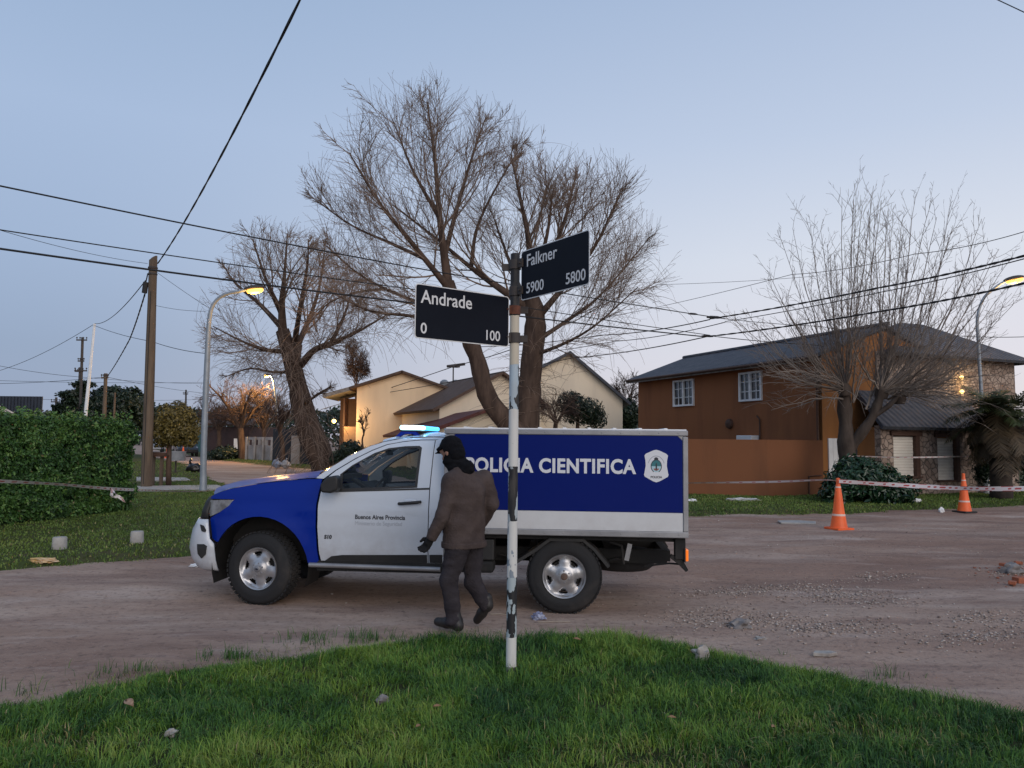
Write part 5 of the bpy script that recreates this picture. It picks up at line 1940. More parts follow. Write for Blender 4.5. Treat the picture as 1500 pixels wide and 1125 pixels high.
# box frame, box skins
BX0, BX1, BZ0, BZ1, BY = .345, 2.752, .770, 1.812, .93
box = thing('cargo_box', '', '', (0, 0, 0))
for k in ('label', 'category'):
    if k in box:
        del box[k]
box.parent = truck
mb = MB()
mb.box(((BX0 + BX1) / 2, 0, (BZ0 + BZ1) / 2), (BX1 - BX0 - .03, 2 * BY - .03, BZ1 - BZ0 - .03))
mb.build('shell', M['aluminium'], box)
mb = MB()
for sg in (-1, 1):
    y = sg * (BY - .012)
    for c, s in ((((BX0 + BX1) / 2, y, BZ1 - .027), (BX1 - BX0, .044, .054)), (((BX0 + BX1) / 2, y, BZ0 + .030), (BX1 - BX0, .044, .060)),
                 ((BX0 + .026, y, (BZ0 + BZ1) / 2), (.052, .042, BZ1 - BZ0 - .12)), ((BX1 - .026, y, (BZ0 + BZ1) / 2), (.052, .042, BZ1 - BZ0 - .12))):
        mb.box(c, s)
for x in (BX0 + .026, BX1 - .026):
    for z in (BZ0 + .03, BZ1 - .027):
        mb.box((x, 0, z), (.05, 2 * BY - .08, .05))
mb.build('frame', M['aluminium'], box, bevel=.008)
mb = MB()
mb.prism([(BX0 + .01, -.90, BZ1 - .002), (BX1 - .01, -.90, BZ1 - .002), (BX1 - .01, .90, BZ1 - .002), (BX0 + .01, .90, BZ1 - .002)], (0, 0, .014))
for k in range(9):
    mb.box((BX0 + .2 + k * .25, 0, BZ1 + .016), (.03, 1.76, .012))
mb.build('roof', M['white paint'], box)
for sg in (-1, 1):
    y = sg * (BY + .002)
    x0, x1 = BX0 + .054, BX1 - .054
    mb = MB()
    mb.prism([(x0, y, 1.012), (x1, y, 1.014), (x1, y, 1.712), (x1 - .05, y, 1.758), (x0 + .06, y, 1.758), (x0, y, 1.70)], (0, -sg * .012, 0))
    mb.build('blue_panel', M['box blue'], box)
    mb = MB()
    mb.prism([(x0, y, .832), (x1, y, .832), (x1, y, 1.010), (x0, y, 1.008)], (0, -sg * .012, 0))
    mb.build('white_panel', M['box white'], box)
    for tri in ([(x1 + .002, 1.716), (x1 + .002, 1.764), (x1 - .05, 1.764)], [(x0 - .002, 1.704), (x0 + .055, 1.764), (x0 - .002, 1.764)]):
        mb = MB()
        mb.prism([(a, y - sg * .004, b) for a, b in tri], (0, -sg * .012, 0))
        mb.build('corner_plate', M['aluminium'], box)
    rv = MB()
    for k in range(13):
        for z in (BZ1 - .027, BZ0 + .03):
            rv.lathe([(.0075, 0), (.006, .003), (0, .004)], (BX0 + .08 + k * .186, sg * (BY + .0105), z), (0, sg, 0), 8)
    rv.build('rivets', M['aluminium'], box)
FY = -(BY + .0025)
text_obj('lettering', 'POLICIA CIENTIFICA', .192, M['decal white'], box, (.562, FY - .001, 1.389), (1, 0, 0), (0, 0, 1), weight=.0066, spacing=1.08, xs=.888)
# shield decal with emblem
sc_c = (2.444, 1.465)
sh_pts = [(0, .158), (.03, .150), (.10, .118), (.114, .100), (.104, .05), (.102, 0), (.114, -.07), (.119, -.085), (.112, -.105), (.07, -.128), (.03, -.150), (0, -.160)]
full = sh_pts + [(-x, z) for x, z in sh_pts[::-1][1:-1]]
mb = MB()
mb.prism([(sc_c[0] + x, FY - .0005, sc_c[1] + z) for x, z in full], (0, -.0015, 0))
shield = mb.build('shield', M['decal white'], box)


def disc(name, cx, cz, rx, rz, a0, a1, m, y, inner=0.0, n=28):
    mb = MB()
    pts = [(cx + rx * math.cos(a0 + (a1 - a0) * k / n), y, cz + rz * math.sin(a0 + (a1 - a0) * k / n)) for k in range(n + 1)]
    if inner:
        pts2 = [(cx + rx * inner * math.cos(a0 + (a1 - a0) * k / n), y, cz + rz * inner * math.sin(a0 + (a1 - a0) * k / n)) for k in range(n + 1)]
        mb.grid([pts, pts2])
    else:
        mb.faces([Vector(p) for p in (pts if a1 - a0 < 6.2 else pts[:-1])], [tuple(range(n + 1 if a1 - a0 < 6.2 else n))])
    return mb.build(name, m, shield, fix=False)


cx, cz = sc_c[0], sc_c[1] - .003
disc('wreath', cx, cz, .054, .066, rad(-62), rad(242), M['decal black'], FY - .0025, .80)
disc('emblem', cx, cz, .046, .058, 0, math.pi, M['teal mark'], FY - .0030)
disc('emblem', cx, cz, .046, .058, math.pi, 2 * math.pi, M['pale mark'], FY - .0030)
disc('emblem', cx, cz - .022, .026, .022, rad(180), rad(360), M['red mark'], FY - .0034)
disc('emblem', cx, cz - .006, .007, .040, 0, 2 * math.pi - 1e-4, M['decal black'], FY - .0036)
disc('sun_crest', cx, cz + .070, .020, .017, 0, 2 * math.pi - 1e-4, M['decal black'], FY - .0026)
disc('arc_lettering', cx, cz - .002, .083, .105, rad(18), rad(162), M['decal grey'], FY - .0026, .93)
text_obj('lettering', 'POLICIA', .030, M['decal black'], shield, (cx, FY - .0025, cz - .116), (1, 0, 0), (0, 0, 1), weight=.0008, align='CENTER')
# door lettering
ys = lambda x, z: -(float(W(x, z)) + .0035)


def door_text(body, size, x, z, m, w=0.0, shear=0.0, sp=1.0, xs=1.0):
    o = text_obj('lettering', body, size, m, doors[0], (0, 0, 0), (1, 0, 0), (0, 0, 1), weight=w, shear=shear, spacing=sp, xs=xs, depth=.0006)
    me = o.data
    for v in me.vertices:
        X_, Z_ = v.co.x + x, v.co.z + z
        v.co = (X_, -(float(W(X_, Z_)) + .0030 - min(0, v.co.y) * .5), Z_)
    return o


door_text('Buenos Aires Provincia', .061, -.560, .893, M['decal black'], .0016, sp=1.0, xs=.90)
door_text('Ministerio de Seguridad', .058, -.560, .832, M['decal grey'], 0, xs=.88)
door_text('S10', .052, -.872, .690, M['decal black'], .0030, .1, 1.0, 1.0)

# chassis
mb = MB()
for sg in (-1, 1):
    mb.box((.30, sg * .42, .52), (4.6, .09, .14))
for x in (-1.9, -.8, .4, 1.2, 2.0, 2.6):
    mb.box((x, 0, .52), (.08, .8, .11))
mb.build('frame_rails', M['chassis'], truck)
mb = MB()
mb.box((-1.35, 0, .72), (1.3, 1.0, .62))
mb.box((-.3, 0, .48), (1.25, 1.55, .12))
mb.box((-1.55, 0, .36), (.25, 1.5, .10))
mb.build('engine_bay', M['chassis'], truck)
mb = MB()
mb.tube([(1.55, -.75, .365), (1.55, -.2, .365), (1.55, .2, .365), (1.55, .75, .365)], [.05, .06, .06, .05], 10)
mb.lathe([(.02, -.14), (.12, -.1), (.15, 0), (.12, .1), (.02, .14)], (1.55, .1, .365), (1, 0, 0), 14)
mb.build('rear_axle', M['chassis'], truck, smooth=40)
for sg in (-1, 1):
    mb = MB()
    for k in range(3):
        n_ = 9
        mb.grid([[(1.55 + (t - .5) * (1.35 - .25 * k), sg * .56 + dy, .46 - .025 * k + .30 * (t - .5) ** 2) for dy in (-.035, .035)] for t in np.linspace(0, 1, n_)])
    o = mb.build('leaf_spring', M['chassis'], truck)
    s_ = o.modifiers.new('t', 'SOLIDIFY')
    s_.thickness = .012
    # mudguard strips over the rear wheel
    mb = MB()
    P_ = [(1.06, .50), (1.26, .63), (1.40, .735), (1.74, .735), (1.86, .64), (2.00, .475)]
    rows = [[(x, sg * y, z) for y in (.86, .60)] for x, z in P_]
    mb.grid(rows)
    o = mb.build('mudguard', M['black plastic'], truck)
    s_ = o.modifiers.new('t', 'SOLIDIFY')
    s_.thickness = .03
    # under-box carrier with rear corner bracket and lamp
    mb = MB()
    mb.box((1.55, sg * .80, .745), (2.35, .06, .05))
    mb.box((2.68, sg * .82, .66), (.10, .12, .20), Matrix.Rotation(rad(0), 3, 'Y'))
    mb.prism([(2.60, sg * .86, .60), (2.70, sg * .86, .56), (2.76, sg * .86, .455), (2.735, sg * .86, .435), (2.66, sg * .86, .51), (2.58, sg * .86, .57)], (0, -sg * .08, 0))
    mb.build('rear_bracket', M['chassis'], truck, bevel=.004)
    mb = MB()
    mb.box((2.742, sg * .83, .60), (.030, .12, .115))
    mb.build('tail_light', M['amber'], truck, bevel=.008)
    mb = MB()
    mb.box((2.722, sg * .83, .60), (.014, .135, .135))
    mb.build('tail_light_housing', M['black plastic'], truck, bevel=.004)
# tool locker ahead of the rear wheel
mb = MB()
mb.box((.72, -.80, .610), (.265, .16, .205), None, .012)
mb.build('tool_locker', M['black plastic'], truck)
mb = MB()
mb.box((.60, -.78, .44), (.5, .2, .12))
mb.build('battery_tray', M['chassis'], truck, bevel=.03)
mb = MB()
mb.box((.62, .2, .42), (.6, .7, .16))
mb.build('fuel_tank', M['chassis'], truck, bevel=.03)
# spare wheel slung under the tail, cross rods, brackets
mb = MB()
mb.lathe([(.15, -.085), (.30, -.10), (.35, -.06), (.365, 0), (.35, .06), (.30, .10), (.15, .085), (.15, -.085)], (2.16, 0, .43), (0, 0, 1), 32)
mb.build('spare_wheel', M['tyre'], truck, smooth=50)
mb = MB()
mb.tube([(2.35, -.7, .46), (2.58, -.78, .505), (2.72, -.80, .50)], .010, 6)
mb.build('stay_rod', M['chassis'], truck)
mb = MB()
mb.tube([(2.0, -.74, .70), (2.12, -.74, .66), (2.14, -.74, .48)], .014, 6)
mb.build('stay_rod', M['chassis'], truck)
mb = MB()
mb.box((2.185, -.74, .60), (.045, .02, .17), Matrix.Rotation(rad(12), 3, 'Y'))
mb.build('plate_bracket', M['aluminium'], truck)
mb = MB()
mb.tube([(-.9, .35, .40), (.6, .38, .36), (1.2, .42, .38)], .035, 8)
mb.build('exhaust', M['chassis'], truck, smooth=60)


# wheels
def wheel(x, sg, steer=0.0, hub_rust=False):
    w = bpy.data.objects.new('wheel', None)
    COL.objects.link(w)
    w.parent = truck
    w.location = (x, sg * .755, WC[1])
    w.rotation_euler = (0, rad(17 + 40 * (x > 0)), 0) if not steer else (0, rad(10), 0)
    if steer:
        w.rotation_euler = (Matrix.Rotation(steer, 3, 'Z') @ Matrix.Rotation(rad(10), 3, 'Y')).to_euler()
    d = (0, sg, 0)
    mb = MB()
    pr = [(.205, -.10), (.235, -.112), (.29, -.12), (.335, -.108), (.358, -.085), (.366, -.05), (.368, 0), (.366, .05), (.358, .085), (.340, .104), (.325, .110), (.315, .1135), (.300, .114), (.290, .119), (.26, .119), (.235, .113), (.222, .104), (.205, .095)]
    mb.lathe(pr, (0, 0, 0), d, 56)
    t_ = mb.build('tyre', M['tyre'], w, smooth=35)
    mb = MB()
    for k in range(46):                                     # tread blocks
        a = 2 * math.pi * k / 46
        for y, da in ((-.072, 0), (-.024, .07), (.024, 0), (.072, .07)):
            R = Matrix.Rotation(-(a + da), 3, 'Y')
            mb.box(R @ Vector((.368, 0, 0)) + Vector((0, y, 0)), (.014, .040, .034), R)
    mb.build('tread', M['tyre'], t_)
    # rim dish with six windows
    NS, NR = 70, []
    mb = MB()
    rl_ = [(.218, .100), (.212, .112), (.204, .108), (.196, .088), (.186, .079), (.170, .076), (.150, .080), (.130, .085), (.098, .090), (.078, .096), (.066, .110), (.040, .116), (0.001, .117)]
    rings = []
    for r_, h in rl_:
        row = []
        for k in range(NS):
            a = 2 * math.pi * k / NS
            ph = (k % 14) / 14.0
            rib = math.cos(2 * math.pi * ph)
            hh = h + (.010 * rib if .10 < r_ < .19 else 0)
            row.append(mb.bm.verts.new((r_ * math.cos(a), sg * hh, r_ * math.sin(a))))
        rings.append(row)
    for i in range(len(rings) - 1):
        for k in range(NS):
            ph = ((k + .5) % 14) / 14.0
            hole = i in (5, 6) and abs(ph - .5) < (.20 if i == 5 else .15)
            if not hole:
                mb.bm.faces.new((rings[i][k], rings[i][(k + 1) % NS], rings[i + 1][(k + 1) % NS], rings[i + 1][k]))
    rm = mb.build('rim', M['rim'], w, smooth=50)
    so = rm.modifiers.new('t', 'SOLIDIFY')
    so.thickness = .006
    mb = MB()
    mb.lathe([(.20, .09), (.19, .02), (.19, -.1)], (0, 0, 0), d, 40)
    mb.lathe([(.0, .045), (.15, .045), (.16, .0), (.16, -.06)], (0, 0, 0), d, 32)
    mb.build('brake_drum', M['chassis'], w, smooth=40)
    mb = MB()
    mb.lathe([(.034, .112), (.034, .124), (.026, .129), (.001, .130)], (0, 0, 0), d, 20)
    mb.build('hub_cap', pmat('rusty hub', (.075, .05, .04), .8, (.13, .08, .06), 30) if hub_rust else M['aluminium'], w, smooth=40)
    if not hub_rust:
        mb = MB()
        mb.box((0, sg * .131, 0), (.034, .004, .011))
        mb.box((0, sg * .1315, 0), (.012, .004, .018))
        mb.build('badge', M['decal black'], w)
    mb = MB()
    for k in range(6):
        a = 2 * math.pi * (k + .5) / 6
        mb.lathe([(.010, .100), (.010, .114), (.006, .117), (0.001, .117)], (.053 * math.cos(a) * 1.05, 0, .053 * math.sin(a) * 1.05), d, 6)
    mb.build('wheel_nuts', M['aluminium'], w)
    return w


wheel(-1.55, -1, rad(-10))
wheel(-1.55, 1, rad(-10))
wheel(1.55, -1, 0, True)
wheel(1.55, 1, 0, True)

# cabin inside
mb = MB()
mb.prism([(-1.0, -.78, .95), (-1.0, -.78, 1.20), (-.80, -.78, 1.215), (-.62, -.78, 1.13), (-.62, -.78, .95)], (0, 1.56, 0))
mb.build('dashboard', M['black plastic'], truck, bevel=.02)
mb = MB()
cst = Vector((-.50, -.36, 1.12))
ax = Vector((-.75, 0, .45)).normalized()
s1 = Vector((0, 1, 0))
s2 = ax.cross(s1)
mb.tube([cst + (s1 * math.cos(a) + s2 * math.sin(a)) * .185 for a in np.linspace(0, 2 * math.pi, 25)], .015, 6, False)
mb.tube([cst - s1 * .18, cst + s1 * .18], .016, 6)
mb.tube([cst + ax * .3, cst], .03, 8)
mb.build('steering_wheel', M['black plastic'], truck, smooth=60)
for y in (-.38, .38):
    mb = MB()
    mb.box((-.10, y, .78), (.50, .50, .18), None, .05)
    mb.box((.16, y, 1.08), (.15, .48, .58), Matrix.Rotation(rad(14), 3, 'Y'), .05)
    st = mb.build('seat', M['seat cloth'], truck, smooth=50)
    mb = MB()
    mb.box((.255, y, 1.46), (.10, .27, .19), Matrix.Rotation(rad(12), 3, 'Y'), .04)
    mb.build('headrest', M['seat cloth'], st, smooth=50)
mb = MB()
mb.box((.0, 0, .56), (1.7 * .4, 1.5, .06))
mb.box((.30, 0, 1.0), (.03, 1.52, .8))
mb.build('cabin_trim', M['headliner'], truck)
mb = MB()
mb.box((-.44, -.03, 1.56), (.03, .22, .06), Matrix.Rotation(rad(-20), 3, 'Y'), .01)
mb.build('rear_view_mirror', M['black plastic'], truck)

# light bar on the roof
lb = bpy.data.objects.new('light_bar', None)
COL.objects.link(lb)
lb.parent = truck
lb.location = (-.085, 0, 1.80)
mb = MB()
for sg in (-1, 1):
    mb.prism([(-.16, sg * .56, -.075), (-.10, sg * .56, -.02), (.06, sg * .56, -.02), (.12, sg * .56, -.075), (.07, sg * .56, -.075), (.03, sg * .56, -.045), (-.06, sg * .56, -.045), (-.11, sg * .56, -.075)], (0, -sg * .05, 0))
mb.build('foot', M['truck blue'], lb)
mb = MB()
mb.box((0.0, 0, -.012), (.22, 1.10, .022), None, .008)
mb.build('base', M['black plastic'], lb)
for y0, y1, mt in ((-.555, -.30, 'cyan beacon'), (-.295, .295, 'blue beacon'), (.30, .555, 'blue beacon')):
    mb = MB()
    mb.box((0, (y0 + y1) / 2, .023), (.235, y1 - y0, .046), None, .018)
    mb.build('lens', M[mt], lb, smooth=50)
pl = point_light('beacon_light', (0, 0, 0), 9.0, (0.15, .5, 1.0), .12)
pl.parent = lb
pl.location = (-.02, -.45, .16)
# ------------------------------------------------------------------ the walking officer (distance-field body, meshed with surface nets)
def surface_net(f, lo, hi, res):
    lo, hi = np.array(lo, float), np.array(hi, float)
    n = np.ceil((hi - lo) / res).astype(int) + 1
    ax = [lo[i] + np.arange(n[i]) * res for i in range(3)]
    Xg, Yg, Zg = np.meshgrid(*ax, indexing='ij')
    Fv = f(np.stack([Xg, Yg, Zg], -1).reshape(-1, 3)).reshape(n)
    ins = Fv < 0
    c = n - 1
    cnt = np.zeros(c, np.float32)
    acc = np.zeros((*c, 3), np.float32)
    cor = [(i, j, k) for i in (0, 1) for j in (0, 1) for k in (0, 1)]
    sl = lambda o: tuple(slice(o[d], o[d] + c[d]) for d in range(3))
    for a in cor:
        for d in range(3):
            if a[d] == 0:
                b = list(a)
                b[d] = 1
                fa, fb = Fv[sl(a)], Fv[sl(b)]
                x = (fa < 0) != (fb < 0)
                t = np.where(x, fa / np.where(np.abs(fa - fb) < 1e-9, 1, fa - fb), 0)
                for q in range(3):
                    acc[..., q] += np.where(x, a[q] + (t if q == d else 0), 0)
                cnt += x
    act = cnt > 0
    idx = -np.ones(c, np.int64)
    idx[act] = np.arange(act.sum())
    cell = np.stack(np.nonzero(act), -1)
    V = lo + (cell + acc[act] / cnt[act][:, None]) * res
    quads_ = []
    for d in range(3):
        e1, e2 = (d + 1) % 3, (d + 2) % 3
        s0, s1 = [slice(None)] * 3, [slice(None)] * 3
        s0[d], s1[d] = slice(0, n[d] - 1), slice(1, n[d])
        a, b = ins[tuple(s0)], ins[tuple(s1)]
        ch = np.stack(np.nonzero(a != b), -1)
        ok = (ch[:, e1] > 0) & (ch[:, e2] > 0) & (ch[:, e1] < c[e1]) & (ch[:, e2] < c[e2])
        ch = ch[ok]
        fl = a[tuple(ch.T)]
        q = []
        for o1, o2 in ((0, 0), (-1, 0), (-1, -1), (0, -1)):
            k = ch.copy()
            k[:, e1] += o1
            k[:, e2] += o2
            q.append(idx[tuple(k.T)])
        q = np.stack(q, -1)
        q[~fl] = q[~fl][:, ::-1]
        quads_.append(q)
    Q = np.concatenate(quads_)
    return V, Q[(Q >= 0).all(1)]


def capsule(a, b, ra, rb):
    a, b = np.array(a, float), np.array(b, float)

    def f(p):
        d = b - a
        t = np.clip(((p - a) @ d) / (d @ d + 1e-12), 0, 1)
        return np.linalg.norm(p - a - t[:, None] * d, axis=1) - (ra + (rb - ra) * t)
    return f


def ellipsoid(c, r, R=None):
    c, r = np.array(c, float), np.array(r, float)

    def f(p):
        q = p - c
        if R is not None:
            q = q @ R
        k0 = np.linalg.norm(q / r, axis=1)
        k1 = np.linalg.norm(q / (r * r), axis=1)
        return k0 * (k0 - 1) / (k1 + 1e-9)
    return f


def blend(fs, k=0.03):
    def f(p):
        d = fs[0](p)
        for g in fs[1:]:
            e = g(p)
            h = np.clip(0.5 + 0.5 * (d - e) / k, 0, 1)
            d = d * (1 - h) + e * h - k * h * (1 - h)
        return d
    return f


def field_mesh(name, f, lo, hi, res, m, parent, folds=0.0, fs=(9, 9, 9), seed=0):
    def g(p):
        d = f(p)
        if folds:
            d = d + folds * (fbm(p[:, 0] * fs[0] + p[:, 1] * fs[1] * .7 + 20, p[:, 2] * fs[2] + p[:, 1] * 3 + 20, seed, 3) - 0.5)
        return d
    V, Q = surface_net(g, lo, hi, res)
    return link(name, mesh_np(name, V, [Q]), m, parent, smooth=180)


M['skin'] = pmat('skin', (0.36, 0.19, 0.13), 0.55, (0.30, 0.15, 0.10), 12)
M['jacket'] = pmat('brown jacket cloth', (0.086, 0.064, 0.058), 0.9, (0.058, 0.043, 0.040), 7, bump=.4, bscale=60, spec=.15)
M['trousers'] = pmat('dark grey trousers', (0.044, 0.038, 0.042), 0.9, (0.029, 0.025, 0.029), 8, bump=.4, bscale=60, spec=.15)
M['black knit'] = pmat('black knit', (0.007, 0.007, 0.009), 0.95, (0.012, 0.012, 0.014), 30, bump=.5, bscale=160, spec=.1)
M['glove'] = pmat('black glove', (0.008, 0.008, 0.009), 0.8, (0.014, 0.013, 0.013), 20, spec=.2)
M['boot'] = pmat('black boot leather', (0.012, 0.011, 0.011), 0.5, (0.022, 0.018, 0.016), 10)
YP = 6.95
PB = A(668, 926, YP)
PB[2] = 0.0


def J(px, py, dy=0.0):
    return A(px, py, YP + dy) - PB


fac = np.array([-.78, .60, 0])
fac /= np.linalg.norm(fac)
lef = np.array([-fac[1], fac[0], 0])                       # his own left, towards the camera
neck = J(674, 686)
head = J(661.5, 662, .02)
shL, shR = J(662, 705, -.12), J(709, 701, .12)
elL, wrL, haL = J(648, 754, -.20), J(632, 788, -.17), J(624, 801, -.15)
elR, wrR, haR = J(721, 738, .10), J(702, 770, .26), J(694, 775, .30)
chest, waist, pelv = J(682, 722, .0), J(680, 765), J(680, 797)
hpL, hpR = J(671, 800, -.09), J(691, 800, .09)
knL, anL = J(657, 851, -.10), J(665, 906, -.08)
knR, anR = J(693, 853, .08), J(713, 888, .10)
toL = anL + fac * .19 + np.array([0, 0, -.055])
toR = J(699, 908, .17)
heL = anL - fac * .05 + np.array([0, 0, -.06])
person = thing('person', 'person walking in a brown jacket, dark grey trousers, black cap, neck warmer and gloves', 'person', tuple(PB))

hd_d = fac * .93 + np.array([0, 0, -.36])
hd_d /= np.linalg.norm(hd_d)
hd_l = lef
hd_u = np.cross(hd_d, hd_l)
HR = np.stack([hd_d, hd_l, hd_u], 1)


def Hd(x, y, z):
    return head + HR @ np.array([x, y, z])


def fingers(wr, ha, side, r=.0085):
    d = (ha - wr) / np.linalg.norm(ha - wr)
    s = fac - d * (fac @ d)
    s /= np.linalg.norm(s)
    pal = np.cross(d, s) * side
    out = [capsule(wr, wr + d * .05, .026, .030), capsule(wr + d * .045 + s * .022, wr + d * .085 + s * .026, .017, .014), capsule(wr + d * .045 - s * .022, wr + d * .085 - s * .026, .017, .013)]
    for k, (o, l) in enumerate(((.031, .068), (.011, .076), (-.010, .071), (-.030, .056))):
        b0 = wr + d * .088 + s * o
        b1 = b0 + (d * .9 + pal * .35) * l * .48
        b2 = b1 + (d * .55 + pal * .8) * l * .32
        b3 = b2 + (d * .15 + pal * .95) * l * .24
        out += [capsule(b0, b1, r * 1.1, r), capsule(b1, b2, r, r * .95), capsule(b2, b3, r * .95, r * .8)]
    t0 = wr + d * .03 + s * .028
    t1 = t0 + (d * .5 + s * .62 + pal * .3) * .045
    t2 = t1 + (d * .9 + s * .1 + pal * .4) * .034
    out += [capsule(t0, t1, .014, .0115), capsule(t1, t2, .0115, .0085)]
    return out


headf = [ellipsoid(head + hd_u * .02, (.098, .077, .112), HR), ellipsoid(Hd(.03, 0, -.055), (.068, .058, .075), HR),
         capsule(Hd(.088, 0, .012), Hd(.112, 0, -.028), .010, .016), capsule(Hd(.085, -.03, -.068), Hd(.085, .03, -.068), .010, .010),
         ellipsoid(Hd(-.01, .078, -.01), (.022, .010, .034), HR), ellipsoid(Hd(-.01, -.078, -.01), (.022, .010, .034), HR), capsule(Hd(.078, -.05, .035), Hd(.078, .05, .035), .014, .014)]
bodyf = blend([blend(headf, .012), capsule(neck + np.array([0, 0, -.05]), head + hd_u * -.04 - hd_d * .02, .058, .054),
               capsule(shL * .93 + chest * .07, shR * .93 + chest * .07, .070, .070), capsule(chest - lef * .07, waist - lef * .05, .10, .085), capsule(chest + lef * .07, waist + lef * .05, .10, .085), capsule(waist, pelv, .085, .075),
               capsule(shL, elL, .050, .040), capsule(elL, wrL, .040, .027), capsule(shR, elR, .050, .040), capsule(elR, wrR, .040, .027),
               capsule(hpL, knL, .068, .050), capsule(knL, anL, .048, .036), capsule(hpR, knR, .068, .050), capsule(knR, anR, .048, .036),
               capsule(heL, toL, .034, .026), capsule(anL, heL, .036, .034), capsule(anR, toR, .036, .026)] + [blend(fingers(wrL, haL, -1), .008), blend(fingers(wrR, haR, 1), .008)], .022)
field_mesh('body', bodyf, (-.50, -.50, -.03), (.55, .60, 1.80), .0095, M['skin'], person)
# eyes
for s in (-1, 1):
    mb = MB()
    mb.ball(Hd(.083, .031 * s, .012), .0125, 2)
    mb.build('eye', pmat('eye', (.5, .48, .46), .2), person, smooth=180)
tor = blend([capsule(shL * .9 + chest * .1 + np.array([0, 0, -.015]), shR * .9 + chest * .1 + np.array([0, 0, -.015]), .100, .100), capsule(neck + np.array([0, 0, -.03]), chest, .10, .15),
             capsule(chest - lef * .074, waist - lef * .074, .122, .124), capsule(chest + lef * .074, waist + lef * .074, .122, .124),
             capsule(waist - lef * .074, pelv - lef * .08 + np.array([0, 0, .0]), .128, .146), capsule(waist + lef * .074, pelv + lef * .08 + np.array([0, 0, .0]), .128, .146),
             capsule(chest - fac * .05, waist - fac * .02, .12, .12)], .06)
arms = [blend([capsule(shL, elL, .080, .064), capsule(elL, wrL, .064, .046)], .03), blend([capsule(shR, elR, .080, .066), capsule(elR, wrR, .066, .050)], .03)]
hem = pelv[2] - .02


def jacket_f(p):
    d = blend([tor] + arms, .035)(p)
    cut = (hem - p[:, 2]) + 0.02 * (p @ fac)
    arm_reg = np.linalg.norm(p - wrL, axis=1) < .12
    arm_reg |= np.linalg.norm(p - wrR, axis=1) < .12
    d2 = np.maximum(d, np.where(arm_reg, -1, cut))
    dl = (wrL - elL) / np.linalg.norm(wrL - elL)
    dr = (wrR - elR) / np.linalg.norm(wrR - elR)
    c1 = np.where(np.linalg.norm(p - wrL, axis=1) < .10, (p - wrL) @ dl, -1)
    c2 = np.where(np.linalg.norm(p - wrR, axis=1) < .10, (p - wrR) @ dr, -1)
    c3 = (p - (neck + np.array([0, 0, .035]))) @ np.array([0, 0, 1.0])
    return np.maximum(np.maximum(d2, c1), np.maximum(c2, c3))


field_mesh('jacket', jacket_f, (-.45, -.50, .55), (.55, .60, 1.62), .0105, M['jacket'], person, .030, (7, 7, 11), 5)
# ribbed hem and cuffs, a seam yoke and pocket flaps
field_mesh('hem_band', lambda p: np.maximum(np.maximum(tor(p) - .004 + .0016 * np.sin((p @ lef) * 260), (hem - .004 - p[:, 2]) + 0.02 * (p @ fac)), p[:, 2] - hem - .050 - 0.02 * (p @ fac)), (-.45, -.50, .55), (.55, .60, 1.1), .0085, M['jacket'], person, .010, (7, 7, 13), 6)
for el_, wr_ in ((elL, wrL), (elR, wrR)):
    dv_ = (wr_ - el_) / np.linalg.norm(wr_ - el_)
    field_mesh('cuff', (lambda c: lambda p: np.maximum(np.maximum(c(p), ((p - wr_) @ dv_) - .012), -.040 - ((p - wr_) @ dv_)))(capsule(wr_ - dv_ * .08, wr_ + dv_ * .05, .050, .046)), wr_ - .12, wr_ + .12, .007, M['jacket'], person)
field_mesh('yoke_seam', lambda p: np.maximum(tor(p) + .012, np.abs(p[:, 2] - (chest[2] + .10) + .05 * np.abs(p @ lef)) - .006), (-.45, -.50, 1.0), (.55, .60, 1.62), .008, M['jacket'], person)
trf = blend([capsule(pelv - lef * .06 + np.array([0, 0, .06]), hpR, .108, .112), capsule(pelv + lef * .06 + np.array([0, 0, .06]), hpL, .108, .112),
             capsule(hpL, knL, .104, .073), capsule(knL, anL, .075, .068), capsule(anL, anL + (anL - knL) * .05, .070, .074),
             capsule(hpR, knR, .104, .073), capsule(knR, anR, .075, .066)], .03)


def trouser_f(p):
    dR = (anR - knR) / np.linalg.norm(anR - knR)
    c1 = np.where((np.linalg.norm(p - anL, axis=1) < .16), (anL[2] - .045 - p[:, 2]), -1)
    c2 = np.where((np.linalg.norm(p - anR, axis=1) < .16), (p - anR) @ dR - .02, -1)
    return np.maximum(np.maximum(trf(p), c1), np.maximum(c2, p[:, 2] - pelv[2] + .004))


field_mesh('trousers', trouser_f, (-.35, -.40, .0), (.45, .50, 1.05), .0105, M['trousers'], person, .034, (6, 6, 13), 9)
neckf = blend([capsule(neck + np.array([0, 0, -.045]), head + hd_u * -.045 - hd_d * .01, .098, .082), ellipsoid(Hd(.035, 0, -.072), (.080, .070, .060), HR), capsule(neck - fac * .075 + np.array([0, 0, -.0]), neck - fac * .02 + np.array([0, 0, .03]), .075, .07)], .03)
field_mesh('neck_warmer', neckf, (-.3, -.3, 1.32), (.4, .4, 1.75), .009, M['black knit'], person, .02, (16, 16, 40), 2)
capf = blend([ellipsoid(head + hd_u * .045 - hd_d * .008, (.118, .095, .103), HR), ellipsoid(Hd(-.055, 0, -.03), (.075, .082, .085), HR), capsule(Hd(.10, -.05, .062), Hd(.10, .05, .062), .018, .018)], .02)


def cap_f(p):
    q = (p - head) @ HR
    face = np.minimum(q[:, 0] - .035, -(q[:, 2] - .045))
    return np.maximum(capf(p), np.where((q[:, 0] > .02) & (q[:, 2] < .06), -(q[:, 2] - .042), -1))


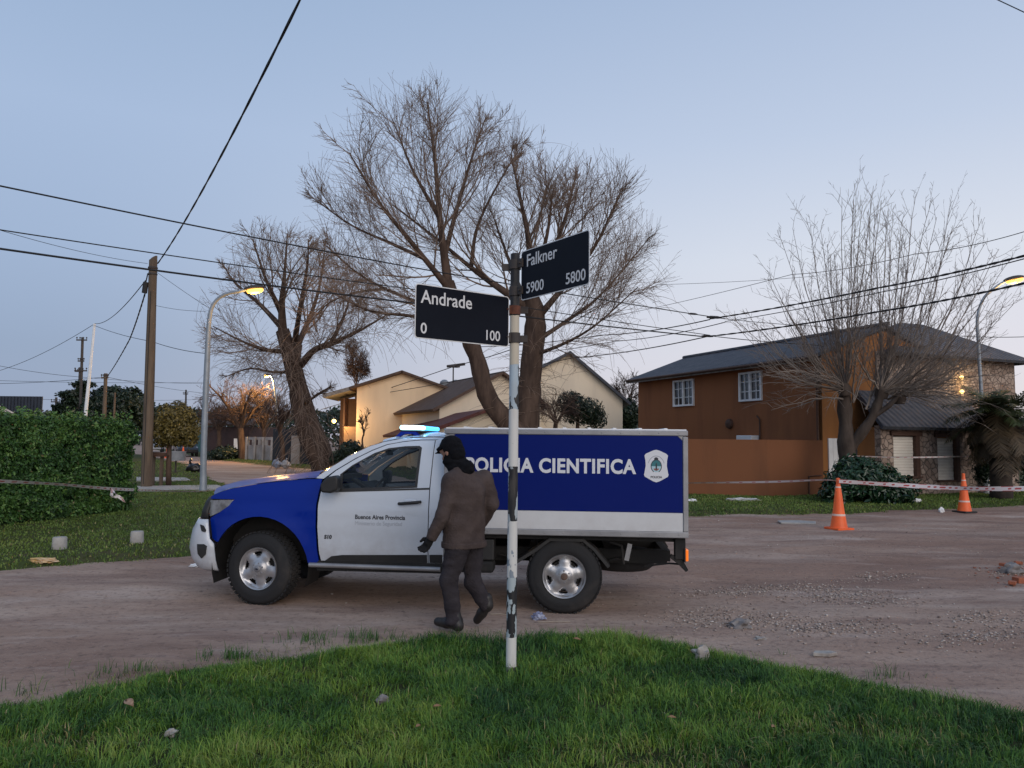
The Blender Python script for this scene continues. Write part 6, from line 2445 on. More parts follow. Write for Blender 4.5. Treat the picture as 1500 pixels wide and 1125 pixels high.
field_mesh('cap', cap_f, (-.3, -.3, 1.40), (.4, .4, 1.85), .008, M['black knit'], person, .012, (20, 20, 40), 3)
mb = MB()
brim = [[tuple(Hd(.085 + .075 * u * (1 - .35 * (v * v)), .072 * v, .058 - .012 * u - .012 * v * v)) for v in np.linspace(-1, 1, 11)] for u in np.linspace(0, 1, 5)]
mb.grid(brim)
o = mb.build('peak', M['black knit'], person, smooth=180)
s_ = o.modifiers.new('t', 'SOLIDIFY')
s_.thickness = .006
for wr, ha, sd_, nm in ((wrL, haL, -1, 'glove'), (wrR, haR, 1, 'glove')):
    fr = [(lambda g: (lambda p: g(p) - .0035))(g) for g in fingers(wr, ha, sd_, .0092)]
    gf = blend(fr + [capsule(wr - (ha - wr) * .25, wr + (ha - wr) * .2, .034, .033)], .008)
    field_mesh(nm, gf, np.minimum(wr, ha) - .13, np.maximum(wr, ha) + .13, .0052, M['glove'], person)
for an, to, he in ((anL, toL, heL), (anR, toR, anR + (anR - toR) * .12 + np.array([.0, 0, -.015]))):
    dd = (to - he) / np.linalg.norm(to - he)
    bf = blend([capsule(an + (0, 0, .07), he, .052, .046), capsule(he + (0, 0, .012), he + (to - he) * .55 + (0, 0, .012), .046, .046), capsule(he + (to - he) * .55 + (0, 0, .006), to, .046, .038)], .02)
    fl = min(he[2], to[2]) - .048
    sole = (lambda p, bf=bf, an=an: np.maximum(bf(p), -(p[:, 2] - .004)))
    field_mesh('boot', sole, np.minimum(np.minimum(an, to), he) - .12, np.maximum(np.maximum(an, to), he) + .15, .008, M['boot'], person)
# ------------------------------------------------------------------ street furniture
M['galv'] = pmat('galvanised steel', (0.30, 0.33, 0.36), 0.5, (0.22, 0.25, 0.28), 3, metal=.3)
M['pole wood'] = pmat('weathered pole wood', (0.155, 0.115, 0.080), 0.9, (0.085, 0.060, 0.042), 6, bump=.5, bscale=20, stretch=(1, 1, .12))
M['dark steel'] = pmat('dark steel', (0.030, 0.028, 0.028), 0.7, (0.060, 0.045, 0.038), 8)
M['rust'] = pmat('rusty clamp', (0.16, 0.055, 0.030), 0.9, (0.08, 0.03, 0.02), 30)
M['cable'] = pmat('black cable', (0.010, 0.010, 0.011), 0.7)
M['sign navy'] = pmat('navy sign face', (0.0032, 0.0048, 0.0105), 0.6, (0.0045, 0.0065, 0.013), 3, spec=.15)
M['sign white'] = pmat('sign white', (0.66, 0.66, 0.66), 0.5)

# ---- the street name post
PX, PY = 0.014, 5.40
PZ = float(lawn_z('near', np.array([PX]), np.array([PY]))[0])


def post_material():
    m = pmat('peeling post paint', (0.6, 0.6, 0.58), 0.65)
    nt = m.node_tree
    L = nt.links.new
    b = nt.nodes['Principled BSDF']
    t = nt.nodes.new('ShaderNodeTexCoord')
    s = nt.nodes.new('ShaderNodeSeparateXYZ')
    L(t.outputs['Object'], s.inputs[0])

    def noise(sc, st, det=6):
        mp = nt.nodes.new('ShaderNodeMapping')
        mp.inputs['Scale'].default_value = st
        L(t.outputs['Object'], mp.inputs[0])
        n = nt.nodes.new('ShaderNodeTexNoise')
        n.inputs['Scale'].default_value = sc
        n.inputs['Detail'].default_value = det
        L(mp.outputs[0], n.inputs['Vector'])
        return n.outputs['Fac']

    def rampc(stops):
        r = nt.nodes.new('ShaderNodeValToRGB')
        r.color_ramp.interpolation = 'CONSTANT'
        e = r.color_ramp.elements
        while len(e) < len(stops):
            e.new(.5)
        for el, (p, c) in zip(e, stops):
            el.position = p
            el.color = (*c, 1)
        return r
    zz_ = nt.nodes.new('ShaderNodeMath')
    zz_.operation = 'MULTIPLY_ADD'
    zz_.inputs[1].default_value = 1 / 3.2
    wob = nt.nodes.new('ShaderNodeMath')
    wob.operation = 'MULTIPLY'
    wob.inputs[1].default_value = .006
    L(noise(20, (1, 1, 1)), wob.inputs[0])
    L(s.outputs[2], zz_.inputs[0])
    L(wob.outputs[0], zz_.inputs[2])
    zb = lambda y: (1.7 + (645 - y) * PY / F - PZ) / 3.2 + .003
    Wt, Bk = (0.60, 0.59, 0.56), (0.012, 0.012, 0.014)
    top = rampc([(0, (0.22, .22, .22)), (zb(968), Wt), (zb(926), Bk), (zb(843), Wt), (zb(762), Bk), (zb(683), Wt), (zb(600), Bk), (zb(536), (.52, .46, .36)), (zb(462), Bk)])
    und = rampc([(0, (.02, .02, .022)), (zb(968), Bk), (zb(926), (.36, .42, .44)), (zb(843), (.22, .26, .30)), (zb(762), (.38, .42, .44)), (zb(683), (.25, .24, .22)), (zb(600), (.38, .46, .52)), (zb(536), (.3, .22, .15)), (zb(462), (.03, .03, .035))])
    amt = rampc([(0, (.5, .5, .5)), (zb(968), (.25, .25, .25)), (zb(926), (.49, .49, .49)), (zb(843), (.33, .33, .33)), (zb(762), (.47, .47, .47)), (zb(683), (.16, .16, .16)), (zb(600), (.58, .58, .58)), (zb(536), (.2, .2, .2)), (zb(462), (.1, .1, .1))])
    for r in (top, und, amt):
        L(zz_.outputs[0], r.inputs[0])
    n1 = noise(17, (1, 1, .45), 7)
    cmp_ = nt.nodes.new('ShaderNodeMapRange')
    L(n1, cmp_.inputs[0])
    sub = nt.nodes.new('ShaderNodeMath')
    sub.operation = 'MULTIPLY_ADD'
    sub.inputs[1].default_value = -.44
    sub.inputs[2].default_value = .73
    L(amt.outputs[0], sub.inputs[0])
    L(sub.outputs[0], cmp_.inputs[1])
    ad_ = nt.nodes.new('ShaderNodeMath')
    ad_.operation = 'ADD'
    ad_.inputs[1].default_value = .012
    L(sub.outputs[0], ad_.inputs[0])
    L(ad_.outputs[0], cmp_.inputs[2])
    x = nt.nodes.new('ShaderNodeMix')
    x.data_type = 'RGBA'
    L(cmp_.outputs[0], x.inputs[0])
    L(top.outputs[0], x.inputs[6])
    L(und.outputs[0], x.inputs[7])
    # rusty and grimy streaks
    g = nt.nodes.new('ShaderNodeMapRange')
    g.inputs[1].default_value = .55
    g.inputs[2].default_value = .8
    g.inputs[4].default_value = .6
    L(noise(9, (1, 1, .2), 8), g.inputs[0])
    y = nt.nodes.new('ShaderNodeMix')
    y.data_type = 'RGBA'
    L(g.outputs[0], y.inputs[0])
    L(x.outputs[2], y.inputs[6])
    y.inputs[7].default_value = (.26, .22, .18, 1)
    L(y.outputs[2], b.inputs['Base Color'])
    bn = nt.nodes.new('ShaderNodeBump')
    bn.inputs['Strength'].default_value = .5
    bn.inputs['Distance'].default_value = .004
    L(cmp_.outputs[0], bn.inputs['Height'])
    bn.invert = True
    L(bn.outputs[0], b.inputs['Normal'])
    return m


post = thing('street_sign', 'peeling black and white street sign post with two dark name plates, in the foreground grass', 'street sign', (PX, PY, PZ))
top_z = 1.7 + (645 - 369) * PY / F - PZ
mb = MB()
mb.lathe([(.0355, -.05), (.0355, .4), (.034, 1.2), (.0335, 2.2), (.033, top_z), (.028, top_z + .004), (0.001, top_z + .004)], (0, 0, 0), (0, 0, 1), 28)
mb.build('pole', post_material(), post, smooth=50)


def zrel(y):
    return 1.7 + (645 - y) * PY / F - PZ


def clamp(name, y0, y1, m, r=.041, tab=None):
    mb = MB()
    mb.lathe([(r - .006, zrel(y1)), (r, zrel(y1)), (r, zrel(y0)), (r - .006, zrel(y0))], (0, 0, 0), (0, 0, 1), 24)
    if tab is not None:
        d = Vector(tab).normalized()
        R = Matrix((d, Vector((0, 0, 1)).cross(d), Vector((0, 0, 1)))).transposed()
        mb.box(d * .065 + Vector((0, 0, (zrel(y0) + zrel(y1)) / 2)), (.06, .022, zrel(y0) - zrel(y1) - .008), R)
        for s in (-1, 1):
            mb.tube([d * .075 + Vector((0, 0, (zrel(y0) + zrel(y1)) / 2)) + R @ Vector((0, s * .011, 0)), d * .075 + Vector((0, 0, (zrel(y0) + zrel(y1)) / 2)) + R @ Vector((0, s * .024, 0))], .008, 6)
    return mb.build(name, m, post, smooth=40)


def plate(a, d, length, z0, z1, words):
    """name plate: a = end at the post, d = direction away from it, face towards the camera"""
    d = Vector(d).normalized()
    n = Vector((d.y, -d.x, 0))
    if n.y > 0:
        n = -n
    ex = d if d.x > 0 else -d
    org = Vector(a) if d.x > 0 else Vector(a) + d * length
    h = z1 - z0

    def rr(inset, r):
        w, hh = length - 2 * inset, h - 2 * inset
        pts = []
        for cx_, cz_, a0 in ((w - r, r, -90), (w - r, hh - r, 0), (r, hh - r, 90), (r, r, 180)):
            pts += [(inset + cx_ + r * math.cos(rad(a0 + 90 * k / 5)), inset + cz_ + r * math.sin(rad(a0 + 90 * k / 5))) for k in range(6)]
        return [org + ex * x + Vector((0, 0, z0 + z)) for x, z in pts]
    mb = MB()
    mb.prism([p for p in rr(0, .022)], n * .0035)
    pl_ = mb.build('name_plate', M['sign white'], post)
    mb = MB()
    mb.prism([p + n * .0030 for p in rr(.0065, .018)], n * .0016)
    mb.build('plate_face', M['sign navy'], pl_)
    for body, size, x, z, wgt, al, xs in words:
        text_obj('lettering', body, size, M['sign white'], pl_, org + ex * (x * length) + Vector((0, 0, z0 + z * h)) + n * .0054, ex, (0, 0, 1), wgt, al, .001, xs=xs)
    return pl_


dA = Vector((-.605, -.45, 0)).normalized()
plate(dA * .052 + Vector((0, -.015, 0)), dA, .752, zrel(509.5), zrel(435), [('Andrade', .124, .055, .655, .0012, 'LEFT', .92), ('0', .098, .055, .10, .0012, 'LEFT', 1.0), ('100', .098, .90, .10, .0008, 'RIGHT', .92)])
dF = Vector((.424, -.61, 0)).normalized()
plate(dF * .045 + Vector((0.02, -.015, 0)), dF, .735, zrel(441), zrel(368), [('Falkner', .122, .085, .66, .0010, 'LEFT', .95), ('5900', .104, .085, .12, .0008, 'LEFT', .98), ('5800', .104, .955, .10, .0008, 'RIGHT', .98)])
clamp('clamp', 378, 392, M['dark steel'], .042, dF)
clamp('clamp', 419, 432, M['dark steel'], .042, dF)
clamp('clamp', 447, 460, M['rust'], .041, dA)
clamp('clamp', 487, 502, M['dark steel'], .041, dA)
for c_ in ((-.065, .02, zrel(388)), (.065, .03, zrel(452)), (.062, .03, zrel(495))):
    mb = MB()
    mb.box(Vector(c_), (.06, .02, .05))
    mb.build('spare_bracket', M['dark steel'], post, bevel=.004)

# ---- lamp posts
M['sodium lamp'] = pmat('lit sodium lamp', (1, .6, .2), .4, emit=(1.0, 0.43, 0.075), estr=2.1)


def lamp_post(label, pts, Y, radii, head_dir, r_head, energy, lower=None, zb_=0.08, m='galv'):
    P = [A(x, y, Y) for x, y in pts]
    P[0][2] = 0.0
    base = P[0].copy()
    root = thing('street_lamp', label, 'street lamp', tuple(base))
    sm = smooth_path([p - base for p in P], 30)
    rs = list(np.interp(np.linspace(0, 1, 30), np.linspace(0, 1, len(radii)), radii))
    mb = MB()
    mb.tube([Vector(p) for p in sm], rs, 12)
    mb.build('post', M[m], root, smooth=180)
    mb = MB()
    mb.lathe([(.16, -.02), (.16, .10), (.11, .14), (.09, .6)], (0, 0, 0), (0, 0, 1), 12)
    mb.build('base', M[lower or m], root, smooth=40)
    e = Vector(sm[-1])
    d = Vector(head_dir).normalized()
    mb = MB()
    R = d.to_track_quat('X', 'Z').to_matrix()
    g = bmesh.ops.create_icosphere(mb.bm, subdivisions=3, radius=1)
    for v in g['verts']:
        c = v.co
        z = c.z * (.11 if c.z > 0 else .03)
        v.co = R @ Vector((c.x * r_head * 1.25, c.y * r_head * .55, z)) + e + d * r_head * .9
    mb.build('lamp_head', M['dark steel'], root, smooth=60)
    mb = MB()
    g = bmesh.ops.create_icosphere(mb.bm, subdivisions=3, radius=1)
    for v in g['verts']:
        c = v.co
        v.co = R @ Vector((c.x * r_head * 1.0, c.y * r_head * .45, c.z * .10)) + e + d * r_head * 1.0 + Vector((0, 0, -.06))
    mb.build('lamp_glass', M['sodium lamp'], root, smooth=180)
    pl_ = point_light('lamp_light', (0, 0, 0), energy, (1, .55, .16), .2)
    pl_.parent = root
    pl_.location = e + d * r_head + Vector((0, 0, -.32))
    return root


lamp_post('grey curved street lamp lit orange, standing on the left lawn', [(297, 727), (299, 640), (303, 540), (306, 475), (312, 447), (328, 432), (350, 427), (361, 424)], 22.86, [.095, .09, .085, .065, .055, .05, .045, .04], (1, 0, .12), .26, 90)
lamp_post('slim curved street lamp lit orange by the palm at the right edge', [(1446, 727), (1441, 650), (1437, 570), (1433, 500), (1432, 464), (1441, 437), (1458, 421), (1474, 411)], 25.9, [.10, .09, .06, .055, .05, .045, .045, .04], (1, 0, .22), .30, 110)
lamp_post('distant street lamp glowing among the bare trees down the side street', [(416, 672), (411, 640), (405, 590), (401, 562), (398, 553), (395, 550)], 56.5, [.09, .09, .07, .06, .05, .05], (-1, -.2, .05), .20, 2600)


# ---- utility poles
def wood_pole(label, bx, by, tx, ty, Y, r0, r1, m='pole wood', arms=(), name='utility_pole', cat='utility pole', extra=None):
    b, t = A(bx, by, Y), A(tx, ty, Y)
    b[2] = -0.1
    root = thing(name, label, cat, tuple(b))
    d = t - b
    mb = MB()
    mb.tube([Vector(d * k) for k in (0, .3, .6, .85, 1)], [r0, r0 * .93, (r0 + r1) / 2, r1 * 1.03, r1], 14)
    mb.build('pole', M[m], root, smooth=50)
    for k, (f, w) in enumerate(arms):
        mb = MB()
        c = Vector(d * f)
        mb.box(c + Vector((0, -.12, 0)), (w, .09, .10))
        a_ = mb.build('crossarm', M['dark steel'] if m != 'pole wood' else M['pole wood'], root)
        for s in (-.46, -.16, .16, .46):
            mb = MB()
            mb.lathe([(.02, 0), (.02, .08), (.06, .10), (.06, .16), (.03, .2), (.001, .2)], c + Vector((s * w, -.12, .05)), (0, 0, 1), 8)
            mb.build('insulator', M['dark steel'], a_)
    return root, d


wp, wd = wood_pole('tall weathered wooden utility pole beside the end of the hedge', 214, 722, 224.5, 381, 24.6, .17, .125)
mb = MB()
tp0 = Vector(wd)
mb.prism([tp0 + Vector((.12 * math.cos(a), .12 * math.sin(a), -.01)) for a in np.linspace(0, 2 * math.pi, 12, endpoint=False)], (0.0, 0, .06))
for v in mb.bm.verts:
    if v.co.z > tp0.z + .03:
        v.co.z += (v.co.x - tp0.x) * .8
mb.build('pole_cap', M['pole wood'], wp)
mb = MB()
mb.tube([tp0 + Vector((-.16, -.1, -.75)), tp0 + Vector((-.19, -.1, -1.1))], .085, 10)
mb.tube([tp0 + Vector((-.13, -.05, -.45)), tp0 + Vector((-.16, -.1, -.75))], .02, 6)
mb.build('splice_box', M['cable'], wp)
mb = MB()
mb.lathe([(.135, 0), (.15, .02), (.15, .06), (.135, .08)], tp0 + Vector((0, 0, -.30)), (0, 0, 1), 14)
mb.lathe([(.135, 0), (.148, .02), (.148, .05), (.135, .07)], tp0 + Vector((0, 0, -.50)), (0, 0, 1), 14)
mb.build('band', M['dark steel'], wp)
mb = MB()
mb.tube([(-.02, -.16, .3), Vector(wd) * .5 + Vector((0.0, -.16, 0)), Vector(wd) * .86 + Vector((.02, -.145, 0))], .012, 5)
mb.build('riser_cable', M['cable'], wp)
wood_pole('tall thin pole with two crossarms behind the hedge, left of the white leaning pole', 117, 640, 121, 494, 62, .12, .10, 'dark steel', ((.975, .85), (.72, 1.0), (.80, .5)))
wood_pole('shorter dark pole with one crossarm standing close by the two-armed pole', 113, 640, 117, 538, 75, .11, .09, 'dark steel', ((.95, .8),))
wood_pole('white slanting pole rising from behind the hedge', 120, 640, 138.5, 474, 48, .12, .07, 'white paint', (), 'mast', 'mast')
wood_pole('short wooden utility pole above the dark evergreen behind the hedge', 152, 640, 155, 547, 55, .15, .12, 'pole wood', ((.95, .5),))
wood_pole('far thin pole above the round yellowish tree', 272, 645, 272.5, 571, 95, .12, .1, 'dark steel', ((.93, .6),))
wood_pole('thin wooden pole sticking up from the evergreen behind the hedge', 166, 640, 168.5, 575, 58, .1, .07, 'pole wood')
wood_pole('thin post by the cedar behind the hedge', 82, 640, 82.5, 582, 70, .13, .1, 'dark steel', ((.92, .8),))
wood_pole('grey antenna mast with a flat panel behind the cream house roof', 664, 600, 664, 537, 46, .05, .04, 'dark steel', (), 'antenna', 'antenna')
an_ = bpy.data.objects['antenna']
mb = MB()
mb.box(A(668, 535, 46) - np.array(an_.location), (1.1, .25, .14), Matrix.Rotation(rad(-8), 3, 'Y'))
mb.build('panel', M['dark steel'], an_)


# ---- cables
def cable(label, pts, r, sag=0.0, group='overhead cables', n=40, twist=False):
    P = [A(*p) for p in pts]
    out = []
    for a, b in zip(P, P[1:]):
        for k in range(n):
            t = k / n
            q = a + (b - a) * t
            q = q - np.array([0, 0, 4 * sag * t * (1 - t)])
            out.append(q)
    out.append(P[-1])
    out = np.array(out)
    lo = out[0].copy()
    br = []
    if twist:
        for ph in (0, np.pi):
            s = np.arange(len(out)) * 1.1
            o = out + np.stack([np.zeros(len(out)), np.cos(s + ph) * r * .6, np.sin(s + ph) * r * .6], -1)
            br.append((o - lo, np.full(len(out), r * .75)))
    else:
        br.append((out - lo, np.full(len(out), r)))
    o = link('overhead_cable', tubes_mesh('overhead_cable', br, 6), M['cable'], smooth=180)
    o.location = lo
    return meta(o, label, 'cable', group)


def knot(parent, p, l=.30, r=.035):
    c = Vector(A(*p)) - parent.location
    mb = MB()
    mb.tube([c + Vector((-l / 2, 0, 0)), c + Vector((-l / 4, 0, .01)), c + Vector((l / 4, 0, 0)), c + Vector((l / 2, 0, -.01))], [r * .5, r, r, r * .5], 7)
    mb.build('connector', M['dark steel'], parent)


c = cable('thick cable rising steeply from the wooden pole top to the top of the sky', [(450, -22, 9.6), (231, 386, 24.5)], .020, .25, twist=True)
c = cable('topmost of the long cables sweeping from the left edge towards the wire junction', [(-30, 266, 12.6), (600, 391, 18.7), (1062, 467, 26)], .015, .03)
knot(c, (1015, 460, 25.2))
knot(c, (1046, 465, 25.8), .5, .05)
c = cable('middle of the long cables sweeping in from the left edge under the topmost one', [(-30, 332, 14), (600, 423, 19.5), (1040, 491, 26)], .012, .03)
c = cable('thick lowest of the long cables sweeping in from the left edge across the lamp', [(-30, 360, 13), (590, 442, 18.8), (1030, 493, 26)], .020, .03)
knot(c, (1036, 492.5, 26), .4, .04)
c = cable('upper thick cable coming from the right edge to the wire junction', [(1530, 367, 15), (1290, 421, 20), (1040, 467, 25.8)], .021, .04, twist=True)
c = cable('cable hung closely under the upper thick one on the right', [(1530, 371, 15.1), (1290, 428, 20.2), (1062, 471, 26)], .012, .04)
c = cable('lower thick cable coming from the right edge just under the lamp', [(1530, 408, 15), (1290, 456, 20), (1036, 493, 26)], .021, .04, twist=True)
cable('slack wire from the junction down-left behind the street sign', [(1040, 468, 25.8), (880, 491, 32), (700, 508, 40)], .018, .1)
cable('wire from the junction passing over the gabled house', [(1062, 472, 26), (900, 500, 32), (740, 520, 40)], .014, .1)
cable('wire from the lower junction running left over the cream house roofs', [(1036, 493, 26), (840, 524, 34), (520, 582, 48)], .018, .1)
c = cable('wire descending left past the cream house gable with a splice', [(760, 508, 36), (670, 535, 40), (470, 600, 52)], .020, .05)
knot(c, (664, 537, 40.2), .7, .07)
knot(c, (563, 568, 46), .8, .08)
cable('thin wire from the junction to the right in front of the brown house', [(1062, 467, 26), (1200, 478, 26.5), (1300, 489, 27)], .010, .03)
cable('thin wire from the lower junction across the brown house roof', [(1040, 492, 26), (1190, 505, 26), (1400, 530, 26.5)], .013, .03)
cable('faint wire behind the willow and plane tree crowns', [(860, 470, 60), (1160, 402, 40), (1340, 372, 32), (1530, 330, 26)], .014, .15)
cable('faint level wire right of the willow crown', [(960, 417, 60), (1200, 404, 56)], .014, .1)
cable('thin wire at the right edge beside the palm', [(1380, 490, 40), (1530, 492, 36)], .016, .1)
cable('short wire crossing the top right corner of the sky', [(1445, -8, 10), (1530, 32, 9)], .007, 0)
cable('thick service cable dropping from the wooden pole to the short pole behind', [(216, 418, 24.5), (190, 497, 33), (156, 553, 55)], .026, .1, twist=True)
cable('thin wire slanting from the wooden pole down to the left edge', [(213, 411, 24.6), (139, 474, 48), (-20, 548, 62)], .016, .4)
cable('wire from the white slanting pole across to the street lamp', [(139, 477, 48), (222, 500, 40), (305, 518, 36)], .016, .1)
cable('pair of thin wires from the left edge to the wooden pole top', [(-20, 331, 17), (216, 386, 24.5)], .007, .1)
cable('thin wire from the wooden pole to the lamp post', [(226, 396, 24.6), (304, 450, 24)], .007, .02)
cable('faint wire between the wooden pole and the lamp, halfway up', [(226, 447, 24.6), (302, 456, 24)], .006, .05)
for k, (p, lab) in enumerate((([(-20, 532, 60), (115, 552, 62), (300, 562, 80)], 'upper of the faint far wires above the hedge'), ([(-20, 557, 60), (300, 560, 80)], 'middle of the faint far wires above the hedge'), ([(-20, 562, 60), (155, 552, 55), (300, 576, 80)], 'sagging one of the faint far wires above the hedge'), ([(60, 585, 70), (300, 585, 90)], 'lowest of the faint far wires above the hedge'))):
    cable(lab, p, .016, .12)

# ---- traffic cones
M['cone orange'] = pmat('cone orange', (0.88, 0.135, 0.022), 0.5, (0.74, 0.11, 0.02), 4)
M['cone band'] = pmat('cone band', (0.70, 0.50, 0.42), 0.5)


def cone(label, px, py, Y, h=1.02, base_m='cone orange', group='orange traffic cones'):
    p = A(px, py, Y)
    z = float(dirt_z(np.array([p[0]]), np.array([p[1]]))[0])
    root = thing('traffic_cone', label, 'traffic cone', (p[0], p[1], z), rad(20), group)
    mb = MB()
    mb.box((0, 0, .02), (.40, .40, .04), None, .008)
    mb.build('base', M[base_m], root)
    mb = MB()
    k = h - .04
    mb.lathe([(.165, .04), (.16, .06), (.105, .04 + k * .36), (.078, .04 + k * .60), (.045, .04 + k * .86), (.038, .04 + k * .875), (.038, .04 + k * .99), (.02, .04 + k), (.001, .04 + k)], (0, 0, 0), (0, 0, 1), 28)
    b = mb.build('body', M['cone orange'], root, smooth=50)
    mb = MB()
    for f0, f1 in ((.235, .275), (.80, .83)):
        r = lambda f: float(np.interp(f, [0, .03, .36, .60, .86], [.165, .16, .105, .078, .045])) + .0025
        mb.lathe([(r(f0) - .002, .04 + k * f0), (r(f0), .04 + k * f0), (r(f1), .04 + k * f1), (r(f1) - .002, .04 + k * f1)], (0, 0, 0), (0, 0, 1), 28)
    mb.build('reflective_band', M['cone band'], b)
    return root


cone('tall orange traffic cone tied with tape before the dark bush', 1229, 775, 15.54)
cone('orange traffic cone on a black base near the palm', 1413, 751, 19.55, .98, 'black plastic')
cone('left of the two small distant traffic cones down the side street', 244.5, 671, 62)
cone('right of the two small distant traffic cones down the side street', 268, 668, 64)

# ---- barrier tape
M['tape'] = pmat('barrier tape', (0.7, 0.66, 0.66), 0.45, tint=[(0, (0.74, 0.68, 0.68)), (0.49, (0.74, 0.68, 0.68)), (0.51, (0.50, 0.10, 0.10)), (1, (0.50, 0.10, 0.10))])


def ribbon(P, w, twist, period=.35, duty=.5, sagv=0.0, n=60, bold=False):
    P = smooth_path(P, n) if len(P) > 2 else np.linspace(P[0], P[1], n)
    t = np.linspace(0, 1, n)
    P = P - np.array([0, 0, 1.0])[None] * (4 * sagv * t * (1 - t))[:, None]
    s = np.concatenate([[0], np.cumsum(np.linalg.norm(np.diff(P, axis=0), axis=1))])
    m_ = max(4, int(s[-1] / .05))
    si = np.linspace(0, s[-1], m_)
    P = np.stack([np.interp(si, s, P[:, k]) for k in range(3)], -1)
    tg = np.gradient(P, axis=0)
    tg /= np.linalg.norm(tg, axis=1, keepdims=True)
    a = twist(si / s[-1])
    sd_ = np.cross(tg, UPV)
    sd_ /= np.linalg.norm(sd_, axis=1, keepdims=True) + 1e-9
    upd = np.cross(sd_, tg)
    wv = (upd * np.cos(a)[:, None] + sd_ * np.sin(a)[:, None]) * w / 2
    lanes = np.array([-1, -.55, -.2, .2, .55, 1.0])
    V = P[:, None] + wv[:, None] * lanes[None, :, None]
    ph = (si / period) % 1.0
    tint_ = np.zeros((m_, 6))
    r = np.random.default_rng(7)
    if bold:
        tint_[:, (0, 5)] = (ph < duty)[:, None]
        tint_[:, 2:4] = (((ph * 4) % 1) < .45)[:, None] * (ph > .1)[:, None]
    else:
        tint_[:, 2:4] = (ph < .35)[:, None]
    i = (np.arange(m_ - 1)[:, None] * 6 + np.arange(5)[None]).reshape(-1)
    return V.reshape(-1, 3), np.stack([i, i + 1, i + 7, i + 6], -1), tint_.reshape(-1)


def tape(label, pts, w, twist=lambda t: .35 * np.sin(t * 9), sagv=0.0, extra=None, bold=False):
    P = np.array([A(*p) for p in pts])
    lo = P[0].copy()
    V, Q, t = ribbon(P - lo, w, twist, sagv=sagv, bold=bold)
    Vs, Qs, ts = [V], [Q], [t]
    for e in (extra or []):
        v, q, tt__ = ribbon(np.array([A(*p) for p in e]) - lo, w * .8, lambda t: .8 * np.sin(t * 7) + .5)
        Qs.append(q + sum(len(x) for x in Vs))
        Vs.append(v)
        ts.append(tt__)
    o = link('barrier_tape', mesh_np('barrier_tape', np.concatenate(Vs), [np.concatenate(Qs)], np.concatenate(ts)), M['tape'], smooth=180)
    o.location = lo
    return meta(o, label, 'tape')


tape('thin barrier tape along the hedge and wooden pole with a loose knotted end', [(-40, 703, 10.0), (80, 709, 12.4), (165, 716, 15.0), (230, 718.5, 19), (297, 719.5, 22.55), (400, 712, 25.5)], .06, lambda t: .55 + .35 * np.sin(t * 11), 0,
     [[(163, 715, 14.9), (162, 722, 14.9), (165, 729, 14.9)], [(164, 715, 14.9), (169, 724, 14.8), (177, 730, 14.8), (184, 736, 14.8)], [(164, 716, 14.9), (165, 728, 14.8), (174, 727, 14.8), (182, 733, 14.8)]])
tape('thin barrier tape from behind the truck box to the tall cone', [(960, 708, 20), (1120, 706, 17.6), (1205, 703, 16), (1227, 705, 15.5)], .05, lambda t: .75 + .3 * np.sin(t * 8))
tape('wide printed red and white barrier tape from the tall cone to the right edge', [(1229, 705, 15.45), (1300, 709.5, 15.1), (1380, 714, 14.6), (1450, 716, 14.0), (1540, 715, 13.4)], .085, lambda t: .25 + .25 * np.sin(t * 12), bold=True)
tape('faint barrier tape stretched before the shuttered stone front', [(1243, 668, 22.4), (1330, 670, 23.2), (1445, 668, 25.7)], .05, lambda t: .6 + .2 * np.sin(t * 9))

# ---- small things on the left lawn and beyond
for lab, px, py, Y, r, h in (('left of two squat concrete stub posts on the lawn edge, nearer the paper litter', 86.5, 811, 11.15, .098, .17), ('right of two squat concrete stub posts on the lawn edge, nearer the truck nose', 200, 803, 11.75, .095, .18)):
    p = A(px, py, Y)
    z = float(lawn_z('left', np.array([p[0]]), np.array([p[1]]))[0])
    mb = MB()
    mb.lathe([(r * 1.02, -.05), (r, .02), (r * .97, h * .9), (r * .9, h), (.001, h * 1.01)], (0, 0, 0), (0, 0, 1), 18)
    o = mb.build('stub_post', M['concrete'], smooth=40)
    o.location = (p[0], p[1], z)
    meta(o, lab, 'post', 'concrete stub posts')
p = A(229, 717, 25.2)
ts_ = thing('bin_stand', 'dark wooden bin stand with a flat tray beside the wooden pole', 'bin stand', (p[0], 25.2, .08))
mb = MB()
mb.box((0, 0, 1.0), (.62, .4, .05))
mb.box((0, -.19, 1.05), (.62, .03, .10))
mb.box((0, .19, 1.05), (.62, .03, .10))
mb.build('tray', M['dark wood'], ts_)
for x in (-.13, .14):
    mb = MB()
    mb.box((x, 0, .48), (.09, .09, 1.02))
    mb.build('leg', M['pole wood'], ts_)
p = A(257, 694, 35)
wb = thing('waste_basket', 'grey waste basket on a single post by the side street', 'waste basket', (p[0], 35, .08))
mb = MB()
mb.lathe([(.30, .0), (.40, .0), (.42, .42), (.38, .42), (.30, .03)], (0, 0, .55), (0, 0, 1), 16)
mb.build('basket', M['grey metal'], wb, smooth=40)
mb = MB()
mb.tube([(0, 0, -.05), (0, 0, .56)], .04, 8)
mb.build('post', M['dark steel'], wb)
p = A(285, 693, 36.5)
mb = MB()
mb.ball((0, 0, .20), .36, 3, (1.1, .7, .62), .5, 3)
mb.ball((.28, 0, .16), .22, 3, (1.0, .8, .7), .5, 5)
mb.tube([(-.2, 0, .35), (-.24, 0, .52), (-.16, 0, .60)], [.07, .04, .07], 7)
o = mb.build('rubbish_bag', pmat('black bag plastic', (0.012, 0.012, 0.014), .35, (.02, .02, .022), 8, bump=.6, bscale=9), smooth=180)
o.location = (p[0], 36.5, .05)
meta(o, 'black rubbish bag lying on the edge of the side street beside the lamp post', 'rubbish bag')
p = A(412, 682, 43)
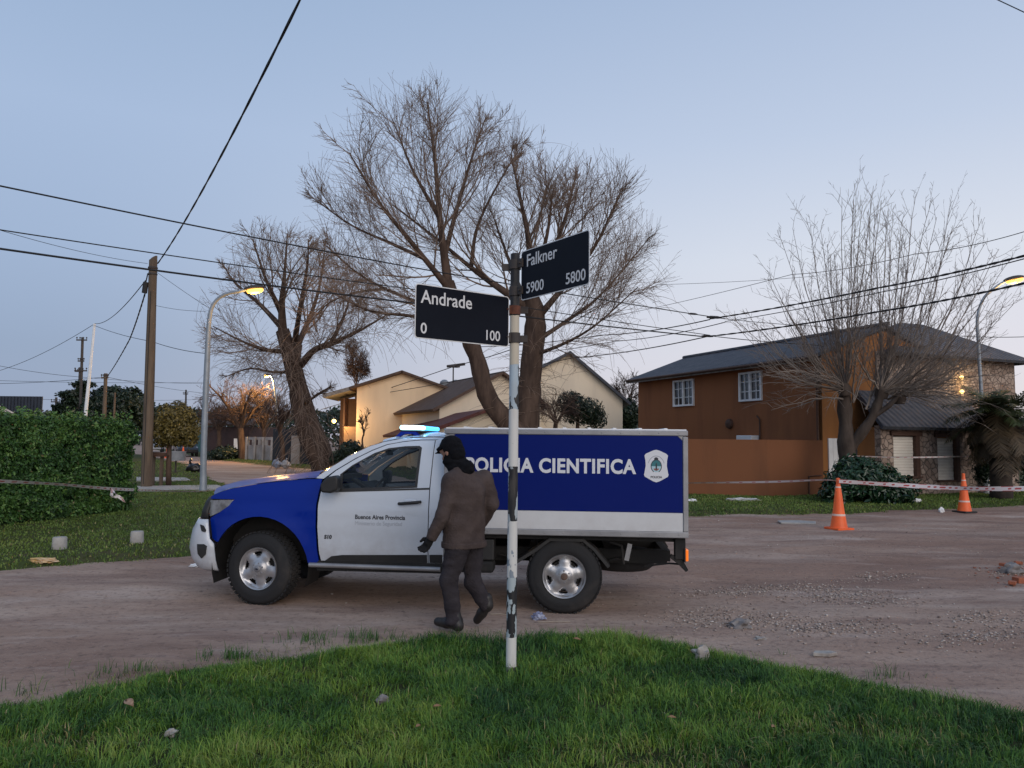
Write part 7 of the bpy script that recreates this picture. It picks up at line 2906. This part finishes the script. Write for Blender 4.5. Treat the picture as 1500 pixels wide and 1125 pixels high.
for k, (dx, col_, lab) in enumerate(((-.25, (.30, .34, .42), 'bluish rubbish sack at the foot of the slim pale tree'), (.25, (.45, .43, .42), 'whitish rubbish sack at the foot of the slim pale tree'))):
    mb = MB()
    mb.ball((0, 0, .2), .27, 3, (1, .8, .75), .5, 11 + k)
    mb.tube([(0, 0, .34), (.02, 0, .46), (.06, 0, .52)], [.06, .03, .06], 6)
    o = mb.build('rubbish_sack', pmat('sack plastic', col_, .5, tuple(v * .6 for v in col_), 6), smooth=180)
    o.location = (p[0] + dx, 43, .05)
    meta(o, lab, 'rubbish sack')


# ---- parked car far down the side street
def small_car(label, px, py, Y, rz, col_):
    p = A(px, py, Y)
    root = thing('parked_car', label, 'car', (p[0], p[1], 0.0), rz)
    mt = pmat('car paint', col_, .3, coat=.6)
    prof = [(-2.0, .35), (-2.02, .62), (-1.9, .78), (-1.0, .90), (-.45, 1.36), (.9, 1.40), (1.55, .98), (2.0, .92), (2.05, .40), (1.6, .30), (-1.6, .30)]
    mb = MB()
    mb.prism([(x, -.82, z) for x, z in prof], (0, 1.64, 0))
    mb.build('body', mt, root, bevel=.06)
    for s in (-1, 1):
        mb = MB()
        mb.prism([(-.92, s * .826, .93), (-.42, s * .826, 1.30), (.85, s * .826, 1.33), (1.35, s * .826, .96)], (0, -s * .01, 0))
        mb.build('window', M['glass dark'], root)
    mb = MB()
    mb.prism([(1.03, -.68, 1.30), (1.03, .68, 1.30), (1.50, .74, 1.02), (1.50, -.74, 1.02)], (.03, 0, .02))
    mb.build('rear_window', M['glass dark'], root)
    for x in (-1.25, 1.25):
        for s in (-1, 1):
            mb = MB()
            mb.lathe([(.001, .1), (.2, .1), (.31, .08), (.32, 0), (.31, -.1), (.001, -.1)], (x, s * .78, .32), (0, s, 0), 18)
            mb.build('wheel', M['tyre'], root, smooth=40)
    return root


small_car('dark car parked far down the side street past the cones', 271, 668, 68, rad(120), (0.012, 0.014, 0.018))
small_car('pale car far off at the end of the side street beside the round tree trunk', 226, 664, 85, rad(110), (0.35, 0.37, 0.40))

# ---- stones and litter
M['rock'] = pmat('grey rock', (0.26, 0.24, 0.23), 0.9, (0.14, 0.125, 0.12), 9, bump=.7, bscale=14)
M['pale rock'] = pmat('pale rock', (0.40, 0.37, 0.33), 0.9, (0.24, 0.21, 0.19), 9, bump=.7, bscale=14)
M['brick'] = pmat('orange brick', (0.36, 0.105, 0.05), 0.9, (0.26, 0.09, 0.05), 9, bump=.5)


def ground_z(x, y):
    x, y = np.array([x]), np.array([y])
    z = dirt_z(x, y)
    for k in LAWNS:
        z = np.maximum(z, lawn_z(k, x, y)) if lawn_sd(k, x, y)[0] > -.15 else z
    return float(z[0])


def rock(name, label, cat, px, py, size, sq, m, seed, lift=.3, z=0.0, rz=0.0):
    p = onz(px, py, z)
    mb = MB()
    mb.ball((0, 0, 0), size, 3, sq, .7, seed)
    o = mb.build(name, m, smooth=45)
    o.location = (p.x, p.y, ground_z(p.x, p.y) + size * sq[2] * lift)
    o.rotation_euler.z = rz
    return meta(o, label, cat)


rock('stone', 'rounded pale stone half sunk in the verge grass right of the sign post', 'stone', 1027, 966, .062, (1.05, .8, .95), M['pale rock'], 1, .75, .1)
rock('stone', 'jagged dark grey rock among the gravel right of the truck', 'stone', 1084, 919, .085, (1.2, .8, .6), M['rock'], 2, .4)
rock('stone', 'small pale flat stone on the dirt below the jagged rock', 'stone', 1114, 934, .042, (1.3, .9, .4), M['pale rock'], 3, .4)
rock('stone', 'grey stone beside the brick pieces at the right edge', 'stone', 1483, 840, .12, (1.1, .8, .7), M['rock'], 4, .5)
rock('stone', 'small bluish grey stone lying in the near grass left of the post', 'stone', 561, 1030, .030, (1.2, .8, .9), M['rock'], 5, 1.5, .1)
rock('stone', 'dull pale stone low in the grass at bottom left', 'stone', 250, 1078, .026, (1.1, .9, .8), M['pale rock'], 6, 1.2, .1)
p = onz(1207, 963)
mb = MB()
mb.prism([(-.10, -.03, 0), (.02, -.055, 0), (.11, .0, 0), (.06, .04, 0), (-.06, .035, 0)], (0, 0, .03))
o = mb.build('flat_stone', M['pale rock'], bevel=.006)
o.location = (p.x, p.y, ground_z(p.x, p.y) + .001)
meta(o, 'flat angular stone slab on the dirt at the edge of the near verge', 'stone')
p = onz(1166, 766)
mb = MB()
mb.prism([(-.40, -.22, 0), (.30, -.32, 0), (.45, .06, 0), (.13, .28, 0), (-.33, .2, 0)], (0, 0, .035))
o = mb.build('concrete_slab', M['concrete'], bevel=.01)
o.location = (p.x, p.y, ground_z(p.x, p.y) + .002)
meta(o, 'thin broken concrete slab on the dirt left of the tall cone', 'slab')
for k, (px, py, L_, a_, lab) in enumerate(((1497, 853, .18, .1, 'largest orange brick piece lying at the right edge'), (1483, 857, .10, .9, 'small brick chip left of the largest brick piece'), (1492, 829, .09, -.3, 'brick fragment behind the grey stone at the right edge'), (1470, 832, .09, .5, 'small brick fragment left of the grey stone'))):
    p = onz(px, py)
    mb = MB()
    mb.box((0, 0, .035), (L_, .12 if k == 0 else .08, .07 if k == 0 else .04), None, .006)
    o = mb.build('brick', M['brick'])
    o.location = (p.x, p.y, ground_z(p.x, p.y))
    o.rotation_euler.z = a_
    meta(o, lab, 'brick', 'brick pieces at the right edge')
# brick dust chips
r_ = np.random.default_rng(9)


def chips(r, N):
    c = np.array([tuple(onz(*p))[:2] for p in ((1488, 833), (1470, 838), (1485, 858), (1495, 845))])[r.integers(0, 4, N)]
    q = c + r.normal(0, 1, (N, 2)) * np.array([.35, .16])
    return q[:, 0], q[:, 1], .006 + .014 * r.random(N) ** 2


gravel(77, 110, chips, 'crumbled orange brick bits scattered at the right edge', 'brick_rubble')
bpy.data.objects['brick_rubble'].data.materials.clear()
bpy.data.objects['brick_rubble'].data.materials.append(M['brick'])


def crumple(name, label, cat, px, py, size, sq, m, seed, z=0.0, parent=None):
    p = onz(px, py, z)
    mb = MB()
    g = bmesh.ops.create_icosphere(mb.bm, subdivisions=4, radius=1)
    for v in g['verts']:
        k = 1 + .55 * mnoise.noise(v.co * 2.3 + Vector((seed * 7.7, 0, 0))) + .3 * mnoise.noise(v.co * 5.1 + Vector((0, seed, 0)))
        v.co = Vector((v.co.x * sq[0], v.co.y * sq[1], v.co.z * sq[2])) * size * k
    o = mb.build(name, m, smooth=35)
    o.location = (p.x, p.y, ground_z(p.x, p.y) + size * sq[2] * .7)
    return meta(o, label, cat)


crumple('crushed_bottle', 'crumpled bluish plastic litter on the dirt by the rear wheel', 'litter', 788, 908, .055, (1.1, .7, .75), pmat('bluish plastic', (.17, .19, .30), .25, (.42, .44, .55), 14, lo=.5, hi=.6), 2)
crumple('paper_bag', 'crumpled yellowish paper litter at the lawn edge below the stub posts', 'litter', 63, 829, .10, (1.7, .6, .35), pmat('yellow paper', (.50, .30, .08), .7, (.62, .46, .30), 9), 4)
crumple('plastic_bag', 'flattened white plastic litter on the grass before the brown wall', 'litter', 1088, 734, .22, (1.9, .5, .22), pmat('white plastic', (.55, .55, .54), .4, (.42, .42, .42), 4), 6, .08)
crumple('paper_scrap', 'white scrap of litter on the lawn right of the dark bush', 'litter', 1343, 736, .09, (1.2, .6, .6), M['white paint'], 8, .08)
crumple('paper_scrap', 'small white scrap on the lawn edge between the two near cones', 'litter', 1379, 748, .08, (.8, .6, .9), M['white paint'], 9, .05)
crumple('paper_scrap', 'white scrap on the grass just right of the truck box', 'litter', 1014, 735, .09, (1.3, .6, .5), M['white paint'], 10, .08)
crumple('paper_scrap', 'white scrap under the truck nose by the lawn edge', 'litter', 288, 832, .05, (1.6, .7, .5), M['white paint'], 11)
for k, (px, py, a_, L_, lab) in enumerate(((190, 1037, -.7, .11, 'long tan dried leaf lying in the near grass on the left'), (640, 1040, .5, .05, 'small brown leaf in the grass left of the post'), (1132, 1072, .9, .045, 'tan curled leaf in the near grass on the right'), (984, 1055, .1, .05, 'reddish brown leaf in the grass right of the post'), (845, 940, -.3, .06, 'brown leaf near the grass crest right of the post'), (612, 1068, 1.1, .045, 'brown curled leaf low in the grass below the grey stone'))):
    p = onz(px, py, .14)
    mb = MB()
    mb.grid([[(L_ * (t - .5), w * L_ * .22 * math.sin(math.pi * min(.97, t + .03)), .12 * L_ * w * w + .10 * L_ * math.sin(3 * t)) for w in (-1, -.4, .2, 1)] for t in np.linspace(0, 1, 8)])
    o = mb.build('dried_leaf', pmat('dried leaf', (.28, .16, .08) if k else (.42, .27, .17), .7, (.20, .11, .06), 30), smooth=180)
    s_ = o.modifiers.new('t', 'SOLIDIFY')
    s_.thickness = .002
    o.location = (p.x, p.y, ground_z(p.x, p.y) + .065)
    o.rotation_euler = (.35, .1, a_)
    meta(o, lab, 'leaf', 'dried leaves in the near grass')
for k, (px, py, L_, a_, lab) in enumerate(((812, 912, .30, .1, 'thin straw stick on the dirt beside the bluish litter'), (735, 901, .22, -.1, 'thin pale twig on the dirt just behind the sign post'))):
    p = onz(px, py)
    mb = MB()
    mb.tube([(-L_ / 2, 0, .006), (0, .01, .008), (L_ / 2, -.005, .006)], .005, 5)
    o = mb.build('twig', pmat('straw', (.36, .30, .24), .8))
    o.location = (p.x, p.y, ground_z(p.x, p.y))
    o.rotation_euler.z = a_
    meta(o, lab, 'twig')
